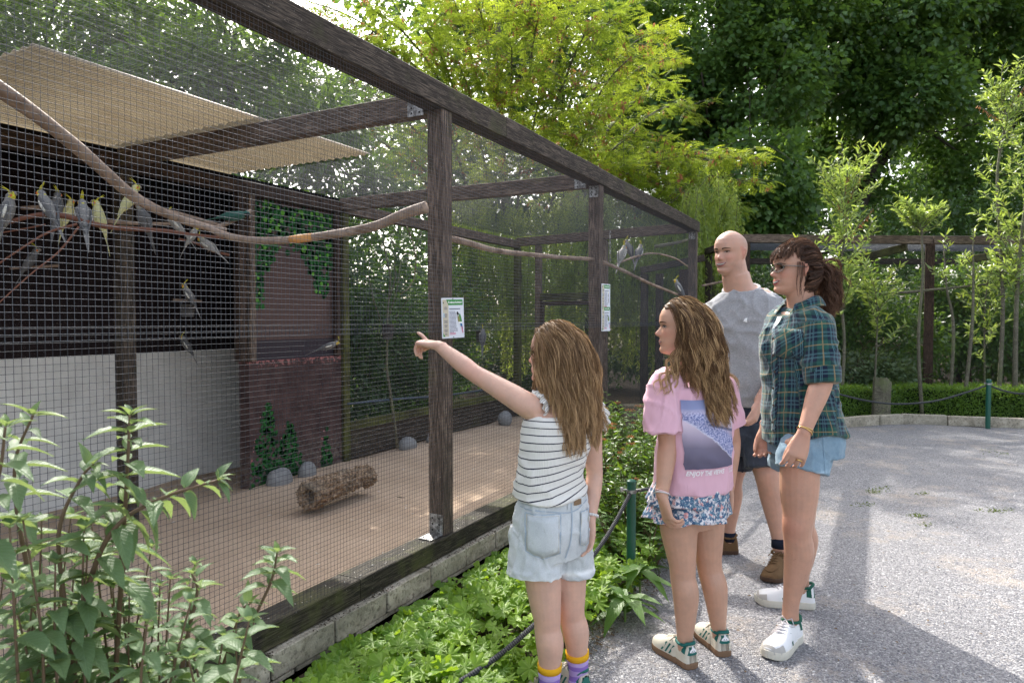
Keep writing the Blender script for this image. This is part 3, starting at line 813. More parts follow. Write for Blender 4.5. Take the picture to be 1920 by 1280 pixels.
# cork bark tunnel on the sand
def cork():
    A = Vector((-3.66, 3.33, .015)); B = Vector((-4.02, 4.16, .02))
    a = onz(575, 935, 0.0); b = onz(690, 893, 0.02)
    A, B = Vector((a.x, a.y, .012)), Vector((b.x, b.y, .03))
    ax = (B-A).normalized(); L = (B-A).length; s = ax.cross(V(0, 0, 1)).normalized(); u = s.cross(ax)
    n, m = 72, 60; vs = []; fs = []
    for i in range(m+1):
        t = i/m
        for j in range(n):
            th = 2*PI*j/n
            q = Vector((math.cos(th), math.sin(th), t*3.2))
            r = .094*(1+.12*math.sin(t*5+1))+.022*mnoise.noise(q*2.3)+.020*abs(mnoise.noise(q*6))+.016*mnoise.noise(q*13)-.010*(mnoise.cell(q*9))
            c = A+ax*(L*t)+V(0, 0, .018*math.sin(t*3))
            vs.append(c+s*math.cos(th)*r+u*math.sin(th)*r*.92+ax*.012*mnoise.noise(q*5))
    for i in range(m):
        for j in range(n):
            k = (j+1) % n; fs.append((i*n+j, i*n+k, (i+1)*n+k, (i+1)*n+j))
    k0 = len(vs)
    for i in (0, 1, 2, 3):            # hollow inside
        for j in range(n):
            th = 2*PI*j/n; r = .058 if i else .070; t = (0.0, .04, .5, .8)[i]
            vs.append(A+ax*(L*t+.004)+s*math.cos(th)*r+u*math.sin(th)*r*.92)
    for j in range(n):
        k = (j+1) % n; fs.append((j, k0+j, k0+k, k))
        for i in range(3): fs.append((k0+i*n+j, k0+(i+1)*n+j, k0+(i+1)*n+k, k0+i*n+k))
    fs.append(tuple(k0+3*n+j for j in range(n))); fs.append(tuple(m*n+j for j in range(n)))
    me = bpy.data.meshes.new('cork_tunnel'); me.from_pydata(vs, [], fs); shade(me)
    t = NT('cork'); v = t.coord(); n1 = t.noise(v, 26, 6, .7); n2 = t.voro(v, 38)
    c = t.mix(t.ramp(n1, [(.35, 0.0), (.65, 1)]), (.12, .070, .040), (.56, .41, .28)); c = t.mix(t.ramp(n2, [(.0, .7), (.25, 0)]), c, (.07, .04, .025))
    g = t.noise(v, 5, 4); c = t.mix(t.ramp(g, [(.45, 0.0), (.7, .55)]), c, (.26, .25, .21)); t.bump(t.math('ADD', n1, n2), 1.0, .02)
    o = link('bark_tunnel', me, t.set(c, .95, .1)); tag(o, 'hollow cork bark log lying on the aviary sand', 'log')
cork()
# ------------------------------------------------------------------ trees
def L3(px, py, d, rx, ry, rz, w=None):
    """crown lobe: centre seen at (px,py) at distance d, radii across, in depth and in height"""
    c = at(px, py, d*KD); r = (rx*KD, ry*KD, rz*KD); return (c, r) if w is None else (c, r, w)
KD = 1.45
def atk(px, py, d): return at(px, py, d*KD)
def flk(px, d): return flat(px, d*KD)
def tree(kind, label, base, trunk, r0, mat_bark, lobes, mat_leaf, cat='tree', group=None, seed=1, limbs=7, **kw):
    o = empty(kind, base, label, cat, group); rr = random.Random(seed)
    mb = MB(); pts = [Vector(base)-V(0, 0, .2)]+[Vector(t) for t in trunk]; n = len(pts)
    pp = catmull(np.array([tuple(p) for p in pts]), 4); rads = [r0*(1-.75*i/(len(pp)-1)) for i in range(len(pp))]
    mb.tube([Vector(p) for p in pp], rads, n=10)
    tips = []
    for k in range(limbs):
        i = rr.randint(int(len(pp)*.4), len(pp)-1); tgt = rr.choice(lobes)[0] if lobes else pp[i]
        d = Vector(tgt)-Vector(pp[i]); L = max(.6, d.length*.8)
        branchy(mb, pp[i], d, L, rads[i]*.55, 2, rr, .5, 4, .0, 6, 3, tips)
    mb.build('trunk', mat_bark, o, smooth=True)
    if mat_leaf is not None:
        me = crown_mesh('crown', lobes, **kw); tag(link('crown', me, mat_leaf, o), kind='stuff')
    return o, tips
# dark maples behind everything
tree('maple_tree', 'tall maple with dense mid green foliage right of the yellow-green tree, above the bald man', flk(1330, 15.5), [atk(1330, 420, 15.5), atk(1340, 200, 15.5), atk(1350, -60, 15.5)], .22, M_bark,
     [L3(1300, 60, 15.5, 2.4, 1.8, 1.6), L3(1420, 160, 15, 1.6, 1.4, 1.2), L3(1240, 190, 15.5, 1.5, 1.4, 1.2), L3(1400, 340, 14.2, 1.7, 1.2, 1.15), L3(1480, 30, 15.5, 1.6, 1.5, 1.4), L3(1330, 420, 14.5, 1.5, 1.1, .9)],
     M_leaf_maple, seed=2, nclump=1700, per=27, clump_r=.38, L=.185, W=.165, hang=.35, shell=.5)
tree('maple_tree', 'big dark maple with a leaning bare trunk behind the willow saplings', flk(1575, 17), [atk(1590, 470, 17), atk(1625, 340, 17), atk(1655, 230, 17), atk(1690, 60, 17), atk(1700, -120, 17)], .36, M_bark,
     [L3(1640, 60, 16.5, 2.2, 2, 1.3), L3(1750, 0, 17, 2.6, 2, 1.1), L3(1540, 150, 16.5, 1.5, 1.4, 1.1), L3(1700, 190, 15.8, 1.5, 1.3, .9), L3(1840, 80, 17.5, 1.6, 1.6, 1.2)],
     M_leaf_maple, seed=3, nclump=1700, per=26, clump_r=.40, L=.195, W=.17, hang=.45, shell=.45, rndshift=-.12)
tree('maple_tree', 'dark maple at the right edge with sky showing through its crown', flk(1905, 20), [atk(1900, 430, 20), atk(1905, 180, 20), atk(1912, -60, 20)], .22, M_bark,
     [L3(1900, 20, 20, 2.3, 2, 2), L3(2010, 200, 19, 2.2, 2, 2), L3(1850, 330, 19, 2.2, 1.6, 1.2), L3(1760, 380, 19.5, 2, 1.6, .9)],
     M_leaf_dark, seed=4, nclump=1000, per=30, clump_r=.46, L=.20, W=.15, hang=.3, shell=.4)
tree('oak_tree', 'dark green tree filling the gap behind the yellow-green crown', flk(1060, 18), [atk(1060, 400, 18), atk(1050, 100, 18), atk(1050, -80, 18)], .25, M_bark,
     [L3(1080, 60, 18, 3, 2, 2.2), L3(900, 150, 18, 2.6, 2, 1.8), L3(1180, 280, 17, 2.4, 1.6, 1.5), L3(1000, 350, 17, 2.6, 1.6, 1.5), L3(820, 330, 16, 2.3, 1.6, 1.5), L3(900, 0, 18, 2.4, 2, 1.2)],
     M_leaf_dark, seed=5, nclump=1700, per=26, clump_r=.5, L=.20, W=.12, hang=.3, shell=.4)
tree('maple_tree', 'fresh green maple filling the lower middle background between the adults and the saplings', flk(1500, 16.5), [atk(1500, 480, 16.5), atk(1500, 380, 16.5)], .16, M_bark,
     [L3(1540, 330, 17.6, 1.6, 1, 1.2), L3(1590, 265, 17.8, 1.3, 1, .9), L3(1660, 400, 17.6, 1.5, 1, 1.0), L3(1800, 330, 17.8, 1.6, 1, 1.3), L3(1760, 230, 18, 1.5, 1, 1.0), L3(1920, 420, 17.6, 1.6, 1, 1.1), L3(1440, 440, 16.2, 1.3, 1, .9), L3(1290, 400, 16.2, 1.3, .8, 1.0)],
     M_leaf_maple, seed=8, nclump=900, per=30, clump_r=.42, L=.185, W=.165, hang=.3, shell=.35)
# dense dark understorey behind the second aviary
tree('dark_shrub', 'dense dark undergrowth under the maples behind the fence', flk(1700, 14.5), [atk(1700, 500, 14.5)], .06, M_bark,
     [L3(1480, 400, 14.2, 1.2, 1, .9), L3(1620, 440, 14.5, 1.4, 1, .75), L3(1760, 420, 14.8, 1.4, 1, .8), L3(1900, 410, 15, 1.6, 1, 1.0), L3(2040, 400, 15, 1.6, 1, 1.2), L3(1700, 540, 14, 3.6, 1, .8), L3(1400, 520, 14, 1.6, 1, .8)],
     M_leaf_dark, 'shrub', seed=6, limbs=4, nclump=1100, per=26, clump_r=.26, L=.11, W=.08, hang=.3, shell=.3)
KD = 1.0
# far wood closing the view
def far_wood():
    lobes = []
    for px in range(-500, 2300, 150):
        for py, rz in ((570, 2.2), (440, 3), (250, 3), (40, 2.6)):
            if px < 640 and py < 200: continue
            lobes.append(L3(px+random.uniform(-50, 50), py+random.uniform(-40, 40), random.uniform(36, 42), 3.8, 1.5, rz, 1))
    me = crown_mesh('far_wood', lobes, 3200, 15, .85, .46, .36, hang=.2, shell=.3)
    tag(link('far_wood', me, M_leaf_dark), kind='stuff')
    mb = MB()
    for px in range(-300, 2200, 120):
        p = flat(px+random.uniform(-40, 40), random.uniform(34, 42)); h = random.uniform(8, 12)
        mb.tube([p, p+V(random.uniform(-.4, .4), 0, h*.5), p+V(random.uniform(-.8, .8), 0, h)], [.2, .15, .08], n=6)
    tag(mb.build('far_trunks', M_bark), kind='stuff')
far_wood()

# yellow-green locust with pinnate leaves
def frond_crown(name, label, base, trunk, limbs, n_per, L, mat, kind='locust_tree', brown=0, seed=9, r0=.10):
    rr = random.Random(seed); o = empty(kind, base, label, 'tree'); mb = MB()
    pp = catmull(np.array([tuple(Vector(base)-V(0, 0, .2))]+[tuple(t) for t in trunk]), 4)
    mb.tube([Vector(p) for p in pp], [r0*(1-.6*i/(len(pp)-1)) for i in range(len(pp))], n=9)
    P = []; A = []; PB = []; AB = []; TN = []
    for (a, b, sp) in limbs:
        a = Vector(a); b = Vector(b); d = b-a; Ld = d.length
        m1 = a+d*.35+V(0, 0, .10*Ld); m2 = a+d*.7+V(0, 0, .10*Ld)
        tone = rr.uniform(.02, .85); path = [Vector(q) for q in catmull(np.array([tuple(a), tuple(m1), tuple(m2), tuple(b)]), 4)]
        mb.tube(path, [.028*(1-.75*i/12)+.004 for i in range(13)], n=5)
        for i in range(3, 13):
            for s in range(2):
                side = Vector((rr.gauss(0, 1), rr.gauss(0, 1), rr.gauss(-.05, .35))).normalized()
                dd = (side*.8+d.normalized()*.5).normalized(); ln = sp*rr.uniform(.5, 1.1)
                q = path[i]; e = q+dd*ln+V(0, 0, -.05*ln)
                mb.tube([q, (q+e)/2+V(0, 0, .04), e], [.008, .006, .003], n=3, cap=False)
                k = int(n_per*ln/sp)
                for _ in range(k):
                    t = rr.random()**.7; p = q.lerp(e, t)+Vector((rr.gauss(0, .05), rr.gauss(0, .05), rr.gauss(0, .035)))
                    ax = Vector((rr.gauss(0, 1), rr.gauss(0, 1), rr.gauss(-.25, .25)))+dd*.6
                    if rr.random() < brown and rr.random() < .5+.5*mnoise.noise(p*1.3): PB.append(p); AB.append(Vector((rr.gauss(0, .3), rr.gauss(0, .3), -1)))
                    else: P.append(p); A.append(ax); TN.append(tone+.25*(t-.5))
    mb.build('trunk', M_barkpale, o, smooth=True)
    P = np.array([tuple(p) for p in P]); A = np.array([tuple(p) for p in A]); n = len(P)
    nr = unit(RNG.normal(size=(n, 3))*.25+[0, 0, 1.0])
    me = scatter_mesh('crown', frond_template(7, .22), P, A, nr, L*RNG.uniform(.7, 1.25, n), L*RNG.uniform(.8, 1.2, n), np.clip(RNG.normal(.0, .16, n)+np.array(TN), 0, 1))
    tag(link('crown', me, mat, o), kind='stuff')
    if PB:
        PB = np.array([tuple(p) for p in PB]); AB = np.array([tuple(p) for p in AB]); n = len(PB); k = 4
        k = 6; PB = np.repeat(PB, k, 0)+RNG.normal(size=(n*k, 3))*.03; AB = np.repeat(AB, k, 0)+RNG.normal(size=(n*k, 3))*.3
        me = scatter_mesh('seed_pods', T_DIA, PB, AB, rand_dirs(n*k), RNG.uniform(.06, .11, n*k), .03)
        tag(link('seed_pods', me, M_leaf_brown, o), kind='stuff')
    return o
rr = random.Random(21); limbs = []
K = 1.24
ends = [(600, 60, 9.8), (650, 150, 10), (700, 20, 9.6), (720, 90, 10.4), (760, 180, 10), (800, 60, 9.8), (830, 230, 10.4), (860, 120, 10), (900, 20, 10), (960, 90, 9.6), (1010, 30, 10.3), (1060, 150, 9.8), (1100, 60, 10), (1150, 30, 10.5), (1180, 110, 10.4),
        (1120, 220, 9.7), (1190, 250, 10), (1240, 160, 10.8), (1290, 200, 11*K), (1240, 310, 10.2), (1300, 290, 10.4), (1330, 350, 10.3), (1400, 340, 10.5), (1425, 300, 10.6), (1350, 300, 10.6), (1370, 400, 10.5), (1320, 400, 10.4), (1260, 380, 10.0), (1160, 320, 10), (1080, 260, 10), (1010, 190, 10), (930, 170, 10.2), (980, 270, 10.3), (1220, 60, 10.8), (1270, 110, 11.2*K), (570, 0, 9.8), (840, -20, 10), (1000, -20, 10), (1090, -10, 10.5), (900, 270, 10.2), (640, 230, 10.4), (760, 290, 10.6)]
for (x, y, d) in ends:
    e = at(x, y, d*K); s = at(min(1060, max(860, x*.55+430)), min(420, y+150+abs(x-940)*.18), 11*K)
    limbs.append((s, e, .76))
frond_crown('x', 'light yellow-green locust tree with feathery leaves and hanging brown pods', flat(950, 11.2*K), [at(948, 420, 11.2*K), at(938, 230, 11.1*K), at(935, 80, 11*K), at(925, -60, 11*K)], limbs, 17, .265, M_leaf_locust, brown=.12)

# laurel-like trees above the bird shelter on the left
T_LONG = near_template(4, .18, 0, None, .06)
tree('laurel_tree', 'broad-leaved evergreen rising behind the bird shelter, seen through the mesh roof', flat(430, 9.6), [at(430, 250, 9.6), at(440, 60, 9.5)], .12, M_bark,
     [L3(430, 90, 9.4, 1.3, .9, .8), L3(330, 160, 9, 1.2, .9, .6), L3(540, 170, 9.4, 1.2, .8, .7), L3(240, 60, 9.2, .95, .8, .85), L3(610, 250, 9, 1.0, .7, .6), L3(640, 330, 9.8, .9, .5, .45), L3(545, 300, 9.8, .7, .5, .4), L3(725, 345, 10, .8, .5, .4), L3(360, 10, 9.6, .8, .8, .6)],
     M_leaf_laurel, seed=11, nclump=430, per=22, clump_r=.25, L=.17, W=.055, tmpl=T_LONG, hang=.15, shell=.3, out=1.2)
tree('laurel_tree', 'dark evergreen tree at the upper left corner behind the mesh roof', flat(60, 10), [at(60, 250, 10), at(60, 60, 10)], .12, M_bark,
     [L3(60, 120, 9.5, 1.7, 1, .9), L3(-100, 60, 9.5, 1.5, 1, 1), L3(160, 20, 9.8, 1.3, 1, .8), L3(-180, 220, 9, 1.6, 1, 1), L3(20, -60, 10, 1.6, 1, .8)],
     M_leaf_laurel, seed=12, nclump=360, per=22, clump_r=.28, L=.16, W=.055, tmpl=T_LONG, hang=.15, shell=.3, out=1.2, rndshift=-.2)
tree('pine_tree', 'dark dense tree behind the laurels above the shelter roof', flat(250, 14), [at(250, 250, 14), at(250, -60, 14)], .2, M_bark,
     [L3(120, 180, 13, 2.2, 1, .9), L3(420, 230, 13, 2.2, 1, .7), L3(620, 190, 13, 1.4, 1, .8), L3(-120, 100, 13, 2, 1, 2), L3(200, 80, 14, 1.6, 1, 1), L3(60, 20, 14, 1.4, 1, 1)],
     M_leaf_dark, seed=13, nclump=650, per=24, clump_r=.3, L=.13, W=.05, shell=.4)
# dark shrubs pressing against the back mesh of the aviary
def bush(kind, label, lobes, mat, base, nclump, per, cr, L, W, tmpl=T_DIA, seed=1, cat='shrub', **kw):
    return tree(kind, label, base, [Vector(lobes[0][0])], .03, M_twig, lobes, mat, cat, seed=seed, limbs=5, nclump=nclump, per=per, clump_r=cr, L=L, W=W, tmpl=tmpl, **kw)
def WLb(x, y, z, rx, ry, rz): return (V(x, y, z), (rx, ry, rz))
bush('laurel_shrub', 'dark green shrub with glossy leaves right behind the back mesh, left of the near post', [WLb(-5.55, 6.2, .7, .55, .7, .8), WLb(-5.5, 6.0, 1.6, .5, .7, .7), WLb(-5.6, 7.0, 1.1, .6, .6, .9)], M_leaf_dark, V(-5.6, 6.2, -.1), 420, 22, .2, .085, .042, seed=14, shell=.5)
bush('laurel_shrub', 'brighter green shrub behind the back mesh, right of the near post', [WLb(-5.7, 8.2, .8, .6, .9, .8), WLb(-5.8, 8.8, 1.5, .6, .8, .7), WLb(-5.6, 7.6, .3, .5, .8, .5)], M_leaf_laurel, V(-5.7, 8.2, -.1), 420, 22, .2, .085, .038, seed=15, shell=.5)
bush('tall_shrub', 'tall dark shrub filling the view above the back mesh', [WLb(-7.4, 5.6, 3.1, .9, 1.0, .9), WLb(-7.8, 4.6, 3.2, .9, 1.0, .9), WLb(-7.2, 8.0, 2.0, 1.0, 1.6, 1.3), WLb(-7.0, 10.0, 2.0, 1.0, 1.4, 1.4), WLb(-7.4, 6.4, 2.4, 1.0, 1.2, 1.2), WLb(-7, 9, .6, .9, 2.5, .9)], M_leaf_dark, V(-7.2, 8, -.1), 800, 24, .28, .11, .05, seed=16)

# weeping willow curtain behind the far end
def willow(px0, px1, d0, d1, ytop, n, kind, label, base, zlo=.3, lmin=.7, lmax=2.0):
    o = empty(kind, base, label, 'tree'); mb = MB(); P = []; A = []; rn = []
    mb.tube([Vector(base)-V(0, 0, .2), Vector(base)+V(.1, 0, 1.6), Vector(base)+V(-.2, .1, 3.2)], [.13, .10, .06], n=9)
    rr = random.Random(px0)
    for i in range(n):
        px = rr.uniform(px0, px1); d = rr.uniform(d0, d1); p = at(px, ytop+rr.uniform(-60, 90)+25*math.sin(px/37), d); L = rr.uniform(lmin, lmax)
        dx = Vector((rr.gauss(0, .18), rr.gauss(0, .18), 0)); m = max(4, int(L/.032)); tone = rr.random()
        pts = []
        for k in range(5):
            t = k/4; pts.append(p+dx*math.sin(t*1.6)+V(0, 0, -L*t))
        if i % 4 == 0: mb.tube(pts, [.005]*5, n=3, cap=False)
        for k in range(m):
            t = k/m; q = p+dx*math.sin(t*1.6)+V(0, 0, -L*t)
            if q.z < zlo: break
            for s in range(2):
                P.append(q+Vector((rr.gauss(0, .02), rr.gauss(0, .02), 0))); A.append((rr.gauss(0, .7), rr.gauss(0, .7), -1)); rn.append(min(1, max(0, tone*.5+rr.random()*.5)))
    mb.build('trunk', M_barkpale, o, smooth=True)
    P = np.array([tuple(p) for p in P]); A = np.array(A); k = len(P)
    me = scatter_mesh('crown', T_DIA, P, A, unit(RNG.normal(size=(k, 3))+[0, 0, .3]), RNG.uniform(.055, .10, k), RNG.uniform(.016, .026, k), np.array(rn))
    tag(link('crown', me, M_leaf_willow, o), kind='stuff')
willow(850, 1330, 11.3, 13.0, 420, 900, 'weeping_willow', 'pale green weeping willow curtain behind the far end of the aviary', flat(1100, 12.2))
willow(1270, 1385, 11.8, 12.8, 400, 150, 'weeping_willow', 'small weeping willow hanging behind the far corner post', flat(1330, 12.3), lmin=.5, lmax=1.3, zlo=1.8)

# ------------------------------------------------------------------ second aviary on the right
a2 = empty('aviary', flat(1740, 10.2), 'second low timber aviary behind the clipped hedge on the right', 'aviary')
def P2(px, py, d): return at(px, py, d)
def pz(px, d, z): p = flat(px, d); p.z = z; return p
beam('top_beam', pz(1388, 10.0, 2.50), pz(1742, 10.1, 2.49), .10, .115, M_timber, a2)
beam('top_beam', pz(1744, 10.1, 2.49), pz(2100, 10.2, 2.49), .10, .115, M_timber, a2)
beam('side_beam', pz(1385, 10.05, 2.49), pz(1325, 11.6, 2.47), .10, .10, M_timberdk, a2)
for px, d in ((1396, 10.0), (1741, 10.1), (2080, 10.2)):
    beam('post', pz(px, d, -.1), pz(px, d, 2.435), .12, .12, M_brown, a2, up=(0, 1, 0))
beam('post', pz(1328, 11.6, -.1), pz(1328, 11.6, 2.42), .10, .10, M_timberdk, a2, up=(0, 1, 0))
beam('brace', at(1545, 503, 11.2), at(1700, 463, 10.2), .07, .11, M_moss, a2)
beam('brace', at(1800, 490, 11.2), at(1905, 472, 10.3), .07, .11, M_moss, a2)
beam('back_beam', pz(1400, 12.2, 2.36), pz(2150, 12.4, 2.36), .09, .10, M_timberdk, a2)
for px in (1480, 1640, 1800, 1960): beam('back_post', pz(px, 12.3, -.1), pz(px, 12.3, 2.3), .09, .09, M_timberdk, a2, up=(0, 1, 0))
o0 = pz(1396, 10.0, .02); o1 = pz(2090, 10.2, .02); U2 = (o1-o0).normalized(); LL = (o1-o0).length
wire_panel('front_mesh', o0, U2, (0, 0, 1), int(LL/.025), int(2.4/.025), .025, .025, M_wire, a2, th=.0008)
Wd = V(0, 0, 1).cross(U2); wire_panel('roof_mesh', o0+V(0, 0, 2.53), U2, Wd, int(LL/.025), int(2.2/.025), .025, .025, M_wirelite, a2, th=.0014)
beam('plinth', o0+V(0, 0, .06), o1+V(0, 0, .06), .05, .14, M_timberdk, a2)
# frame of a third enclosure seen through the end of the first
a3 = empty('enclosure_frame', flat(1250, 10.6), 'dark timber frame of a further enclosure seen through the far end mesh', 'frame')
for px in (1208, 1236): beam('post', pz(px, 10.8, -.1), pz(px, 10.8, 2.05), .10, .10, M_timberdk, a3, up=(0, 1, 0))
beam('post', pz(1290, 10.6, -.1), pz(1290, 10.6, 2.1), .26, .10, M_brown, a3, up=(0, 1, 0))
beam('rail', pz(1200, 10.8, 2.10), pz(1320, 10.6, 2.28), .08, .10, M_timberdk, a3)
beam('rail', pz(1236, 10.8, 1.55), pz(1300, 10.7, 1.55), .06, .08, M_moss, a3)

# shrubs inside and behind the second aviary
bush('holly_shrub', 'dark shrub closing the gap between the two aviaries behind the bald man', [L3(1350, 620, 13.5, 1.0, .6, .9), L3(1430, 570, 13.6, .9, .6, .9), L3(1480, 640, 13, 1.0, .6, .7), L3(1260, 660, 13.8, 1.2, .6, .7)], M_leaf_dark, flat(1400, 13.5), 420, 24, .2, .09, .05, seed=30)
bush('holly_shrub', 'dark shrub at ground level behind the weeping willow', [L3(1000, 660, 14.5, 1.6, .6, .9), L3(1130, 640, 14.8, 1.4, .6, .9), L3(880, 650, 14.5, 1.3, .6, .9)], M_leaf_dark, flat(1000, 14.5), 420, 24, .24, .1, .055, seed=29)
bush('elder_shrub', 'dark lower shrub deep inside the second aviary', [L3(1600, 640, 12.6, 1.0, .5, .9), L3(1720, 620, 12.6, .9, .5, 1.0), L3(1840, 640, 12.6, 1, .5, .9), L3(1950, 620, 12.6, 1, .5, 1.0), L3(1500, 640, 12.6, .8, .5, .9)], M_leaf_dark, flat(1700, 12.8), 500, 24, .2, .09, .05, seed=28)
bush('elder_shrub', 'leafy green shrub behind the mesh of the second aviary, left of its dark post', [L3(1600, 600, 11.2, .9, .5, .7), L3(1680, 650, 11, .9, .5, .6), L3(1560, 540, 11.2, .8, .5, .5), L3(1500, 620, 11.3, .8, .5, .8)], M_leaf_laurel, flat(1620, 11.2), 560, 22, .17, .085, .045, seed=31)
bush('elder_shrub', 'leafy green shrub behind the second aviary, right of its dark post', [L3(1810, 600, 11.2, .9, .5, .7), L3(1880, 650, 11, 1, .5, .6), L3(1800, 540, 11.4, .8, .5, .45), L3(1960, 600, 11.3, .9, .5, .9)], M_leaf_laurel, flat(1830, 11.2), 560, 22, .17, .085, .045, seed=32)
bush('low_shrub', 'silvery green low shrub just behind the clipped hedge next to the plaid shirt', [L3(1600, 700, 10.3, .7, .3, .35), L3(1660, 715, 10.3, .6, .3, .3), L3(1530, 700, 10.3, .6, .3, .4)], leafmat('silver_leaf', (.06, .11, .05), (.16, .23, .12), .3, .4, .5), flat(1600, 10.3), 260, 22, .15, .075, .035, seed=33)

# clipped hedge
def hedge():
    pts = [onz(1305, 786), onz(1420, 785), onz(1560, 792), onz(1700, 783), onz(1850, 789), onz(2050, 795), onz(2250, 800)]
    N = 52000; P = np.zeros((N, 3)); rn = np.zeros(N); rr = RNG
    seg = np.array([(b-a).length for a, b in zip(pts[:-1], pts[1:])]); cum = np.concatenate([[0], np.cumsum(seg)])
    s = rr.random(N)*cum[-1]; i = np.clip(np.searchsorted(cum, s)-1, 0, len(seg)-1); t = (s-cum[i])/seg[i]
    A = np.array([tuple(p) for p in pts]); base = A[i]*(1-t)[:, None]+A[i+1]*t[:, None]
    back = np.array(tuple(cH)); dep = rr.random(N); top = rr.random(N) < .5
    z = np.where(top, .40, rr.random(N)*.42); dd = np.where(top, dep*.85, (rr.random(N)**2)*.12)
    und = np.array([mnoise.noise((a*1.7, 0, 0))*.05+mnoise.noise((a*7, b*5, 1))*.035 for a, b in zip(s, dd)])
    z = z+und*(z/.4)+rr.normal(0, .016, N); dd = dd+.05*np.array([mnoise.noise((a*3, c*6, 5)) for a, c in zip(s, z)])
    P = base+back*(dd[:, None]+.10); P[:, 2] = np.maximum(z, .01)
    nr = unit(np.where(top[:, None], np.array([0, 0, 1.0]), -back+[0, 0, .5])+rr.normal(size=(N, 3))*.5)
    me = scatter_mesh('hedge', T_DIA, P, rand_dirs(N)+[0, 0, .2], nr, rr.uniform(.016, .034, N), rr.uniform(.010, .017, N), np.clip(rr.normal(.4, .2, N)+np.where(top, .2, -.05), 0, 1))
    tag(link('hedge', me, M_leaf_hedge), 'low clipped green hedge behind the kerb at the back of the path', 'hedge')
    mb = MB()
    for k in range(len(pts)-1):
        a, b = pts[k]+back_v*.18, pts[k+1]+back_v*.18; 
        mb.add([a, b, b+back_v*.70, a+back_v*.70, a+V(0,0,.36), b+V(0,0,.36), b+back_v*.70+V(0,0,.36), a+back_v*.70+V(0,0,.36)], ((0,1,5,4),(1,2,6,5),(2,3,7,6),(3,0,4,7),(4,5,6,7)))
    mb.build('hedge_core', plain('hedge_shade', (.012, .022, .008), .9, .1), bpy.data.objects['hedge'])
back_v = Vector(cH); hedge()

# young willow saplings between hedge and fence
def sapling(path, r, label, seed, spread=.45, ystart=.35, nsh=26, shL=.5, leafn=14, kind='willow_sapling', dead=0, group=None):
    rr = random.Random(seed); pts = [Vector(p) for p in path]; o = empty(kind, pts[0], label, 'sapling', group)
    pp = [Vector(q) for q in catmull(np.array([tuple(p) for p in pts]), 6)]; n = len(pp); mb = MB()
    mb.tube(pp, [r*(1-.72*i/(n-1)) for i in range(n)], n=8); P = []; A = []; rn = []; PD = []; AD = []
    shoots = [(pp[-1], (pp[-1]-pp[-3]).normalized(), shL*.8)]
    for k in range(nsh):
        i = int(n*(ystart+(1-ystart)*rr.random())); i = min(i, n-1); a = rr.random()*2*PI
        d = Vector((math.cos(a), math.sin(a), rr.uniform(.5, 1.4))).normalized(); shoots.append((pp[i], d, shL*rr.uniform(.4, 1.1)))
    for (p, d, L) in shoots:
        isdead = rr.random() < dead; q = p.copy(); line = [q.copy()]; m = max(5, int(L/.03))
        for k in range(m):
            d = (d+Vector((rr.gauss(0, .05), rr.gauss(0, .05), .02))).normalized(); q = q+d*L/m; line.append(q.copy())
            if k > 1:
                for s in range(2 if rr.random() < leafn/14 else 1):
                    sd = Vector((rr.gauss(0, 1), rr.gauss(0, 1), rr.gauss(0, .5))).normalized()
                    (PD if isdead else P).append(q.copy()); (AD if isdead else A).append(d*.8+sd if not isdead else sd*.6+V(0, 0, -1)); 
                    if not isdead: rn.append(min(1, max(0, rr.gauss(.4, .2)+.45*(k/m)**2)))
        mb.tube(line[::3]+[line[-1]], [.005]*(len(line[::3])+1), n=4, cap=False)
    mb.build('trunk', M_barkpale, o, smooth=True)
    P = np.array([tuple(p) for p in P]); A = np.array([tuple(p) for p in A]); k = len(P)
    me = scatter_mesh('foliage', T_MID, P, A, unit(RNG.normal(size=(k, 3))*.7+[0, 0, .6]), RNG.uniform(.065, .13, k), RNG.uniform(.018, .032, k), np.array(rn))
    tag(link('foliage', me, M_leaf_sap, o), kind='stuff')
    if PD:
        P = np.array([tuple(p) for p in PD]); A = np.array([tuple(p) for p in AD]); k = len(P)
        tag(link('dead_leaves', scatter_mesh('dead_leaves', T_DIA, P, A, rand_dirs(k), RNG.uniform(.04, .07, k), .02), M_leaf_brown, o), kind='stuff')
D = 9.45
sapling([flat(1578, D), at(1583, 640, D), at(1575, 520, D), at(1590, 400, D), at(1585, 340, D)], .024, 'willow sapling with upright shoots just behind the woman\'s ponytail', 41, nsh=66, shL=.66, dead=.07)
sapling([flat(1732, D), at(1722, 640, D), at(1730, 520, D), at(1728, 440, D), at(1722, 420, D)], .026, 'willow sapling leaning against the dark post with a small bushy top', 42, ystart=.72, nsh=46, shL=.46)
sapling([flat(1782, D+.1), at(1788, 620, D+.1), at(1775, 540, D), at(1770, 470, D)], .026, 'bare crooked sapling stem right of the dark post', 43, nsh=3, shL=.3, ystart=.7)
sapling([flat(1808, D), at(1822, 620, D), at(1825, 520, D), at(1824, 462, D)], .028, 'slanting pale sapling stem in the middle of the right hand stems', 44, nsh=5, shL=.3, ystart=.6)
sapling([flat(1874, D), at(1880, 600, D), at(1878, 500, D), at(1870, 330, D), at(1885, 230, D), at(1878, 175, D)], .030, 'tall willow sapling with the highest shoot near the right edge', 45, nsh=62, shL=.48, ystart=.30, dead=.05)
sapling([flat(1906, D-.1), at(1905, 600, D-.1), at(1912, 480, D-.1), at(1925, 360, D-.1), at(1935, 290, D)], .034, 'bushy willow sapling at the right edge of the picture', 46, nsh=66, shL=.52, ystart=.32)
sapling([flat(1640, D+.3), at(1645, 600, D+.3), at(1640, 540, D+.3)], .016, 'short willow sapling between the ponytail and the dark post', 47, nsh=26, shL=.5, ystart=.3)
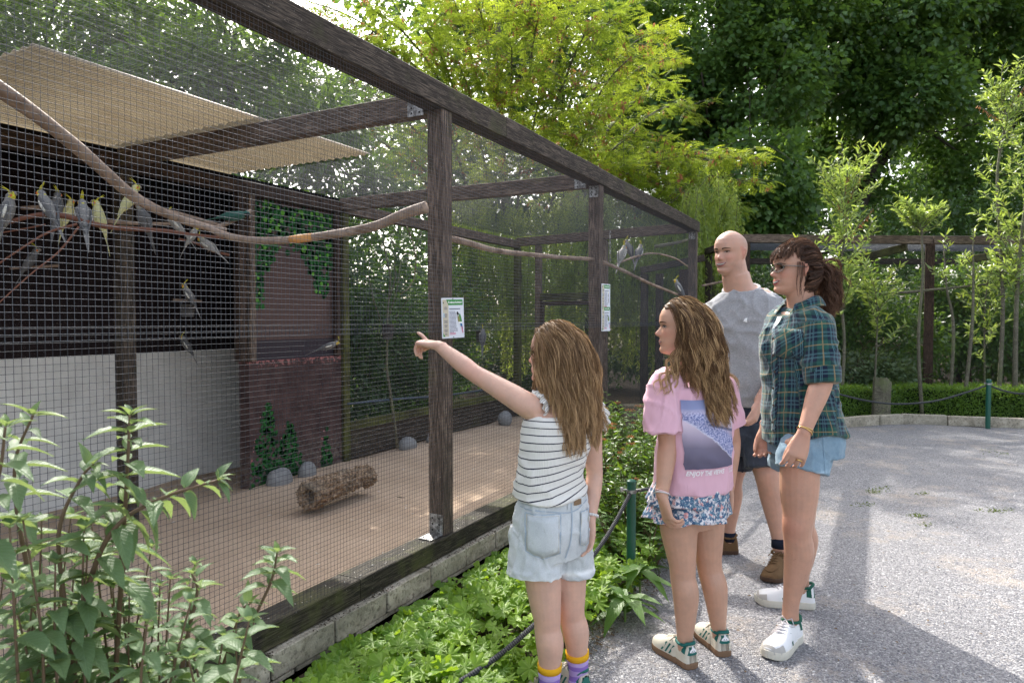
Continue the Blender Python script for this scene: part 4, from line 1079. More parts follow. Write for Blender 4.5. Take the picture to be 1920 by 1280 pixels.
sapling([flat(1850, D+.3), at(1846, 600, D+.3), at(1852, 520, D+.3)], .014, 'short bushy sapling between the slanting and the tall stem', 48, nsh=26, shL=.5, ystart=.25)
sapling([flat(1505, D+.2), at(1510, 620, D+.2), at(1495, 540, D+.2), at(1490, 500, D+.2)], .016, 'small willow sapling growing behind the plaid shirt between the two adults', 49, nsh=22, shL=.5, ystart=.3)
mb = MB(); mb.tube([at(1640, 551, 9.9), at(1700, 548, 9.9), at(1770, 541, 9.8), at(1850, 533, 9.8)], [.018, .02, .017, .012], n=7)
tag(mb.build('perch_branch', M_barkpale, smooth=True), 'thin horizontal perch branch crossing the dark post of the second aviary', 'branch')

# weathered stump post in the hedge
def stump():
    p = onz(1652, 789); mb = MB(); n = 14; vs = []; fs = []; H = .60
    zs = [-.1, .15, .35, .5, H]
    for k, z in enumerate(zs):
        for j in range(n):
            a = 2*PI*j/n; r = .118*(1+.07*math.sin(a*5+k)+.05*math.sin(a*9))*(1-.06*k/4)
            zz = z if k < 4 else H-.10*max(0, math.cos(a-.4))-.02
            q = p+cR*(math.cos(a)*r)+cH*(math.sin(a)*r*.8); q.z = zz; vs.append(q)
    for k in range(4):
        for j in range(n): fs.append((k*n+j, k*n+(j+1) % n, (k+1)*n+(j+1) % n, (k+1)*n+j))
    fs.append(tuple(4*n+j for j in range(n))); mb.add(vs, fs); o = mb.build('stump_post', M_barkpale, smooth=False)
    tag(o, 'weathered wooden stump post standing in the clipped hedge', 'post')
stump()
# ------------------------------------------------------------------ plants near the path
# cranesbill ground cover
def ground_cover():
    tm = palm_template(7); P = []; rr = random.Random(8); bed = bedpts
    while len(P) < 2500:
        x = rr.uniform(-1.93, .2); y = rr.uniform(.2, 4.6); p = Vector((x, y, 0))
        if not in_poly(x, y, bed): 
            continue
        dist = x+1.93; k = min(1, max(0, dist-.05)/.55); z = .012+(.035+.13*rr.random()**.7)*k+.05*k*mnoise.noise((x*2.5, y*2.5, 0))
        if dist < .05+.06*mnoise.noise((0, y*3, 0)): continue
        if y > 3.4 and rr.random() < .6: continue
        P.append((x, y, max(.012, z)))
    P = np.array(P); n = len(P)
    ax = rand_dirs(n)*[1, 1, .15]+[.15, -.2, 0]; nr = unit(RNG.normal(size=(n, 3))*.32+[0.15, -.25, 1.0]); S = RNG.uniform(.055, .105, n)
    me = scatter_mesh('cranesbill', tm, P, ax, nr, S, S, np.clip(RNG.normal(.45, .22, n)+(P[:, 2]-.12)*2, 0, 1))
    # stems
    o = link('cranesbill_cover', me, M_leaf_ger); tag(o, kind='stuff')
    mb = MB()
    for k in range(0, n, 2):
        p = Vector(P[k]); q = p+Vector((rr.gauss(0, .03), rr.gauss(0, .03), -p.z)); mb.tube([q, p], [.0018, .0014], n=3, cap=False)
    tag(mb.build('cranesbill_stems', plain('green_stem', (.10, .16, .04), .6, .3)), kind='stuff')
ground_cover()

# spirea bush with faded orange flower heads
def spirea():
    base = flat(1185, 4.9); o = empty('spirea_bush', base, 'green spirea bush with faded orange flower heads between the two girls', 'bush'); rr = random.Random(4)
    P = []; A = []; rn = []; FP = []; mb = MB()
    cents = [(1120, 5.3, .72, .32), (1190, 5.0, .74, .34), (1150, 4.5, .64, .34), (1215, 4.4, .62, .26), (1180, 4.0, .46, .28), (1120, 5.9, .72, .3), (1235, 5.6, .66, .3), (1085, 4.9, .66, .25), (1245, 6.3, .55, .3)]
    for c in range(620):
        px, d, h, rad = rr.choice(cents); b = flat(px, d); a = rr.random()*2*PI; q = rr.random()**.5*rad
        root = b+Vector((math.cos(a)*q*.35, math.sin(a)*q*.35, .02)); hh = h*(1-.45*(q/rad)**2)*rr.uniform(.75, 1.08)
        tip = b+Vector((math.cos(a)*q, math.sin(a)*q, hh)); mid = (root+tip)/2+Vector((0, 0, hh*.12))
        line = [Vector(v) for v in catmull(np.array([tuple(root), tuple(mid), tuple(tip)]), 7)]
        mb.tube(line[::4]+[line[-1]], [.003, .003, .002, .0015, .001][:len(line[::4])+1], n=3, cap=False)
        for k in range(3, 15):
            t = k/14; 
            for s in range(2):
                p = line[k]; sd = Vector((rr.gauss(0, 1), rr.gauss(0, 1), rr.uniform(-.1, .5))).normalized()
                P.append(p+sd*.006); A.append(sd+V(0, 0, .15)); rn.append(min(1, max(0, rr.gauss(.35, .18)+.35*t**3)))
        if rr.random() < .30: FP.append(tip)
    mb.build('stems', M_twig, o)
    P = np.array([tuple(p) for p in P]); A = np.array([tuple(p) for p in A]); n = len(P)
    tag(link('foliage', scatter_mesh('foliage', T_MID, P, A, unit(RNG.normal(size=(n, 3))*.4+[0, 0, 1]), RNG.uniform(.032, .062, n), RNG.uniform(.013, .022, n), np.array(rn)), M_leaf_spirea, o), kind='stuff')
    M_fl = leafmat('faded_flower', (.20, .075, .035), (.42, .19, .10), .2, .8, .1, yellow=(.5, .28, .16), bigvar=False)
    for p in FP[:70]:
        m = 46; a = RNG.random(m)*2*PI; r = np.sqrt(RNG.random(m))*rr.uniform(.018, .034)
        Q = np.stack([p.x+np.cos(a)*r, p.y+np.sin(a)*r, p.z+.012+.01*(1-(r/.034)**2)+RNG.normal(0, .003, m)], 1)
        me = scatter_mesh('flower_head', T_DIA, Q, rand_dirs(m), rand_dirs(m)+[0, 0, 1], RNG.uniform(.006, .011, m), .007)
        link('flower_head', me, M_fl, o)
spirea()

# broad-leaved plants built leaf by leaf
LEAFMESH = {}
def leaf_mesh(kind, var, L, W, droop, mat, rnd, **kw):
    key = (kind, var)
    if key not in LEAFMESH:
        tv, tf = near_template(droop=droop, **kw)
        v = tv*[L, W, L]; me = np_mesh('leaf', v, tf.reshape(-1), 3, {'rnd': np.full(len(v), rnd), 'luv': np.stack([tv[:, 0], tv[:, 1]*2, tv[:, 2]*0], 1)})
        shade(me); me.materials.append(mat); LEAFMESH[key] = me
    return LEAFMESH[key]
def place_leaf(me, p, ax, nr, s, parent):
    ax = Vector(ax).normalized(); y = Vector(nr).cross(ax).normalized(); z = ax.cross(y)
    o = bpy.data.objects.new('leaf', me); COL.objects.link(o); o.parent = parent
    M = Matrix((ax, y, z)).transposed().to_4x4(); M = M @ Matrix.Diagonal((s, s, s, 1)); M.translation = Vector(p)-WL[parent.name]; o.matrix_local = M; return o
def wlance(t): return max(.01, math.sin(PI*t**.72)**.9*(1-.15*t))
def big_weed(base, label, n, L, W, seed, h=.12, mat=None, kind='broadleaf_weed', serr=.06, up=.7):
    rr = random.Random(seed); o = empty(kind, base, label, 'weed'); mb = MB()
    top = Vector(base)+V(0, 0, h); mb.tube([Vector(base)-V(0, 0, .02), top], [.006, .004], n=6); mb.build('stem', plain('green_stem2', (.12, .2, .05), .5, .4), o)
    for k in range(n):
        a = k*2.4+rr.uniform(-.3, .3); el = up*rr.uniform(.2, 1.2); z = rr.random()
        ax = Vector((math.cos(a), math.sin(a), el)); me = leaf_mesh(kind+str(L), k % 3, L, W, .55+.12*(k % 3), mat or M_leaf_weed, .35+.2*(k % 3), rows=10, serr=serr, wid=wlance, wave=.012)
        place_leaf(me, Vector(base)+V(0, 0, h*(.3+.7*z)), ax, V(0, 0, 1), rr.uniform(.7, 1.15), o)
M_leaf_weed = leafmat('weed_leaf', (.05, .12, .022), (.10, .20, .035), .35, .45, .4, yellow=(.2, .32, .05), veins=True, bigvar=False)
def gz(px, py, z=0): return onz(px, py, z)
big_weed(gz(1172, 1165), 'large toothed leaves of a weed at the foot of the green rope post', 9, .20, .085, 1, .12)
big_weed(gz(1140, 1140), 'pointed weed rosette left of the green rope post', 8, .15, .06, 2, .14, kind='pointed_weed', serr=.02)
big_weed(gz(1200, 1120), 'bright weed with drooping leaves right of the green rope post', 8, .17, .07, 3, .16)
for i, (px, py, h, lab) in enumerate(((1215, 1080, .30, 'mint-like plant beside the pink shirt girl\'s left hand'), (1195, 1050, .34, 'tall leafy herb just behind the green rope post'), (1232, 1060, .26, 'leafy herb with pinkish buds brushing the pink shirt girl\'s calf'), (1150, 1060, .30, 'leafy herb between the rope and the green post'))):
    rr = random.Random(50+i); b = gz(px, py); o = empty('leafy_herb', b, lab, 'plant'); mb = MB()
    for s in range(5):
        a = rr.random()*6.28; tip = b+V(math.cos(a)*.10, math.sin(a)*.10, h*rr.uniform(.7, 1.1)); mb.tube([b, (b+tip)/2+V(0, 0, .04), tip], [.004, .003, .002], n=5)
        for k in range(6):
            t = .25+.75*k/5; p = b.lerp(tip, t)
            for sg in (0, PI):
                aa = a+k*1.57+sg; me = leaf_mesh('herb', k % 3, .085, .038, .3, M_leaf_weed, .3+.25*(k % 3), rows=7, wid=wlance)
                place_leaf(me, p, V(math.cos(aa), math.sin(aa), .35), V(0, 0, 1), rr.uniform(.6, 1.1)*(1.2-.5*t), o)
    mb.build('stem', M_stem, o)

# ------------------------------------------------------------------ big shrub in the near left corner
def near_shrub():
    base = flat(150, 1.35); o = empty('leafy_shrub', base, 'large green shrub with veined drooping leaves in the lower left foreground', 'shrub'); rr = random.Random(12)
    lm = [leaf_mesh('shrub', k, .078, .036, (.35, .55, .25, .45)[k], M_leaf_shrub, (.3, .5, .72, .45)[k], rows=9, wid=wlance, fold=.22, serr=.045, wave=.012) for k in range(4)]
    ly = leaf_mesh('shrub', 9, .06, .022, .25, M_leaf_shrub, .97, rows=7, wid=wlance, fold=.3)
    leaves = []; mb = MB()
    def stem(pts, r0, n_nodes, start=.1, top_small=True, size=1.0, dens=1):
        P = [Vector(q) for q in catmull(np.array([tuple(p) for p in pts]), 8)]; m = len(P)
        mb.tube(P, [r0*(1-.7*i/(m-1))+.0008 for i in range(m)], n=7)
        for k in range(n_nodes):
            t = start+(1-start)*k/(n_nodes-1); i = min(m-2, int(t*(m-1))); f = t*(m-1)-i; p = P[i].lerp(P[i+1], f); d = (P[i+1]-P[i]).normalized()
            a0 = k*PI/2+rr.uniform(-.3, .3)+.6; s = size*(1.15-.55*t**3)*rr.uniform(.8, 1.15)
            u = d.orthogonal().normalized(); w = d.cross(u)
            for sg in (0, PI):
                sd = u*math.cos(a0+sg)+w*math.sin(a0+sg); ax = sd+d*(.20+.5*t**3)+V(0, 0, -.24+.2*t**3)
                leaves.append((s, p+sd*.004, ax, V(0, 0, 1)+sd*.15+d*.3, t))
            if k % 2 == 0 and dens > 1:       # small axillary pair
                sd = (u*math.cos(a0+1.3)+w*math.sin(a0+1.3)); leaves.append((s*.55, p+sd*.006, sd+d*.9, d, .97))
        for k in range(3):
            a = k*2.1; u = d.orthogonal().normalized(); w = d.cross(u); sd = u*math.cos(a)+w*math.sin(a); leaves.append((size*.42, P[-1], sd*.7+d, V(0, 0, 1), 1.0))
    S = lambda x, y, d: at(x, y, d)
    stem([S(75, 1330, 1.35), S(60, 1120, 1.34), S(32, 960, 1.32), S(30, 860, 1.31), S(62, 778, 1.30)], .0045, 13, .12, size=.95)
    stem([S(215, 1300, 1.30), S(232, 1000, 1.27), S(240, 860, 1.25), S(243, 778, 1.25)], .004, 13, .15, size=.95, dens=2)
    stem([S(120, 1300, 1.22), S(165, 1100, 1.22), S(215, 990, 1.22), S(300, 935, 1.24), S(408, 900, 1.26)], .005, 13, .15, size=.95, dens=2)
    stem([S(438, 1330, 1.42), S(470, 1180, 1.42), S(508, 1090, 1.42), S(520, 1035, 1.42)], .0038, 7, .62, size=.85, dens=2)
    stem([S(330, 1330, 1.3), S(350, 1200, 1.3), S(370, 1110, 1.3), S(360, 1075, 1.3)], .004, 10, .1, size=.7, dens=2)
    stem([S(380, 1330, 1.45), S(420, 1240, 1.4), S(450, 1150, 1.4), S(470, 1130, 1.4)], .003, 8, .2, size=.7)
    stem([S(60, 1300, 1.2), S(120, 1180, 1.2), S(110, 1000, 1.2), S(150, 900, 1.22), S(175, 870, 1.22)], .004, 10, .2, size=.8)
    stem([S(-60, 1200, 1.1), S(-30, 1000, 1.1), S(0, 880, 1.12), S(10, 800, 1.12)], .004, 9, .2, size=.9)
    for k in range(44):
        x0 = rr.uniform(-60, 440); x1 = x0+rr.uniform(-50, 70); d = rr.uniform(1.08, 1.50); ytop = 965+max(0, (x1-230))*.60+rr.uniform(0, 210)-min(0, x1-60)*.1
        stem([S(x0, 1400, d), S((x0+x1)/2+rr.uniform(-15, 15), (1400+ytop)/2, d), S(x1, ytop, d)], .0022, 8, .12, size=rr.uniform(.62, .95))
    mb.build('stems', M_stem, o, smooth=True)
    def vis(l): 
        q = l[1]-CAM; d = q.dot(cF); return d > 0 and -60 < 960+FPX*q.dot(cR)/d < 620 and 640-FPX*q.dot(cU)/d < 1330
    inside = [l for l in leaves if vis(l)]; rest = [l for l in leaves if not vis(l)]
    inside.sort(key=lambda l: -l[0]/(l[1]-CAM).length)
    for l in inside[:300]:
        me = ly if l[4] >= .97 else lm[rr.randint(0, 3)]; place_leaf(me, l[1], l[2], l[3], l[0], o)
    rest += inside[300:]
    tv = near_template(rows=6, droop=.4, wid=wlance, fold=.2)
    p = np.array([tuple(l[1]) for l in rest]); a = np.array([tuple(l[2]) for l in rest]); nn = np.array([tuple(l[3]) for l in rest]); s = np.array([l[0] for l in rest])
    tag(link('leaves', scatter_mesh('leaves', tv, p, a, nn, .078*s, .036*s), M_leaf_shrub, o), kind='stuff')
near_shrub()

# thin sapling growing inside the aviary behind the back mesh, and a hanging twig
mb = MB(); mb.tube([onx(745, 838, -4.45), onx(738, 780, -4.5), onx(725, 690, -4.5), onx(726, 600, -4.55), onx(732, 520, -4.6), onx(716, 440, -4.6)], [.018, .016, .014, .012, .009, .006], n=7)
for (a, b, c) in (((728, 600), (745, 540), (752, 490)), ((727, 640), (700, 560), (690, 510)), ((730, 560), (742, 520), (738, 470))):
    mb.tube([onx(*a, -4.55), onx(*b, -4.55), onx(*c, -4.55)], [.008, .006, .004], n=5)
tag(mb.build('bare_sapling', M_barkpale, smooth=True), 'thin bare sapling growing up inside the aviary by the back mesh', 'sapling')
mb = MB(); mb.tube([onx(763, 425, -3.3), onx(775, 455, -3.3), onx(781, 485, -3.3), onx(776, 525, -3.3), onx(765, 542, -3.3), onx(750, 552, -3.3)], [.0045, .004, .004, .0035, .003, .003], n=5)
tag(mb.build('hanging_twig', M_stem, smooth=True), 'thin curved twig hanging from the thick perch branch', 'twig')
# small litter: feathers and husks on the sand, dry leaf bits on the path and sill
def litter(name, n, fn, L, W, mat, flat_=.1):
    P = np.array([fn() for _ in range(n)]); me = scatter_mesh(name, T_DIA, P, rand_dirs(n)*[1, 1, flat_], rand_dirs(n)*.35+[0, 0, 1.0], RNG.uniform(L*.4, L, n), RNG.uniform(W*.4, W, n)); tag(link(name, me, mat), kind='stuff')
rl = random.Random(77)
litter('feathers', 130, lambda: (rl.uniform(-4.4, -2.15), rl.uniform(.9, 8.5), -.088+rl.uniform(0, .01)), .035, .010, plain('feather_white', (.75, .74, .70), .8, .1))
litter('husks', 1500, lambda: (rl.uniform(-4.5, -2.15), rl.uniform(.9, 8.5), -.098+rl.uniform(0, .006)), .014, .007, plain('husk', (.20, .14, .09), .9, .1))
def onpath():
    while True:
        p = flat(rl.uniform(1000, 1920), 2.5+6*rl.random())
        if in_poly(p.x, p.y, poly): return (p.x, p.y, .006)
litter('path_litter', 420, onpath, .022, .010, plain('dry_leaf', (.16, .11, .06), .9, .1))
def edge():
    i = rl.randint(0, len(edge_left)-2); a, b = edge_left[i], edge_left[i+1]; p = a.lerp(b, rl.random())+Vector((rl.gauss(.03, .05), rl.gauss(0, .05), 0)); return (p.x, p.y, .006+.01*rl.random())
litter('edge_litter', 1100, edge, .030, .012, plain('dry_leaf_b', (.11, .075, .045), .9, .1), .3)
litter('sill_litter', 260, lambda: (rl.uniform(-2.09, -1.99), rl.uniform(.6, 8), SZ+.003), .012, .006, plain('dropping', (.62, .60, .56), .8, .1))
# ------------------------------------------------------------------ rope barrier
M_green = plain('green_paint', (.010, .085, .058), .32, .5, var=.15)
M_rope = NT('rope'); tt = M_rope; v = tt.coord(); 
wv = tt.n('TexWave'); wv.wave_type = 'BANDS'; wv.bands_direction = 'DIAGONAL'; tt.l(v, wv.inputs[0]); wv.inputs['Scale'].default_value = 45; wv.inputs['Distortion'].default_value = .5
cc = tt.mix(wv.outputs[1], (.018, .019, .022), (.075, .08, .085)); tt.bump(wv.outputs[1], .8, .004); M_rope = tt.set(cc, .7, .3)
def rope_post(base, h, r, label):
    o = empty('rope_post', base, label, 'post')
    mb = MB(); b = Vector(base); mb.tube([b-V(0,0,.1), b+V(0,0,h)], [r, r], n=20); mb.build('post_tube', M_green, o, smooth=False, bevel=.002)
    mb = MB(); mb.tube([b+V(0,0,h), b+V(0,0,h+.006), b+V(0,0,h+.012)], [r*1.06, r*1.06, r*.7], n=20); mb.build('cap', M_green, o)
    mb = MB(); z = h-.045
    mb.tube([b+V(0,0,z-.008), b+V(0,0,z+.008)], [r*1.12, r*1.12], n=20)
    L = Vector(cR)*(-.052); mb.tube([b+V(0,0,z+.006)+L*.3, b+L+V(0,0,z+.008)], [.005, .005], n=8); mb.tube([b-L*.3+V(0,0,z+.004), b-L*.9+V(0,0,z+.008)], [.005, .005], n=8)
    mb.tube([b+L*.95+V(0,0,z-.004), b+L*.95+V(0,0,z+.018)], [.008, .008], n=8)
    mb.build('clamp', M_galv, o)
    return o
pn = onz(1183, 1103); pn.z = 0
rope_post(pn, .535, .0225, 'green metal rope post standing in the bed between the two girls')
pf = onz(1852, 803); pf.z = 0
rope_post(pf, .595, .028, 'green metal rope post in front of the clipped hedge at the right')
pm = flat(1318, 7.9); 
def rope(pts, r, label, fine=6):
    P = [Vector(p) for p in catmull(np.array([tuple(p) for p in pts]), fine)]; n = 8; mb = MB(); mb.tube(P, [r]*len(P), n=n)
    tag(mb.build('barrier_rope', M_rope, smooth=True), label, 'rope')
def sagline(a, b, sag, n=7): return [a.lerp(b, i/n)+V(0, 0, -4*sag*(i/n)*(1-i/n)) for i in range(n+1)]
ropeA = [pn+V(0, 0, .49)+Vector(cR)*-.0, at(1150, 985, 3.25), at(1110, 1045, 3.05), at(1060, 1110, 2.85), at(1000, 1172, 2.62), at(930, 1232, 2.42), at(848, 1285, 2.25), at(740, 1340, 2.1), at(600, 1400, 2.0)]
rope(ropeA, .0095, 'dark rope sagging from the near green post towards the lower left corner')
ropeB = [pn+V(.01, 0, .492), at(1212, 917, 3.6), at(1240, 914, 3.9), at(1290, 905, 4.6), flat(1310, 6.2, .38), flat(1322, 7.9, .5)]
rope(ropeB, .009, 'dark rope leading from the near green post back behind the pink shirt girl')
ropeC = sagline(flat(1322, 8.3, .52), at(1500, 748, 8.5), .05)[:-1]+[at(1500, 732, 8.5), at(1560, 735, 8.45), at(1620, 750, 8.45), at(1680, 757, 8.45), at(1750, 752, 8.45), at(1810, 736, 8.5), at(1851, 722, 8.55)]
rope(ropeC[8:], .011, 'dark rope sagging in front of the clipped hedge left of the far green post')
rope([at(1853, 722, 8.55), at(1885, 733, 8.5), at(1920, 738, 8.5), at(1990, 735, 8.5), at(2080, 720, 8.5)], .011, 'dark rope leaving the far green post towards the right edge')

# ------------------------------------------------------------------ perches inside the aviary
M_limb = wood('peeled_branch', (.10, .062, .042), (.27, .185, .135)); 
t = NT('branch_bark'); v = t.coord(); n = t.noise(v, 9, 5, .65); n2 = t.noise(v, 40, 4)
cc = t.mix(t.ramp(n, [(.3, 0.0), (.6, 1)]), (.13, .080, .052), (.33, .245, .19)); cc = t.mix(t.ramp(n2, [(.6, 0.0), (.7, .6)]), cc, (.06, .035, .025)); t.bump(n2, .5, .004); M_branch = t.set(cc, .7, .3)
M_redtwig = plain('red_twig', (.16, .065, .040), .6, .3)
def limb(pts, rad, label, mat=None, kind='branch', sub=6, n=12):
    A = catmull(np.array([tuple(p)+(r,) for p, r in zip(pts, rad)]), sub); 
    P = [Vector(a[:3]) for a in A]; R = [a[3]*(1+.10*mnoise.noise(Vector(a[:3])*9)) for a in A]
    mb = MB(); mb.tube(P, R, n=n); o = mb.build(kind, mat or M_branch, smooth=True); tag(o, label, 'branch'); return o, P
limb([at(-60, 130, 2.45), at(0, 168, 2.55), at(80, 225, 2.75), at(160, 290, 2.95), at(250, 368, 3.2), at(320, 404, 3.35), at(385, 425, 3.5), at(425, 432, 3.55)], [.030, .030, .029, .027, .024, .021, .018, .013],
     'long thick perch branch slanting down from the upper left corner of the aviary')
o, P = limb([at(375, 420, 3.48), at(420, 440, 3.52), at(470, 450, 3.52), at(540, 450, 3.5), at(620, 440, 3.5), at(700, 425, 3.48), at(755, 402, 3.45), at(800, 388, 3.42)], [.013, .017, .018, .019, .021, .023, .025, .030],
     'thick peeled perch branch rising to the near post with an orange bare patch')
mb = MB(); Q = [at(543, 449.5, 3.495), at(560, 448, 3.494), at(585, 444.5, 3.492)]; mb.tube(Q, [.0185, .0212, .0200], n=12, cap=True); mb.build('peeled_patch', plain('peeled_wood', (.55, .27, .09), .6, .3), o, smooth=True)
limb([at(245, 378, 3.9), at(300, 392, 3.95), at(360, 408, 4.0), at(420, 425, 4.0)], [.014, .013, .012, .010], 'short red-brown perch branch under the slanting one', M_branch)
limb([at(405, 428, 3.6), at(440, 412, 3.7), at(470, 396, 3.8)], [.014, .012, .012], 'stub of a side branch pointing up to the mural with the green bird on it')
limb([at(-60, 440, 3.1), at(60, 405, 3.15), at(120, 405, 3.2), at(200, 425, 3.3), at(300, 432, 3.6), at(360, 440, 3.8), at(420, 446, 3.9)], [.010, .011, .012, .012, .011, .009, .007], 'long horizontal perch crossing the left post where most cockatiels sit', M_redtwig)
limb([at(-40, 520, 2.9), at(40, 466, 2.95), at(90, 436, 3.0), at(145, 420, 3.05)], [.0035, .004, .005, .006], 'thin red twig rising from the left edge below the perched cockatiels', M_redtwig, 'twig')
limb([at(-10, 575, 2.8), at(60, 512, 2.9), at(110, 472, 3.0), at(148, 425, 3.05)], [.0025, .003, .004, .005], 'thin pale twig rising steeply from the left edge', M_redtwig, 'twig')
limb([at(-20, 440, 3.3), at(40, 430, 3.32), at(85, 421, 3.35)], [.003, .004, .004], 'short orange twig under the leftmost cockatiels', M_redtwig, 'twig')
limb([at(40, 390, 4.2), at(100, 390, 4.2), at(150, 408, 4.2), at(240, 418, 4.3), at(330, 420, 4.5)], [.012, .014, .014, .012, .010], 'dark perch deeper in the shelter behind the cockatiels', M_branch)
o, P = limb([at(848, 448, 4.2), at(880, 456, 4.35), at(930, 470, 4.6), at(1000, 478, 5.0), at(1060, 483, 5.3), at(1115, 486, 5.6)], [.019, .020, .018, .016, .015, .014], 'long gently sloping perch branch between the near and middle posts', M_branch)
limb([at(1128, 490, 6.0), at(1170, 508, 6.3), at(1215, 530, 6.6), at(1270, 552, 6.9)], [.015, .015, .014, .013], 'perch branch sloping down to the right behind the middle post', M_branch)
limb([at(1155, 495, 6.6), at(1190, 482, 6.8), at(1225, 475, 7.0), at(1265, 484, 7.3), at(1290, 500, 7.5)], [.008, .010, .009, .008, .006], 'thin arched twig carrying two cockatiels near the far end', M_branch)
limb([at(1230, 462, 7.6), at(1270, 455, 7.8), at(1288, 450, 7.9)], [.02, .017, .015], 'pale branch piece hung under the far roof beam', M_barkpale)
limb([at(1316, 536, 10.6), at(1345, 530, 10.6), at(1400, 520, 10.6)], [.018, .016, .014], 'perch branch visible between the far corner post and the bald man', M_branch)
# small chain that holds the perch
mb = MB(); top = at(1144, 432, 6.1); bot = at(1144, 490, 6.1)
for k in range(12):
    p = top.lerp(bot, (k+.5)/12); n = 8; ring = []
    for j in range(n+1):
        a = 2*PI*j/n; u = V(1, 0, 0) if k % 2 else V(0, 1, 0); ring.append(p+u*math.cos(a)*.008+V(0, 0, 1)*math.sin(a)*.014)
    mb.tube(ring, [.0022]*(n+1), n=4, cap=False)
o = mb.build('hanging_chain', M_galv); tag(o, 'small steel chain holding the sloping perch behind the middle post', 'chain'); 
# feeding buckets on the back mesh
M_bucket = plain('grey_plastic', (.10, .11, .125), .5, .4)
def bucket(c, r, h, label):
    o = empty('feed_bucket', c, label, 'bucket'); c = Vector(c); n = 20; mb = MB(); vs = []; fs = []
    for (rr_, z) in ((.82*r, 0), (r, h), (r*1.08, h), (r*1.08, h-.012), (r*.94, h-.012), (r*.76, .01)):
        for j in range(n): a = 2*PI*j/n; vs.append(c+V(math.cos(a)*rr_, math.sin(a)*rr_, z))
    for k in (0, 1): 
        for j in range(n): q = (j+1) % n; fs.append((k*n+j, k*n+q, (k+1)*n+q, (k+1)*n+j))
    for j in range(n): q = (j+1) % n; fs.append((n+j, n+q, 4*n+q, 4*n+j)); fs.append((4*n+j, 4*n+q, 5*n+q, 5*n+j))
    fs.append(tuple(reversed(range(n)))); fs.append(tuple(5*n+j for j in range(n))); mb.add(vs, fs); mb.build('bucket_body', M_bucket, o, smooth=True)
    mb = MB(); mb.tube([c+V(0, math.sin(a)*r, h+math.cos(a)*r*.9) for a in np.linspace(-PI/2, PI/2, 9)], [.003]*9, n=5, cap=False); mb.build('handle', M_wirelite, o)
b0 = onx(727, 636, -4.45); bucket(b0, .062, .16, 'grey plastic bucket hanging by the bare sapling left of the near post')
b1 = onx(901, 642, -4.45); bucket(b1, .062, .15, 'grey plastic bucket hanging on the back mesh right of the near post')
bucket(at(352, 578, 5.0)+V(0, 0, -.06), .05, .09, 'dark bucket in the shelter opening with a cockatiel perched above it')
limb([at(325, 562, 5.0), at(352, 563, 5.0), at(378, 565, 5.0)], [.009]*3, 'short dark perch stick over the bucket in the shelter opening')
limb([at(20, 503, 4.6), at(60, 501, 4.6), at(110, 498, 4.6)], [.009]*3, 'short dark perch stick low in the shelter at the left')
limb([at(335, 448, 4.25), at(365, 455, 4.3), at(400, 471, 4.3), at(430, 478, 4.3)], [.008]*4, 'dark slanting twig under the two small birds near the middle post', M_redtwig, 'twig')
# black hose along the plinth
mb = MB(); mb.tube([onx(x, y, -4.52) for x, y in ((652, 757), (740, 748), (830, 742), (900, 732), (960, 722))], [.012]*5, n=7); tag(mb.build('water_pipe', plain('blue_pipe', (.05, .07, .10), .5, .4), smooth=True), 'dark blue water pipe running along the back mesh above the plinth', 'pipe')
mb = MB(); M = Matrix.Translation(flat(1212, 8.2, .16))@Matrix.Rotation(YAW, 4, 'Z'); mb.box((-.27, -.1, -.22), (.27, .1, .17), M=M); tag(mb.build('nest_box', wood('pale_board', (.20, .17, .11), (.36, .31, .21)), bevel=.006), 'pale wooden box on the sand near the far end mesh', 'box')

# ------------------------------------------------------------------ information signs
M_board = NT('sign_white').set((.70, .72, .78), .35, .5); M_cream = NT('sign_cream').set((.56, .50, .38), .4, .5); M_sgreen = NT('sign_green').set((.045, .25, .055), .4, .5)
M_ink = NT('sign_ink').set((.10, .11, .17), .5, .3); M_swhite = NT('sign_text').set((.85, .87, .85), .4, .4); M_sred = NT('sign_red').set((.60, .16, .25), .5, .3)
M_black2 = NT('black_paint').set((.02, .02, .02), .5, .4); M_sblue = NT('sign_blue').set((.03, .16, .35), .5, .4); M_syel = NT('sign_yellow').set((.80, .62, .04), .5, .4); M_olive = NT('sign_olive').set((.25, .24, .08), .5, .4)
def text_mesh(s, size, M, name, mat, parent, bold=0.0, align='CENTER', extr=.0, shear=0):
    c = bpy.data.curves.new('t', 'FONT'); c.body = s; c.size = size; c.align_x = align; c.align_y = 'CENTER'; c.offset = bold; c.extrude = extr; c.resolution_u = 3; c.shear = shear
    ob = bpy.data.objects.new('t', c); me = bpy.data.meshes.new_from_object(ob); bpy.data.objects.remove(ob); me.transform(M); me.materials.clear()
    if mat is None: return me
    return link(name, me, mat, parent)
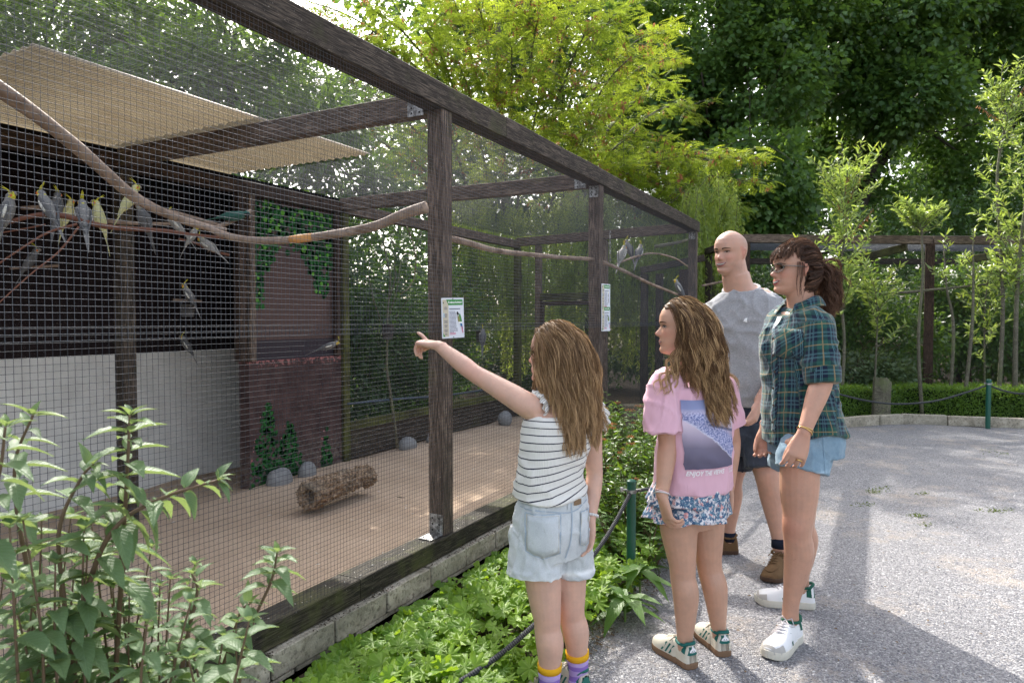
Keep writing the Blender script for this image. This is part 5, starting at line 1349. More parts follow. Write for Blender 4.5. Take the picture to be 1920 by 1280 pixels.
def sign(O, Ux, w, h, label, title, bird, tilt=0.0):
    """O centre; Ux horizontal direction of the board; board faces towards Ux x up"""
    Ux = Vector(Ux).normalized(); Nn = Ux.cross(V(0, 0, 1)); B = Matrix((Ux, V(0, 0, 1), Nn)).transposed().to_4x4(); B.translation = O
    B = B @ Matrix.Rotation(tilt, 4, 'Z')
    o = empty('info_sign', O, label, 'sign')
    mb = MB(); mb.box((-w/2, -h/2, -.002), (w/2, h/2, .002), M=B); mb.build('board', M_board, o)
    def poly(pts, z, mat, name):
        mb = MB(); mb.add([B@Vector((x*w, y*h, z)) for x, y in pts], [tuple(range(len(pts)))]); return mb.build(name, mat, o)
    poly([(-.46, -.46), (-.20, -.46), (-.20, .46), (-.46, .46)], .0024, M_cream, 'side_strip')
    poly([(-.46, -.46), (-.36, -.46), (-.46, -.36)], .0028, M_sgreen, 'green_corner')
    poly([(-.20, .32), (.45, .32), (.45, .46), (-.30, .46)], .0028, M_sgreen, 'green_header')
    text_mesh(title, .055*h*1.3, B@Matrix.Translation((.10*w, .39*h, .0032)), 'title', M_swhite, o, .0004)
    poly([(-.445, .36), (-.40, .36), (-.40, .40), (-.445, .40)], .0030, M_ink, 'logo_mark'); poly([(-.43, .345), (-.40, .36), (-.38, .40), (-.42, .41)], .0029, M_syel, 'logo_mark')
    rr = random.Random(len(title)); mb = MB(); n = 0
    def line(x0, x1, y, t=.006, z=.003): mb.add([B@Vector((x*w, yy*h, z)) for x, yy in ((x0, y-t), (x1, y-t), (x1, y+t), (x0, y+t))], [(0, 1, 2, 3)])
    line(-.17, .33, .225, .011)
    for k in range(17):
        y = .16-.032*k; x = -.17; end = .12+.03*abs(math.sin(k*.4)) if k < 13 else .20
        if k == 16: end = .02
        while x < end-.02:
            ww = rr.uniform(.02, .06); line(x, min(end, x+ww), y, .0065); x += ww+.012
    for (y0, cnt) in ((.27, 3), (.10, 4), (-.06, 3), (-.17, 3), (-.28, 3), (-.38, 2)):
        for k in range(cnt): wd = .05+.04*rr.random(); line(-.33-wd, -.33+wd, y0-.026*k, .006)
    p = mb.build('text_lines', M_ink, o); tag(p, kind='stuff')
    mb2 = mb; mb = MB()
    line(-.17, .10, -.375, .008); line(-.17, .10, -.405, .008); mb.build('red_lines', M_sred, o)
    poly([(-.44, .02), (-.385, .02), (-.385, .13), (-.44, .13)], .003, NT('sign_map').set((.45, .60, .68), .5, .4), 'map_picture')
    # perched parrot picture, flat print
    if bird:
        poly([(.16, .13), (.19, .16), (.24, .14), (.27, .09), (.22, .06), (.17, .09)], .0030, M_black2, 'bird_head')
        poly([(.18, .09), (.22, .03), (.28, .08), (.34, .02), (.38, -.10), (.30, -.13), (.22, -.10)], .0031, M_olive, 'bird_belly')
        poly([(.27, .11), (.33, .09), (.38, -.02), (.40, -.11), (.33, -.10), (.29, .0)], .0033, M_sgreen, 'bird_wing')
        poly([(.22, -.10), (.40, -.10), (.41, -.14), (.25, -.14)], .0034, M_swhite, 'perch')
        poly([(.30, -.13), (.40, -.13), (.44, -.28), (.42, -.30), (.33, -.20)], .0032, M_sblue, 'bird_tail')
        poly([(.36, -.22), (.40, -.20), (.45, -.38), (.41, -.38)], .0035, M_sred, 'tail_tip')
    else:
        poly([(.25, .12), (.29, .14), (.31, .05), (.33, -.05), (.35, -.22), (.31, -.28), (.27, -.10), (.24, .02)], .0031, plain('print_grey', (.25, .24, .24), .5), 'bird_body')
        poly([(.25, .14), (.28, .20), (.29, .13)], .0032, M_syel, 'bird_crest'); poly([(.28, .02), (.31, .02), (.32, -.08), (.29, -.08)], .0033, M_swhite, 'wing_patch')
    for y in (.475, -.475):
        mb = MB(); c = B@Vector((0, y*h, .003)); r = .0032; mb.add([c+(Ux*math.cos(a)+V(0,0,1)*math.sin(a))*r+Nn*.0004 for a in np.linspace(0, 2*PI, 9)[:-1]], [tuple(range(8))]); mb.build('screw', M_black2, o)
sd = V(.22, 1, 0)       # board slightly turned from the mesh plane
Ux1 = Vector((-math.sin(0), 1, 0))
# first sign on the near post, turned towards the path
c1 = onx(843, 596, WX+.012)
sign(c1+V(.02, 0, 0), V(.30, 1, 0), .150, .208, 'white information sign with green header and parrot picture on the near post', 'Rotbauchsittich', True, .03)
c2_ = onx(1134, 556, WX+.012); sign(c2_+V(.008, 0, 0), V(.12, 1, 0), .150, .205, 'upper white information sign with green header on the middle post', 'Nymphensittich', False)
c3_ = onx(1134, 597, WX+.012); sign(c3_+V(.008, 0, 0), V(.12, 1, 0), .150, .205, 'lower white information sign directly under the other on the middle post', 'Prachtrosella', True)

# ------------------------------------------------------------------ cockatiels
MBd = {}
for k, c in dict(grey=(.21, .205, .20), darkgrey=(.12, .12, .125), palegrey=(.30, .29, .27), yellow=(.55, .50, .05), cream=(.52, .50, .26), white=(.62, .61, .55), orange=(.60, .17, .05), beak=(.25, .22, .2), green=(.03, .10, .08), black=(.015, .015, .015)).items():
    MBd[k] = plain('feather_'+k, c, .7, .25, var=.25, scale=90, bump=.3)
def bird_proto(kind):
    """cockatiel perched, facing +X, feet at the origin, upright; returns root and parts"""
    col = {'grey': ('grey', 'yellow', 'white'), 'hen': ('darkgrey', 'palegrey', 'grey'), 'lutino': ('cream', 'yellow', 'cream'), 'pearl': ('palegrey', 'yellow', 'white'), 'green': ('green', 'black', 'green')}[kind]
    o = empty('cockatiel' if kind != 'green' else 'parakeet', (0, 0, 0)); s = (0, 1, 0)
    v, f = tube([(-.045, 0, -.028), (-.03, 0, .0), (-.010, 0, .04), (.008, 0, .078), (.020, 0, .108), (.028, 0, .128), (.030, 0, .142)], [(.012, .012), (.024, .022), (.034, .033), (.032, .031), (.021, .021), (.020, .021), (.008, .010)], n=16, sub=3, side=s)
    me = bpy.data.meshes.new('body'); me.from_pydata(v, [], f); shade(me); link('body', me, MBd[col[0]], o)
    v, f = tube([(.008, 0, .108), (.022, 0, .114), (.035, 0, .126), (.045, 0, .135)], [(.013, .012), (.0205, .021), (.020, .020), (.008, .009)], n=14, sub=3, side=s, rounded=True)
    me = bpy.data.meshes.new('head'); me.from_pydata(v, [], f); shade(me); hd = link('head', me, MBd[col[1]], o)
    if kind != 'green':
        mb = MB()
        for k in range(5):
            y = (k-2)*.0025; a = V(.030, y, .140); mb.tube([a, a+V(-.006, 0, .018), a+V(-.022-.004*k, 0, .036+.006*(k % 3))], [.0045, .003, .0006], n=5)
        link('crest', mb.mesh('crest', True), MBd['yellow'], o)
        for sg in (1, -1):
            mb = MB(); c = V(.034, sg*.0195, .122); mb.add([c+V(math.cos(a)*.0075, sg*.0012, math.sin(a)*.0075) for a in np.linspace(0, 2*PI, 11)[:-1]]+[c+V(0, sg*.0025, 0)], [(k, (k+1) % 10, 10) if sg < 0 else ((k+1) % 10, k, 10) for k in range(10)]); link('cheek_patch', mb.mesh('cheek_patch', True), MBd['orange'], o)
    v, f = tube([(.048, 0, .134), (.056, 0, .128), (.055, 0, .118)], [(.007, .008), (.005, .006), (.001, .001)], n=8, sub=2, side=s); me = bpy.data.meshes.new('beak'); me.from_pydata(v, [], f); shade(me); link('beak', me, MBd['beak'], o)
    for sg in (1, -1):
        bm = bmesh.new(); bmesh.ops.create_uvsphere(bm, u_segments=8, v_segments=6, radius=.0032); bmesh.ops.translate(bm, verts=bm.verts, vec=(.042, sg*.0165, .133)); me = bpy.data.meshes.new('eye'); bm.to_mesh(me); bm.free(); link('eye', me, MBd['black'], o)
        v, f = tube([(.014, sg*.026, .092), (-.006, sg*.034, .062), (-.03, sg*.030, .02), (-.055, sg*.016, -.03), (-.075, sg*.006, -.065)], [(.008, .006), (.007, .022), (.006, .023), (.005, .013), (.002, .003)], n=10, sub=3, side=s)
        me = bpy.data.meshes.new('wing'); me.from_pydata(v, [], f); shade(me); wg = link('wing', me, MBd['darkgrey' if kind in ('grey', 'hen') else col[0]], o)
        if kind in ('grey', 'pearl'):
            v, f = tube([(.006, sg*.0365, .075), (-.010, sg*.040, .045), (-.030, sg*.0365, .012)], [(.004, .005), (.003, .009), (.002, .005)], n=8, sub=2, side=s); me = bpy.data.meshes.new('wing_patch'); me.from_pydata(v, [], f); shade(me); link('wing_patch', me, MBd['white'], wg)
        mb = MB(); mb.tube([(-.008, sg*.012, .012), (-.004, sg*.013, -.006), (.008, sg*.013, -.010)], [.0035, .003, .0025], n=5); link('foot', mb.mesh('foot', True), MBd['beak'], o)
    v, f = tube([(-.035, 0, -.01), (-.065, 0, -.06), (-.095, 0, -.12), (-.118, 0, -.175)], [(.013, .007), (.014, .005), (.009, .003), (.002, .001)], n=8, sub=3, side=s); me = bpy.data.meshes.new('tail'); me.from_pydata(v, [], f); shade(me); link('tail', me, MBd['cream' if kind == 'lutino' else col[0]], o)
    return o
protos = {}
G = 'cockatiels perched in the aviary'
birds = [  # kind, px, py(feet), depth, heading (deg, 0 = to the right in the picture), pitch, scale, label
 ('grey', 22, 412, 3.12, 20, -14, 0.84, 'grey cockatiel with raised yellow crest, leftmost on the long perch'),
 ('grey', 88, 404, 3.17, 165, 4, 0.84, 'grey cockatiel with bright yellow face and orange cheek looking left'),
 ('hen', 108, 402, 3.75, 100, -10, 0.84, 'dull dark cockatiel directly behind the yellow-faced one'),
 ('lutino', 132, 412, 4.15, 60, -10, 0.84, 'pale cream cockatiel half hidden deeper in the shelter'),
 ('grey', 157, 420, 3.26, 130, 4, 0.86, 'grey cockatiel with yellow mask and long tail hanging right of the others'),
 ('lutino', 180, 420, 3.6, 200, -14, 0.84, 'plump pale yellow cockatiel beside the wooden post'),
 ('lutino', 246, 388, 3.5, 40, 0, 0.80, 'slim yellow cockatiel clinging to the branch right of the left post'),
 ('hen', 268, 424, 3.75, 260, 0, 0.84, 'brown-grey cockatiel seen from behind under the slanting branch'),
 ('pearl', 330, 432, 4.1, 200, 10, 0.76, 'small dark cockatiel on the lower perch in the middle of the opening'),
 ('pearl', 392, 470, 4.3, 160, 28, 0.80, 'speckled cockatiel with drooping tail near the dark middle post'),
 ('pearl', 362, 452, 4.3, 30, 0, 0.67, 'small pale bird between the two perches in the dark opening'),
 ('grey', 352, 562, 5.0, 180, 0, 0.80, 'yellow-headed cockatiel in the dark opening above the white wall'),
 ('grey', 348, 655, 6.05, 190, 0, 0.88, 'cockatiel sitting on top of the white wall'),
 ('hen', 60, 500, 4.6, 30, 0, 0.88, 'dark cockatiel low in the shelter at the left'),
 ('grey', 612, 656, 6.1, 20, 42, 0.88, 'grey cockatiel on the corner of the painted maroon wall'),
 ('pearl', 1166, 486, 6.6, 60, 12, 1.02, 'pale barred cockatiel with yellow crest behind the middle post'),
 ('grey', 1178, 474, 7.0, 120, 0, 0.97, 'grey cockatiel facing away above the barred one'),
 ('grey', 1198, 482, 6.9, 60, 10, 0.97, 'grey cockatiel at the start of the arched twig'),
 ('grey', 1272, 548, 6.9, 160, 0, 0.92, 'grey cockatiel with white wing patch right above the pink shirt girl\'s hair'),
 ('hen', 905, 640, 6.9, 90, 0, 0.92, 'grey cockatiel on the bucket right of the near post'),
]
for (k, px, py, d, hd, pit, sc, lab) in birds:
    p = at(px, py, d); r = Matrix.Rotation(YAW+math.radians(hd), 3, 'Z')@Matrix.Rotation(math.radians(pit), 3, 'Y')
    if k not in protos: protos[k] = o = bird_proto(k); 
    else: o = copy_tree(protos[k])
    o.location = p; o.rotation_euler = r.to_euler(); o.scale = (sc,)*3; o['label'] = lab; o['category'] = 'bird'; o['group'] = G
o = bird_proto('green'); p = at(432, 414, 3.65); o.location = p; o.rotation_euler = (Matrix.Rotation(YAW, 3, 'Z')@Matrix.Rotation(math.radians(55), 3, 'Y')).to_euler(); o.scale = (.75,)*3; tag(o, 'small blue-green parakeet crouching on the branch stub by the mural', 'bird')
# ------------------------------------------------------------------ people: tools
def remesh_union(pieces, voxel, smooth=3, factor=.5, ratio=.34):
    mb = MB()
    for v, f in pieces: mb.add(v, f)
    me = mb.mesh('tmp'); ob = bpy.data.objects.new('tmp', me); COL.objects.link(ob)
    m = ob.modifiers.new('r', 'REMESH'); m.mode = 'VOXEL'; m.voxel_size = voxel; m.use_smooth_shade = True
    if smooth:
        s = ob.modifiers.new('s', 'SMOOTH'); s.iterations = smooth; s.factor = factor
    d = ob.modifiers.new('d', 'DECIMATE'); d.ratio = ratio
    dg = bpy.context.evaluated_depsgraph_get(); out = bpy.data.meshes.new_from_object(ob.evaluated_get(dg))
    bpy.data.objects.remove(ob); bpy.data.meshes.remove(me); shade(out); return out
def vcos(me):
    a = np.empty(len(me.vertices)*3); me.vertices.foreach_get('co', a); return a.reshape(-1, 3)
def vnors(me):
    a = np.empty(len(me.vertices)*3); me.vertices.foreach_get('normal', a); return a.reshape(-1, 3)
def set_cos(me, P):
    me.vertices.foreach_set('co', np.ascontiguousarray(P, np.float32).ravel()); me.update()
def add_attr(me, name, a):
    a = np.asarray(a, np.float32)
    if a.ndim == 1: x = me.attributes.new(name, 'FLOAT', 'POINT'); x.data.foreach_set('value', a)
    else: x = me.attributes.new(name, 'FLOAT_VECTOR', 'POINT'); x.data.foreach_set('vector', a.ravel())
def relax_near(me, pts, it=10):
    """extra smoothing around joints: pts = [(centre, radius)]"""
    P = vcos(me); w = np.zeros(len(P))
    for c, r in pts: w = np.maximum(w, np.clip(1.3-np.linalg.norm(P-np.array(tuple(c)), axis=1)/r, 0, 1))
    E = np.empty(len(me.edges)*2, np.int64); me.edges.foreach_get('vertices', E); E = E.reshape(-1, 2)
    cnt = np.bincount(E.ravel(), minlength=len(P))[:, None]
    for _ in range(it):
        S = np.zeros_like(P)
        for k in range(3): S[:, k] = np.bincount(E[:, 0], P[E[:, 1], k], len(P))+np.bincount(E[:, 1], P[E[:, 0], k], len(P))
        P = P+(S/np.maximum(cnt, 1)-P)*(.6*w)[:, None]
    set_cos(me, P)
def wrinkle(me, amp, freq=(5, 5, 5), seed=0, ridge=True, mask=None, warp=.5):
    P = vcos(me); N = vnors(me); d = np.empty(len(P)); f = Vector(freq)
    for i, p in enumerate(P):
        q = Vector((p[0]*f.x+seed, p[1]*f.y, p[2]*f.z)); 
        q = q+Vector((mnoise.noise(q*.5), mnoise.noise(q*.5+Vector((9, 0, 0))), 0))*warp*2
        n = mnoise.noise(q); n2 = mnoise.noise(q*2.3+Vector((3, 1, 7))); n3 = mnoise.noise(Vector((p[0]*f.x*.8+seed+p[2]*f.x*.9, p[1]*f.y*.8+p[2]*f.y*.5, p[2]*f.z*.8-p[0]*f.x*.4)))
        d[i] = (max(0, 1-abs(n)*4)**1.5)*.75+(max(0, 1-abs(n3)*5)**1.5)*.6+n2*.3-.35
    if mask is not None: d = d*mask(P)
    set_cos(me, P+N*(amp*d)[:, None])
def bvh_of(me):
    return BVHTree.FromPolygons([tuple(v.co) for v in me.vertices], [tuple(p.vertices) for p in me.polygons])
def proj(b, p, d, off):
    """shoot from p (outside) along d; returns point lifted off the surface"""
    h = b.ray_cast(Vector(p), Vector(d).normalized())
    if h[0] is None: return None
    n = h[1] if h[1].dot(Vector(d)) < 0 else -h[1]
    return h[0]+n*off
def frame(f):
    f = Vector(f); f.z = 0; f.normalize(); return f, Vector((f.y, -f.x, 0))
def patch(b, C, U, W, N, us, vs_fn, off, name, mat, parent, rows=3, dist=.3, thick=0):
    """grid patch projected on a surface: us list of u, vs_fn(u)->(v0,v1)"""
    V_ = []; uv = []
    nu = len(us)
    for i, u in enumerate(us):
        a, c = vs_fn(u)
        for r in range(rows):
            v = a+(c-a)*r/(rows-1); p = Vector(C)+Vector(U)*u+Vector(W)*v
            q = proj(b, p+Vector(N)*dist, -Vector(N), off)
            if q is None: q = V_[-1] if V_ else p
            V_.append(q); uv.append((i/(nu-1), r/(rows-1), 0))
    F = []
    for i in range(nu-1):
        for r in range(rows-1):
            a = i*rows+r; F.append((a, a+rows, a+rows+1, a+1))
    me = bpy.data.meshes.new(name); me.from_pydata([tuple(v) for v in V_], [], F); add_attr(me, 'luv', np.array(uv)); shade(me)
    o = link(name, me, mat, parent)
    if thick:
        s = o.modifiers.new('solid', 'SOLIDIFY'); s.thickness = thick; s.offset = 1
    return o
def ribbon(b, C, U, W, N, pts, width, off, name, mat, parent, dist=.3, fine=5):
    P = catmull(np.array(pts, float), fine) if fine > 1 else np.array(pts, float); V_ = []; F = []
    for i, (u, v) in enumerate(P):
        t = P[min(i+1, len(P)-1)]-P[max(i-1, 0)]; t = t/(np.linalg.norm(t)+1e-9); n = np.array([-t[1], t[0]])*width/2
        for s in (1, -1):
            p = Vector(C)+Vector(U)*(u+n[0]*s)+Vector(W)*(v+n[1]*s); q = proj(b, p+Vector(N)*dist, -Vector(N), off)
            V_.append(q if q is not None else (V_[-2] if len(V_) > 1 else p))
    for i in range(len(P)-1): F.append((2*i, 2*i+1, 2*i+3, 2*i+2))
    me = bpy.data.meshes.new(name); me.from_pydata([tuple(v) for v in V_], [], F); return link(name, me, mat, parent)

# head -------------------------------------------------------------
ZF = [-.5, -.485, -.46, -.42, -.385, -.34, -.305, -.29, -.275, -.262, -.245, -.21, -.175, -.1, 0, .06, .10, .2, .3, .37, .43, .47, .49, .5]
YF_ = [.20, .285, .345, .372, .366, .342, .368, .376, .362, .380, .374, .362, .358, .352, .338, .372, .384, .375, .335, .275, .19, .11, .05, 0]
ZB = [-.5, -.4, -.3, -.2, -.1, 0, .1, .2, .3, .38, .44, .48, .5]
YB_ = [-.06, -.12, -.20, -.28, -.37, -.42, -.435, -.43, -.385, -.31, -.21, -.10, 0]
ZW = [-.5, -.47, -.42, -.36, -.28, -.2, -.1, 0, .1, .2, .3, .38, .44, .48, .5]
WW_ = [.085, .145, .19, .232, .262, .283, .303, .318, .326, .322, .288, .222, .150, .075, 0]
NZ = [-.20, -.185, -.17, -.15, -.13, -.10, -.05, 0, .04, .08]
NP = [0, .012, .065, .105, .118, .100, .060, .026, .010, 0]
def head_y(x, z, g):
    """forward extent of the face at lateral x, height z (units of head height)"""
    w = np.interp(z, ZW, WW_)*g.get('w', 1); yf = np.interp(z, ZF, YF_); r = np.clip(np.abs(x)/np.maximum(w, 1e-4), 0, 1)
    y0 = -.05; base = y0+(yf-y0)*(1-r**2.35)**(1/2.1)
    nose = np.interp(z, NZ, NP)*g.get('nose', 1); sg = np.interp(z, [-.2, -.15, -.1, 0, .08], [.062, .058, .040, .030, .03])
    y = base+nose*np.exp(-(x/sg)**2)
    y -= .030*np.exp(-((np.abs(x)-.125)/.062)**2-((z-.005)/.038)**2)
    y += .013*np.exp(-((np.abs(x)-.12)/.08)**2-((z-.075)/.022)**2)
    y += g.get('cheek', .012)*np.exp(-((np.abs(x)-.19)/.07)**2-((z+.13)/.07)**2)
    y += .010*np.exp(-((np.abs(x)-.12)/.05)**2-((z-.008)/.018)**2)       # eyeball swelling
    y -= .010*np.exp(-((np.abs(x)-.125-.02)/.02)**2-((z+.24)/.06)**2)*g.get('smile', 0)
    return y
def head_piece(M, H, g):
    n, m = 112, 104; t = (1-np.cos(np.linspace(0, PI, m)))/2; zs = -.5+t*1.0; zs = .55*zs+.45*np.linspace(-.5, .5, m)
    vs = []; ang = np.linspace(-PI, PI, n, endpoint=False)
    ang = ang*.72+.28*PI*np.sin(ang/2)*0+0; ang = np.linspace(-PI, PI, n, endpoint=False)
    for z in zs:
        w = max(1e-4, np.interp(z, ZW, WW_)*g.get('w', 1)); yb = np.interp(z, ZB, YB_)
        s = np.sin(ang); c = np.cos(ang)
        x = w*np.sign(s)*np.abs(s)**1.0
        front = c > 0; y0 = -.05
        y = np.where(front, 0, y0+(yb-y0)*np.abs(c)**.95)
        if z < .49 and z > -.49: y = np.where(front, head_y(x, z, g), y)
        else: y = np.where(front, y0+(np.interp(z, ZF, YF_)-y0)*c, y)
        vs.append(np.stack([x, y, np.full(n, z)], 1))
    Vv = np.vstack(vs)*H; Vv = [M@Vector(p) for p in Vv]; fs = []
    for i in range(m-1):
        for j in range(n): k = (j+1) % n; fs.append((i*n+j, i*n+k, (i+1)*n+k, (i+1)*n+j))
    fs.append(tuple(reversed(range(n)))); fs.append(tuple((m-1)*n+j for j in range(n)))
    return Vv, fs
def ear_pieces(M, H):
    out = []
    for s in (1, -1):
        C = [(s*.312, -.045, -.135), (s*.325, -.055, -.09), (s*.345, -.075, -.03), (s*.352, -.09, .03), (s*.335, -.07, .068), (s*.318, -.035, .055), (s*.312, -.02, .02)]
        r = [.018, .020, .020, .020, .019, .016, .010]
        v, f = tube([V(*c)*H for c in C], [x*H for x in r], n=10, sub=3, rounded=True); out.append(([M@Vector(p) for p in v], f))
        v, f = tube([V(s*.305, -.05, -.11)*H, V(s*.322, -.06, -.02)*H, V(s*.318, -.06, .04)*H], [(.030*H, .012*H), (.042*H, .012*H), (.030*H, .010*H)], n=10, sub=3, side=(0, 1, 0), rounded=True); out.append(([M@Vector(p) for p in v], f))
    return out
def head_matrix(C, f, tilt=0, roll=0):
    f, r = frame(f); M = Matrix((r, f, V(0, 0, 1))).transposed().to_4x4(); M = M@Matrix.Rotation(tilt, 4, 'X')@Matrix.Rotation(roll, 4, 'Y'); M.translation = C; return M

# hands ------------------------------------------------------------
def hand_pieces(Wr, D, N, T, s=1.0, curls=((10, 15, 10),)*4, thumb=(35, 10, 10), spread=4, wrist_r=.025, thumb_out=.7):
    """Wr wrist, D direction of the fingers, N palm-facing normal, T thumb side. s=1: adult hand 0.185 m"""
    D = Vector(D).normalized(); T = (Vector(T)-D*Vector(T).dot(D)).normalized(); N0 = D.cross(T); N = N0 if N0.dot(Vector(N)) > 0 else -N0
    Pm = .098*s; out = []
    out.append(tube([Wr-D*.03*s, Wr, Wr+D*.035*s, Wr+D*.07*s, Wr+D*Pm*.98, Wr+D*(Pm+.006*s)], [(wrist_r, wrist_r*.78), (wrist_r, wrist_r*.76), (.034*s, .0165*s), (.039*s, .0145*s), (.038*s, .012*s), (.033*s, .009*s)], n=18, sub=3, side=T, power=2.3))
    out.append(tube([Wr+D*.02*s+T*.014*s+N*.006*s, Wr+D*.05*s+T*.024*s+N*.010*s, Wr+D*.075*s+T*.026*s+N*.006*s], [.014*s, .015*s, .009*s], n=10, sub=2, rounded=True))
    L = (.072, .079, .073, .058); base = (.029, .0098, -.0095, -.0275); rr_ = (.0088, .0090, .0086, .0076); drop = (-.004, 0, -.003, -.010)
    for k in range(4):
        a = math.radians(spread*(1.5-k)); d = (D*math.cos(a)+T*math.sin(a)).normalized(); c = curls[k] if len(curls) > 1 else curls[0]
        p = Wr+D*(Pm+drop[k]*s-.012*s)+T*base[k]*s; pts = [p.copy()]; rad = [rr_[k]*s*1.1]; ang = 0
        p = p+d*.014*s; pts.append(p.copy()); rad.append(rr_[k]*s*1.12)
        for j, frac in enumerate((.45, .30, .25)):
            ang += math.radians(c[j]); dd = d*math.cos(ang)+N*math.sin(ang)
            p = p+dd*L[k]*s*frac; pts.append(p.copy()); rad.append(rr_[k]*s*(1.0, .93, .78)[j])
        out.append(tube(pts, rad, n=10, sub=3, rounded=True))
    a = math.radians(thumb[0]); d = (D*math.cos(a)+T*math.sin(a)*thumb_out+N*.25*math.sin(a)).normalized(); p = Wr+D*.022*s+T*.020*s+N*.004*s
    pts = [p.copy()]; rad = [.0125*s]; p = p+d*.038*s; pts.append(p.copy()); rad.append(.0112*s); dd = d
    for j, frac in enumerate((.55, .45)):
        b = math.radians(thumb[1+j]); dd = (dd*math.cos(b)+(N*.6+D*.5-T*.4).normalized()*math.sin(b)).normalized(); p = p+dd*.060*s*frac; pts.append(p.copy()); rad.append((.0105*s, .0085*s)[j])
    out.append(tube(pts, rad, n=10, sub=3, rounded=True)); return out

# materials --------------------------------------------------------
def skin_mat(name, col, freckle=.3):
    t = NT(name); v = t.coord(); n = t.noise(v, 26, 5, .6); n2 = t.noise(v, 120, 3, .6); fr = t.noise(v, 210, 2, .5)
    c = t.mix(t.ramp(n, [(.3, 0.0), (.7, 1)]), tuple(x*.90 for x in col), (min(1, col[0]*1.08), col[1]*1.03, col[2]))
    c = t.mix(t.ramp(fr, [(.66, 0.0), (.74, freckle)]), c, (col[0]*.55, col[1]*.42, col[2]*.35))
    c = t.mix(t.math('MULTIPLY', t.attr('red'), .65), c, (col[0]*1.0, col[1]*.62, col[2]*.60))
    c = t.mix(t.attr('dark'), c, (col[0]*.50, col[1]*.50, col[2]*.52))
    t.bump(n2, .18, .002); t.set(c, .46, .42, sss=.10); return t.m
def hair_mat(name, c0, c1, c2):
    t = NT(name); r = t.attr('rnd'); t.set(t.ramp(r, [(0, c0), (.5, c1), (1, c2)]), .55, .22); 
    t.b.inputs['Anisotropic'].default_value = .4
    tr = t.n('BsdfTranslucent'); mx = t.n('MixShader'); mx.inputs[0].default_value = .18; t.l(t.ramp(r, [(0, c1), (1, c2)]), tr.inputs[0]); t.l(t.b.outputs[0], mx.inputs[1]); t.l(tr.outputs[0], mx.inputs[2]); t.l(mx.outputs[0], t.out.inputs[0]); return t.m
def denim_mat(name, c0, c1, wear=.5):
    t = NT(name); v = t.coord(); n = t.noise(v, 9, 5, .65); f = t.noise(t.coord(scale=(1, 1, 3)), 330, 2, .6)
    c = t.mix(t.ramp(n, [(.3, 0.0), (.7, 1)]), c0, c1); c = t.mix(t.ramp(f, [(.35, .30), (.6, 0)]), c, tuple(x*.55 for x in c0))
    c = t.mix(t.attr('hem'), c, tuple(min(1, x*1.35+.04) for x in c1)); t.bump(t.math('ADD', f, t.math('MULTIPLY', n, .5)), .35, .003); return t.set(c, .85, .2, sheen=.15)
def cloth_mat(name, c, var=.06, rough=.85, fine=260):
    t = NT(name); v = t.coord(); n = t.noise(v, fine, 2, .6); m = t.noise(v, 7, 4); cc = t.mix(m, tuple(x*(1-var) for x in c), tuple(min(1, x*(1+var)) for x in c))
    t.bump(n, .25, .0015); return t.set(cc, rough, .2, sheen=.1)

# hair strands -----------------------------------------------------
def strands(name, guides, mat, parent, kids=14, spread=.010, width=.0028, tone=None, tip=.35, frizz=.0, taper=1.0, seed=0, seg=13, tipup=.22):  # tipup: paler ends, blonder hair with sunlight painted into the tone
    """guides (G,S,3) numpy -> ribbon mesh"""
    R = np.random.default_rng(seed); G, S, _ = guides.shape; N = G*kids
    P = np.repeat(guides, kids, 0); t = np.linspace(0, 1, S)
    off = R.normal(size=(N, 3)); off = off/np.linalg.norm(off, axis=1)[:, None]*(R.random(N)**.6)[:, None]
    prof = (.45+.55*np.sin(PI*np.clip(t*1.05, 0, 1)**.8))*(1-t*(1-tip)*taper)
    P = P+off[:, None, :]*spread*prof[None, :, None]
    if frizz:
        ph = R.random((N, 3))*6.28; fq = R.uniform(2, 5, (N, 3)); P = P+np.sin(t[None, :, None]*fq[:, None, :]*6.28+ph[:, None, :])*frizz*(t[None, :, None]**.7)
    cut = R.uniform(.80, 1.0, N); t = np.linspace(0, 1, seg+1); idx = t[None, :]*(S-1)*cut[:, None]; i0 = np.clip(np.floor(idx).astype(int), 0, S-2); fr = idx-i0
    ar = np.arange(N)[:, None]; P = P[ar, i0]*(1-fr)[..., None]+P[ar, i0+1]*fr[..., None]; S = seg+1
    T = np.gradient(P, axis=1); T = unit(T); side = R.normal(size=(N, 3)); cdir_ = P.mean(1)-np.array(tuple(CAM)); 
    outv = unit(side*.7-unit(cdir_)*1.0); sd = unit(np.cross(T, outv[:, None, :]))
    w = width*(1-.7*t**2)*.5; A = P+sd*w[None, :, None]; B = P-sd*w[None, :, None]
    Vv = np.stack([A, B], 2).reshape(-1, 3); k = (np.arange(N)*S*2)[:, None]; j = np.arange(S-1)[None, :]*2; a = k+j
    F = np.stack([a, a+1, a+3, a+2], 2).reshape(-1)
    gt = R.random(G) if tone is None else tone; tn = np.clip((np.repeat(gt, kids)-.5)*.50+.46+R.normal(0, .17, N), 0, 1)
    me = np_mesh(name, Vv, F, 4, {'rnd': np.clip(np.repeat(tn, S*2)+np.tile(np.repeat(t**1.5, 2), N)*tipup, 0, 1)}); shade(me); o = link(name, me, mat, parent); tag(o, kind='stuff'); return o
class Ell:
    def __init__(s, c, r, M=None): s.c = np.array(tuple(c)); s.r = np.array(r, float); s.M = np.eye(3) if M is None else np.array(M.to_3x3())
    def push(s, P, k=1.0):
        q = ((P-s.c)@s.M)/(s.r*k); d = np.linalg.norm(q, axis=1); m = d < 1
        if m.any():
            q2 = q[m]/d[m][:, None]; P = P.copy(); P[m] = s.c+(q2*s.r*k)@s.M.T
        return P
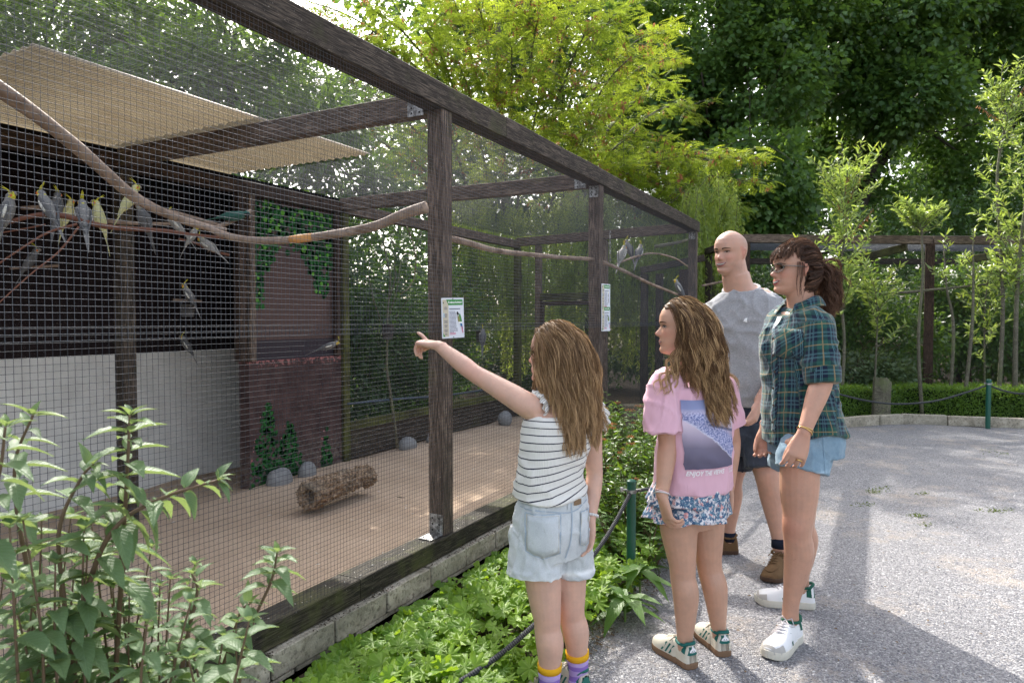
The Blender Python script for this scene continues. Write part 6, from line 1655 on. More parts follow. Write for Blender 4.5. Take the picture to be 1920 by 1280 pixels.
def sim(roots, d0, steps, step, target, cols, relax=.25, wave=0, wfreq=30, R=None, lift=None):
    """guides: vectorised walk with push-out from ellipsoids"""
    R = R or RNG; P = np.array(roots, float); D = unit(np.array(d0, float)); G = len(P); out = [P.copy()]; ph = R.random(G)*6.28; tgt = np.array(target, float)
    lift = np.ones(G) if lift is None else lift; base = P.copy()
    for i in range(steps):
        D = unit(D*(1-relax)+tgt*relax+R.normal(size=(G, 3))*.03); base = base+D*step
        for e in cols:
            nb = e.push(base, 1.0)
            base = nb
        D = unit(base-out_base if i else D) if i else D; out_base = base.copy()
        u = np.cross(D, np.array([.3, .2, 1.0])); u = unit(u); v = np.cross(D, u); a = wave*min(1, i/(steps*.4))
        P = base+u*(a*np.sin(ph+wfreq*step*i))[:, None]+v*(a*.7*np.cos(ph*1.3+wfreq*step*i))[:, None]; out.append(P.copy())
    return np.stack(out, 1)

# shoes ------------------------------------------------------------
def shoe(parent, heel, dirv, L, W, c_upper, c_sole, c_heel=None, c_line=None, name='shoe', sole_h=.028, toe=None, ankle_h=.078, lace=None, stripes=None, dark_welt=None):
    f, r = frame(dirv); M = Matrix((f, -r, V(0, 0, 1))).transposed().to_4x4(); M.translation = Vector(heel)    # local x forward, y left, z up
    xs = [0, .03, .10, .22, .38, .52, .66, .78, .88, .96, 1.0]; ws = [.25, .66, .76, .72, .68, .80, .96, 1.0, .90, .55, .12]
    def wid(t): return np.interp(t, xs, ws)*W/2
    def cy(t): return .010*math.sin(PI*t)*(1 if t > .3 else .4)
    n = 30; ts = (1-np.cos(np.linspace(0, PI, n)))/2
    mb = MB(); vs = []; m = 2*n; rings = [(.0, .96), (.004, 1.02), (sole_h*.55, 1.04), (sole_h, 1.0)]
    for z, k in rings:
        for s in (1, -1):
            for t in (ts if s > 0 else ts[::-1]):
                zz = z+.010*max(0, (t-.82)/.18)**2*(1 if z < sole_h*.9 else .7); vs.append(M@V((t-.5)*L*(1+.006*(k-1)*10)+.5*L, cy(t)*s*0+s*wid(t)*k+cy(t), zz))
    fs = []
    for i in range(3):
        for j in range(m): q = (j+1) % m; fs.append((i*m+j, i*m+q, (i+1)*m+q, (i+1)*m+j))
    fs.append(tuple(reversed(range(m)))); fs.append(tuple(3*m+j for j in range(m)))
    mb.add(vs, fs); me = mb.mesh('sole'); 
    # upper
    hz = [0, .04, .12, .24, .36, .44, .56, .68, .80, .90, .97, 1.0]; hh = [.80, 1.0, 1.0, .90, .92, .95, .78, .62, .52, .42, .26, .04]
    def hgt(t): return np.interp(t, hz, hh)*ankle_h
    k = 17; ur = []; nx = 40; tx = .012+(1-np.cos(np.linspace(0, PI, nx)))/2*.972
    for t in tx:
        w = wid(t)*.97; h = hgt(t); row = []
        for j in range(k):
            a = PI*j/(k-1); ca = math.cos(a); sa = math.sin(a)
            y = w*math.copysign(abs(ca)**.72, ca); z = h*sa**.85 if t > .3 else h*sa**.62
            y *= (1-.20*(z/ankle_h)**2) if t < .4 else (1-.12*(z/ankle_h))
            row.append(M@V(t*L+(.006*(z/ankle_h) if t < .05 else 0), y+cy(t), sole_h*.8+z))
        ur += row
    uf = []
    for i in range(nx-1):
        for j in range(k-1): uf.append((i*k+j, i*k+j+1, (i+1)*k+j+1, (i+1)*k+j))
    uf.append(tuple(range(k))); uf.append(tuple((nx-1)*k+j for j in reversed(range(k))))
    mu = bpy.data.meshes.new('upper'); mu.from_pydata([tuple(v) for v in ur], [], [tuple(reversed(x)) for x in uf]); shade(mu)
    so = link(name, mu, c_upper, parent)
    s2 = link('sole', me, c_sole, so); bv = s2.modifiers.new('b', 'BEVEL'); bv.width = .003; bv.segments = 2; bv.limit_method = 'ANGLE'
    b = bvh_of(mu); ctr = M@V(.14*L, 0, .03)
    # collar ring
    mb = MB(); ring = []
    for a in np.linspace(0, 2*PI, 21): ring.append(M@V(L*(.20+.165*math.cos(a)), .030*W/.09*math.sin(a)+cy(.2), sole_h*.8+ankle_h*(.98-.05*math.sin(a)**2+(.10 if math.cos(a) < -.7 else 0))))
    mb.tube(ring, [.0065]*21, n=8, cap=False); mb.build('collar', c_heel or c_upper, so, smooth=True)
    def side_patch(pts, mat, nm, sgn, off=.0012):
        v = [proj(b, M@V(x*L, sgn*.2, z), (M.to_3x3()@V(0, -sgn, 0)), off) for x, z in pts]; v = [q for q in v if q is not None]
        if len(v) > 2: mb = MB(); mb.add(v, [tuple(range(len(v)))]); mb.build(nm, mat, so)
    if c_heel:      # heel tab wraps round the back
        vv = []; rows = []
        for sgn in (1, -1):
            for (x, z0, z1) in ((.16, .060, .088), (.09, .058, .094), (.035, .056, .098)) if sgn > 0 else ((.035, .056, .098), (.09, .058, .094), (.16, .060, .088)):
                rows.append([proj(b, M@V(x*L, sgn*.2, z0+(z1-z0)*q/3), M.to_3x3()@V(0, -sgn, 0), .0015) for q in range(4)])
            if sgn > 0:
                for yy in (.5, .2, -.2, -.5): rows.append([proj(b, M@V(-.1, yy*.028, .054+(.046)*q/3), M.to_3x3()@V(1, 0, 0), .0015) for q in range(4)])
        vs = []; ok = True
        for rw in rows:
            for q in range(4):
                if rw[q] is None: rw[q] = rw[q-1] if q and rw[q-1] is not None else None
            if any(q is None for q in rw): continue
            vs += rw
        nr = len(vs)//4; fs = [(i*4+j, (i+1)*4+j, (i+1)*4+j+1, i*4+j+1) for i in range(nr-1) for j in range(3)]
        mb = MB(); mb.add(vs, fs); ht = mb.build('heel_tab', c_heel, so, smooth=True)
    if stripes:
        for sgn in (1, -1):
            for q in range(3):
                x = .40+.085*q; side_patch([(x, .030), (x+.035, .030), (x-.045, .066), (x-.080, .066)], stripes, 'stripe', sgn)
    if c_line:
        for sgn in (1, -1): side_patch([(.50, .034), (.545, .034), (.56, .050), (.50, .052)], c_line, 'side_mark', sgn); 
        for sgn in (1, -1): side_patch([(.30, .045), (.31, .045), (.52, .078), (.505, .079)], c_line, 'trim_line', sgn)
    if dark_welt: side_patch([(0, 0), (1, 0), (1, .01)], dark_welt, 'welt', 1)
    if toe:
        mb = MB(); vs = []
        for i, t in enumerate(np.linspace(.80, .985, 8)):
            for j in range(k): p = ur[int(np.argmin(np.abs(tx-t)))*k+j]; vs.append(Vector(p)+((Vector(p)-(M@V(t*L, 0, .02))).normalized())*.0016)
        vs2 = []
        for i in range(8):
            for j in range(k): vs2.append(vs[i*k+j])
        keep = [j for j in range(k) if j < 4 or j > k-5]
        fs = [(i*k+j, i*k+j+1, (i+1)*k+j+1, (i+1)*k+j) for i in range(7) for j in range(k-1) if (j < 4 or j >= k-5 or i > 4)]
        mb.add(vs2, fs); mb.build('toe_cap', toe, so, smooth=True)
    lm = lace or c_upper
    mb = MB()
    for q in range(5):
        t = .36+.062*q; h = sole_h*.8+hgt(t)*1.0+.002; wl = .018+.002*q
        mb.tube([M@V(t*L, -wl, h-.006), M@V((t+.015)*L, 0, h+.001), M@V(t*L, wl, h-.006)], [.0028]*3, n=6)
        mb.tube([M@V(t*L, wl, h-.006), M@V((t+.03)*L, 0, h), M@V((t+.06)*L, -wl, h-.010)], [.0026]*3, n=6)
    for s in (1, -1): mb.tube([M@V(.36*L, 0, sole_h*.8+ankle_h+.002), M@V(.34*L, s*.02, sole_h*.8+ankle_h+.014), M@V(.40*L, s*.04, sole_h*.8+ankle_h*.85), M@V(.44*L, s*.022, sole_h*.8+ankle_h*.9), M@V(.37*L, 0, sole_h*.8+ankle_h+.003)], [.0026]*5, n=6)
    lo = mb.build('laces', lm, so, smooth=True); tag(lo, kind='stuff')
    return so, M, b
# ------------------------------------------------------------------ people: the four figures
def limbt(pts, rad, n=20, sub=5, side=None): return tube(pts, rad, n=n, sub=sub, side=side, rounded=True)
def foot_piece(ank, dirv, L=.2):
    f, r = frame(dirv); a = Vector(ank); g = Vector((a.x, a.y, .045))
    return tube([a-f*.012+V(0,0,-.02), g-f*.008, g+f*L*.30, g+f*L*.50], [(.022, .022), (.024, .022), (.026, .014), (.02, .008)], n=12, sub=3, side=r, rounded=True)
def finish_body(me, M, H, g, mats, parent, dark=None, reds=()):
    P = vcos(me); Mi = np.array(M.inverted()); q = (P@Mi[:3, :3].T+Mi[:3, 3])/H
    hd = (np.abs(q[:, 0]) < .45) & (np.abs(q[:, 1]) < .62) & (np.abs(q[:, 2]) < .56)
    red = np.zeros(len(P)); dk = np.zeros(len(P)); x, y, z = q[:, 0], q[:, 1], q[:, 2]
    def gs(cx, cz, sx, sz, amp): return amp*np.exp(-((np.abs(x)-cx)/sx)**2-((z-cz)/sz)**2)*(y > .05)
    r = gs(.17, -.12, .09, .08, .7)+gs(0, -.13, .06, .05, .8)+gs(0, -.43, .08, .06, .3); r = np.where((np.abs(x) > .31) & (z > -.2) & (z < .12), .8, r)
    red = np.where(hd, np.clip(r, 0, 1), red)
    for c, rad, amp in reds: red = np.maximum(red, amp*np.exp(-(np.linalg.norm(P-np.array(tuple(c)), axis=1)/rad)**2))
    e = g.get('smile', 0)*gs(.135, -.225, .016, .055, .55)+gs(.125, .016, .065, .030, .75)+gs(.0, -.168, .045, .012, .5); dk = np.where(hd, np.clip(e, 0, 1), 0)  # shade of eye sockets, smile folds and under the nose painted into the skin
    if dark is not None: dk = np.maximum(dk, np.where(hd, dark(x, y, z), 0))
    add_attr(me, 'red', red); add_attr(me, 'dark', np.clip(dk, 0, 1)); return link('body', me, mats, parent)
M_lip = NT('lips').set((.36, .13, .12), .38, .5); M_eyew = NT('eye_white').set((.42, .39, .37), .2, .6); M_iris = NT('iris').set((.035, .025, .02), .12, .7)
M_lash = NT('lash').set((.018, .013, .011), .7, .2); M_teeth = NT('teeth').set((.50, .47, .42), .3, .5); M_mouth = NT('mouth_inside').set((.10, .03, .03), .6, .3)
def face_parts(me, M, H, parent, brow, lip=M_lip, smile=.0, teeth=True, open_=.0, squint=1.0, browh=.0):
    b = bvh_of(me); U = M.to_3x3()@V(1, 0, 0); N = M.to_3x3()@V(0, 1, 0); W = M.to_3x3()@V(0, 0, 1); C = M.translation
    kw = dict(dist=.25)
    def st(name, us, fn, off, mat, rows=3): return patch(b, C, U*H, W*H, N, us, fn, off, name, mat, parent, rows=rows, **kw)
    for s in (1, -1):
        us = [s*x for x in np.linspace(.068, .192, 11)]
        def lid(u, s=s): t = (abs(u)-.068)/.124; return math.sin(PI*t)**.8
        st('eye', us, lambda u: (.002-.014*lid(u)*squint+.006*((abs(u)-.13)/.06), .004+.021*lid(u)*squint+.006*((abs(u)-.13)/.06)), .0012, M_eyew)
        ui = [s*(.127+.019*math.cos(a)) for a in np.linspace(PI, 0, 9)]
        st('iris', ui, lambda u: (.003-min(.013*squint, .019*math.sqrt(max(0, 1-((abs(u)-.127)/.0195)**2))), .005+min(.019*squint, .019*math.sqrt(max(0, 1-((abs(u)-.127)/.0195)**2)))), .0018, M_iris)
        st('lash_line', us, lambda u: (.003+.019*lid(u)*squint+.006*((abs(u)-.13)/.06), .012+.023*lid(u)*squint+.008*((abs(u)-.13)/.06)), .0022, M_lash, 2)
        ub = [s*x for x in np.linspace(.052, .215, 10)]
        def bz(u): t = (abs(u)-.052)/.163; return .068+browh+.022*math.sin(PI*t*.75)-.012*t
        st('eyebrow', ub, lambda u: (bz(u)-.012*(1-.5*(abs(u)-.05)/.16), bz(u)+.014*(1-.7*(abs(u)-.05)/.16)), .0014, brow, 2)
    us = list(np.linspace(-.105-.02*smile, .105+.02*smile, 19)); mw = .105+.02*smile
    def cz(u): return -.274+.030*smile*(abs(u)/mw)**2
    def k(u): return math.sqrt(max(0, 1-(u/mw)**2))
    op = .012*open_+.013*smile
    if teeth or open_: st('mouth_opening', us, lambda u: (cz(u)-op*k(u)-.002, cz(u)+op*k(u)+.002), .0006, M_mouth)
    if teeth: st('teeth', [u*.85 for u in us], lambda u: (cz(u)-op*.35*k(u*1.15), cz(u)+op*.85*k(u*1.15)), .0012, M_teeth)
    st('upper_lip', us, lambda u: (cz(u)+op*k(u), cz(u)+op*k(u)+.020*k(u)**.7*(1-.25*math.exp(-(u/.02)**2))), .0016, lip)
    st('lower_lip', us, lambda u: (cz(u)-op*k(u)-.026*k(u), cz(u)-op*k(u)), .0016, lip)

SK1 = skin_mat('skin_pale', (.60, .375, .285), .2); SK2 = skin_mat('skin_tan', (.50, .295, .205), .15); SK3 = skin_mat('skin_man', (.50, .295, .215), .25); SK4 = skin_mat('skin_woman', (.50, .285, .20), .45)
def person(loc, label): return empty('person', loc, label, 'person')
def cap_roots(M, H, g, n, hairline, R, k=1.02):
    """points on the scalp in world space with outward normals"""
    out = []
    while len(out) < n:
        d = R.normal(size=3); d /= np.linalg.norm(d); z = d[2]*.5; zz = min(.495, max(-.495, z)); ang = math.atan2(d[0], d[1])
        w = np.interp(zz, ZW, WW_)*g.get('w', 1); yb = np.interp(zz, ZB, YB_); y0 = -.05; x = w*math.sin(ang)
        y = float(head_y(np.array([x]), zz, g)[0]) if math.cos(ang) > 0 else y0+(yb-y0)*abs(math.cos(ang))
        if hairline(x, y, zz): out.append((x*k, y0+(y-y0)*k, zz*k+.002))
    L = np.array(out)*H; Mi = np.array(M); Wp = L@Mi[:3, :3].T+Mi[:3, 3]; return Wp, np.array(out)
def hair_cap(M, H, g, hairline, k, mat, parent, fn=None):
    v, f = head_piece(M, H, g); Mi = M.inverted(); nv = []; q0 = []
    for p in v:
        q = Mi@Vector(p)/H; q0.append(q); kk = k if hairline(q.x, q.y, q.z) else .965
        c = V(0, -.05, -.02); q2 = c+(q-c)*kk
        if fn: q2 = fn(q2)
        nv.append(M@(q2*H))
    mb = MB(); mb.add(nv, f); me = mb.mesh('hair_cap', True); add_attr(me, 'rnd', np.full(len(me.vertices), .12)); return link('hair_base', me, mat, parent)

# ============================ girl in the striped top, pointing
def girl_striped():
    o = person(flat(1050, 2.38), 'girl in a black and white striped top and pale denim shorts pointing into the aviary')
    f, r = frame(cdir(-.60, .80)); H = .212; hf = cdir(-.93, .34)
    HC = at(1040, 663, 2.36); M = head_matrix(HC, hf, math.radians(2)); g = dict(w=1.0, nose=.8)
    T = [at(1034, 1030, 2.40), at(1034, 985, 2.39), at(1030, 935, 2.38), at(1030, 900, 2.375), at(1038, 850, 2.37), at(1046, 805, 2.37), at(1050, 775, 2.37), at(1050, 757, 2.365), at(1049, 742, 2.36), at(1047, 715, 2.36)]
    TW = [(.095, .070), (.108, .080), (.104, .076), (.098, .072), (.112, .082), (.124, .086), (.128, .078), (.098, .062), (.045, .046), (.040, .042)]
    Ls, Le, Lw = at(996, 763, 2.315), at(890, 700, 2.43), at(822, 648, 2.53)
    Rs, Re, Rw = at(1106, 776, 2.44), at(1115, 888, 2.46), at(1107, 972, 2.40)
    Lh, Lk, La = at(1010, 1015, 2.37), at(1026, 1160, 2.355), at(1030, 1292, 2.37)
    Rh, Rk, Ra = at(1062, 1008, 2.44), at(1071, 1140, 2.43), at(1085, 1262, 2.47)
    aD = (Lw-Le).normalized()
    pcs = [tube(T, TW, n=36, sub=5, side=r, power=2.3), tube([at(1047, 760, 2.365), at(1046, 735, 2.36), HC+V(0, 0, -.03)], [(.048, .046), (.040, .042), (.045, .048)], n=20, sub=3, side=r), head_piece(M, H, g)] + ear_pieces(M, H)
    pcs += [limbt([Ls+r*.03, Ls, Ls.lerp(Le, .35), Ls.lerp(Le, .75), Le, Le.lerp(Lw, .3), Le.lerp(Lw, .75), Lw], [.040, .044, .040, .034, .031, .032, .025, .021])]
    pcs += [limbt([Rs-r*.03, Rs, Rs.lerp(Re, .35), Rs.lerp(Re, .75), Re, Re.lerp(Rw, .3), Re.lerp(Rw, .75), Rw], [.036, .040, .037, .032, .029, .030, .024, .020])]
    up = V(0, 0, 1)
    hd = (at(783, 640, 2.60)-Lw).normalized(); Tt = cdir(.35, .9, .10)
    pcs += hand_pieces(Lw, hd, V(0, 0, -1), Tt, .90, curls=((-30, 8, 8), (55, 42, 22), (62, 45, 25), (58, 38, 20)), thumb=(28, 35, 30), spread=3, wrist_r=.022, thumb_out=.5)
    pcs += hand_pieces(Rw, (at(1102, 1020, 2.38)-Rw), -r, f, .80, curls=((18, 22, 15),)*4, thumb=(25, 12, 10), wrist_r=.021)
    for h, k, a in ((Lh, Lk, La), (Rh, Rk, Ra)):
        bk = -f*.010
        pcs.append(limbt([h+V(0, 0, .02), h.lerp(k, .25), h.lerp(k, .6), k.lerp(h, .08), k, k.lerp(a, .14), k.lerp(a, .33)+bk, k.lerp(a, .62)+bk*.6, a, a+V(0, 0, -.03)], [.064, .066, .060, .050, .0465, .045, .0475, .038, .030, .030]))
    pcs += [foot_piece(La, f, .18), foot_piece(Ra, f, .18)]
    me = remesh_union(pcs, .0040, 3); relax_near(me, [(Ls, .055), (Rs, .05), (Lw, .025), (Rw, .025), (at(1047, 750, 2.36), .06)], 14)
    finish_body(me, M, H, g, SK1, o, reds=((Le, .05, .5), (Lk, .04, .4), (Rk, .04, .4), (Lw+hd*.09, .04, .5)))
    face_parts(me, M, H, o, NT('brow1').set((.14, .08, .045), .8, .1), smile=.2, teeth=False)
    # top: snug ribbed stripes
    def grow(W, d, e=0): return [(a+d, b+d+e) for a, b in W]
    TT = [at(1031, 925, 2.385), at(1031, 905, 2.38), at(1034, 870, 2.37)]+[T[4], T[5], T[6], T[7]]
    TTW = [(.132, .112), (.124, .102), (.120, .092), (.126, .094), (.133, .095), (.124, .084), (.090, .060)]
    top = remesh_union([tube(TT, TTW, n=40, sub=6, side=r, power=2.3), tube([Rs-r*.05, Rs+r*.012-V(0, 0, .0)], [(.05, .05), (.046, .047)], n=16, sub=2), tube([Ls+r*.05, Ls+r*.010], [(.05, .055), (.044, .052)], n=16, sub=2)], .0045, 5)
    # diagonal drape: fabric gathers towards her right waist
    wrinkle(top, .0075, (7, 7, 17), 3, True, mask=lambda P: np.clip(1.05-(P[:, 2]-.80)/.30, .25, 1))
    P = vcos(top); Pc = (P-np.array(tuple(T[4])))@np.array(tuple(r)); fr = (P-np.array(tuple(T[4])))@np.array(tuple(f))
    add_attr(top, 'cz', np.array([p[2]+.030*s*max(0, 1-(p[2]-.78)/.2)*-1.0+.006*mnoise.noise(Vector(p)*7) for p, s in zip(P, Pc/.12)])); add_attr(top, 'hem', np.zeros(len(P)))
    def stripe_mat(nm):
        t = NT(nm); z = t.attr('cz'); w = t.math('FRACT', t.math('MULTIPLY', z, 1/.0232)); m = t.ramp(w, [(.0, 0), (.40, 0), (.415, 1), (.545, 1), (.56, 0)], 'LINEAR')
        rib = t.n('TexWave'); rib.bands_direction = 'X'; t.l(t.coord(rot=(0, 0, YAW)), rib.inputs[0]); rib.inputs['Scale'].default_value = 60
        c = t.mix(m, (.72, .70, .655), (.018, .020, .040)); t.bump(rib.outputs[1], .25, .002); return t.set(c, .85, .2, sheen=.1)
    M_str = stripe_mat('striped_rib'); to = link('striped_top', top, M_str, o)
    for S, sg, cc in ((Rs, 1, 1), (Ls, -1, 1)):   # ruffles over the armholes
        n = 46; rows = 7; vs = []; cz = []; base = []
        for i in range(n):
            a = -1.15+(PI*1.12)*i/(n-1) if sg > 0 else -.9+(PI*.95)*i/(n-1)
            # ring round the shoulder in the plane of f and z
            c = Vector(S)+r*(sg*(-.012 if sg > 0 else -.030)); q = c+f*(-math.cos(a)*.058)+V(0, 0, math.sin(a)*.056-.004)
            for j in range(rows):
                t = j/(rows-1); wv = .009*math.sin(i*.95+.4)*t
                ht = .060*math.sin(PI*min(1, max(0, (i+1)/(n+1))))**.6 if sg > 0 else .034*math.sin(PI*(i+1)/(n+1))**.6
                out = r*sg*(t*ht*.78)+(q-c).normalized()*(t*ht*.40*(1-.7*t)+wv)+V(0, 0, -.34*ht*t*t)
                vs.append(q+out); cz.append(i*.0125+t*.006)
        fs = [(i*rows+j, (i+1)*rows+j, (i+1)*rows+j+1, i*rows+j+1) for i in range(n-1) for j in range(rows-1)]
        m2 = bpy.data.meshes.new('ruffle'); m2.from_pydata([tuple(v) for v in vs], [], fs); add_attr(m2, 'cz', np.array(cz)); shade(m2); ro = link('ruffle_sleeve', m2, M_str, o)
        sd_ = ro.modifiers.new('s', 'SOLIDIFY'); sd_.thickness = .0018; ro.modifiers.new('ss', 'SUBSURF').render_levels = 1
    # denim shorts
    W_ = at(1036, 925, 2.38)
    sh1 = tube([at(1037, 918, 2.38), at(1036, 945, 2.385), at(1034, 985, 2.39), at(1034, 1035, 2.40)], [(.116, .094), (.128, .104), (.134, .112), (.124, .100)], n=40, sub=5, side=r, power=2.4)
    lg1 = tube([at(1004, 985, 2.385), at(1004, 1030, 2.375), at(1003, 1074, 2.365)], [(.080, .100), (.087, .097), (.088, .092)], n=30, sub=5, side=r, power=2.2)
    lg2 = tube([at(1062, 985, 2.42), at(1068, 1030, 2.435), at(1071, 1071, 2.44)], [(.074, .094), (.074, .088), (.074, .082)], n=30, sub=5, side=r, power=2.2)
    hm1 = tube([at(1003, 1063, 2.366), at(1003, 1076, 2.365)], [(.0915, .0955), (.0925, .0965)], n=30, sub=2, side=r); hm2 = tube([at(1071, 1060, 2.439), at(1071, 1073, 2.44)], [(.078, .086), (.079, .087)], n=30, sub=2, side=r)
    sh = remesh_union([sh1, lg1, lg2, hm1, hm2], .0045, 4); wrinkle(sh, .0070, (17, 17, 12), 12, True); P = vcos(sh)
    hz = P[:, 2]-at(1040, 1074, 2.40).z; wz = np.abs(P[:, 2]-at(1036, 925, 2.38).z)
    add_attr(sh, 'hem', np.clip(1-np.abs(hz-.012)/.014, 0, 1)*.7)
    M_dn = denim_mat('pale_denim', (.50, .535, .55), (.70, .725, .73)); so = link('denim_shorts', sh, M_dn, o)
    b = bvh_of(sh); N = -Vector(cH); U = Vector(cR); C = at(1034, 985, 2.39)     # seat side of the shorts
    M_st = NT('stitching').set((.55, .52, .42), .8, .2); M_seam = NT('seam').set((.36, .43, .50), .9, .1); M_pk = denim_mat('pocket_denim', (.52, .56, .58), (.70, .73, .75))
    for u0, u1, v0, v1, tip_ in ((-.090, .022, .072, -.055, .020), (.092, .122, .066, -.045, .010)):
        cx, hw = (u0+u1)/2, (u1-u0)/2
        patch(b, C, U, V(0, 0, 1), N, list(np.linspace(u0, u1, 9)), lambda u: (v1-tip_*(1-abs(u-cx)/hw), v0), .0022, 'back_pocket', M_pk, so, rows=6, thick=.0012)
        outl = [(u0, v0), (u0, v1), (cx, v1-tip_), (u1, v1), (u1, v0), (u0, v0)]
        for q in range(5):
            a, c_ = outl[q], outl[q+1]; pts = [(a[0]+(c_[0]-a[0])*t, a[1]+(c_[1]-a[1])*t) for t in np.linspace(0, 1, 5)]
            ribbon(b, C, U, V(0, 0, 1), N, pts, .0032, .0040, 'pocket_stitch', M_seam, so, fine=1); ribbon(b, C, U, V(0, 0, 1), N, [((p[0]-cx)*.90+cx, p[1]*.94-.001) for p in pts], .0010, .0046, 'pocket_stitch', M_st, so, fine=1)
    ribbon(b, C, U, V(0, 0, 1), N, [(.060, .10), (.062, .04), (.056, -.03), (.040, -.08)], .004, .002, 'seat_seam', M_seam, so)
    ribbon(b, C, U, V(0, 0, 1), N, [(-.108, .084), (-.02, .082), (.060, .072), (.118, .098)], .0035, .002, 'yoke_seam', M_seam, so)
    ribbon(b, C, U, V(0, 0, 1), N, [(.052, .082), (.052, .112)], .009, .003, 'belt_loop', M_pk, so, fine=2)
    patch(b, C, U, V(0, 0, 1), N, list(np.linspace(.068, .094, 4)), lambda u: (.092, .122), .0035, 'leather_patch', plain('leather', (.19, .115, .055), .6), so)
    # socks and shoes
    M_sy = plain('sock_yellow', (.72, .38, .02), .9, .1); M_sp = NT('sock_purple'); z = M_sp.sep(M_sp.coord())[2]; n_ = M_sp.noise(M_sp.coord(), 14, 2); wv = M_sp.math('FRACT', M_sp.math('MULTIPLY', M_sp.math('ADD', z, M_sp.math('MULTIPLY', n_, .02)), 26))
    M_sp = M_sp.set(M_sp.mix(M_sp.ramp(wv, [(.45, 0), (.5, 1)]), (.26, .16, .48), (.44, .33, .60)), .9, .1)
    for (k, a, sx) in ((Lk, La, 0), (Rk, Ra, 1)):
        kx = k.lerp(a, .62)-f*.006; s0 = Vector(a); s0.z = .05; tp = a+(kx-a)*((.172-a.z)/(kx.z-a.z)); tp2 = a+(kx-a)*((.150-a.z)/(kx.z-a.z))
        v, ff = tube([s0, a, tp2], [.038, .034, .0395], n=24, sub=4); mb = MB(); mb.add(v, ff); sk = mb.build('sock', M_sp, o, smooth=True)
        v, ff = tube([tp2-V(0,0,.001), tp], [.041, .0415], n=24, sub=2); mb = MB(); mb.add(v, ff); mb.build('sock_cuff', M_sy, sk, smooth=True)
    M_cream_ = plain('shoe_cream', (.50, .46, .37), .6, .3); M_gum = plain('gum_sole', (.20, .12, .07), .7, .2); M_gs = plain('shoe_green', (.02, .13, .10), .7, .3)
    for a in (La, Ra): g0 = Vector((a.x, a.y, 0))-f*.045; shoe(o, g0, f, .225, .082, M_cream_, M_gum, M_gs, stripes=M_gs)
    # bracelet
    mb = MB(); bc = Rw+(Re-Rw).normalized()*.012; ax = (Re-Rw).normalized(); u = ax.orthogonal().normalized(); w = ax.cross(u)
    for k in range(18): a = 2*PI*k/18; p = bc+u*math.cos(a)*.024+w*math.sin(a)*.024; mb.tube([p-ax*.004, p+ax*.004], [.0042, .0042], n=6)
    mb.build('bracelet', plain('white_beads', (.7, .68, .66), .3, .5), o, smooth=True)
    # hair: centre parting, long and slightly wavy
    R = np.random.default_rng(3); MH = hair_mat('hair_light_brown', (.055, .030, .016), (.215, .128, .064), (.58, .38, .20))
    def hl(x, y, z): return (z > .30 or (z > -.02 and y < .10) or (z > -.34 and y < -.02)) and not (y > .30 and z < .36) and not (abs(x) > .27 and y > .02 and z < .12)
    hair_cap(M, H, g, hl, 1.035, MH, o)
    G_ = 460; roots, loc = cap_roots(M, H, g, G_, hl, R, 1.035); Mr = np.array(M)[:3, :3]; sgn = np.where(np.abs(loc[:, 0]) < .02, R.choice([-1, 1], G_), np.sign(loc[:, 0]))
    d0 = np.stack([sgn*(.55-.5*np.abs(loc[:, 0])*2), -.75+.25*(loc[:, 1] > 0), np.full(G_, -.15)], 1)@Mr.T
    cols = [Ell(M@V(0, -.045*H, -.01*H), (.322*H, .395*H, .515*H), M), Ell(T[5]+V(0, 0, -.02)-r*.0, (.115, .104, .18), Matrix((r, f, V(0,0,1))).transposed()), Ell(T[7]+V(0, 0, -.02), (.115, .078, .045), Matrix((r, f, V(0,0,1))).transposed()), Ell(Ls, (.060, .060, .062)), Ell(Rs, (.055, .055, .06))]
    tg = np.array([0, 0, -1.0])+np.array(tuple(-f))*.06
    frontal = loc[:, 1] > .12
    n_st = 23; gl = sim(roots, d0, n_st, .0125, tg, cols, .26, .010, 40, R)
    gl2 = gl; ok = ~((gl[:, 20, :]-np.array(tuple(HC)))@np.array(tuple(hf)) > .062)     # keep the face clear
    gl = gl[ok | (R.random(G_) < .05)]
    strands('hair', gl, MH, o, kids=30, spread=.0205, width=.0018, seg=12, tipup=.35, tone=R.beta(2.0, 2.2, len(gl)), frizz=.0022, seed=1)
    return o
girl_striped()
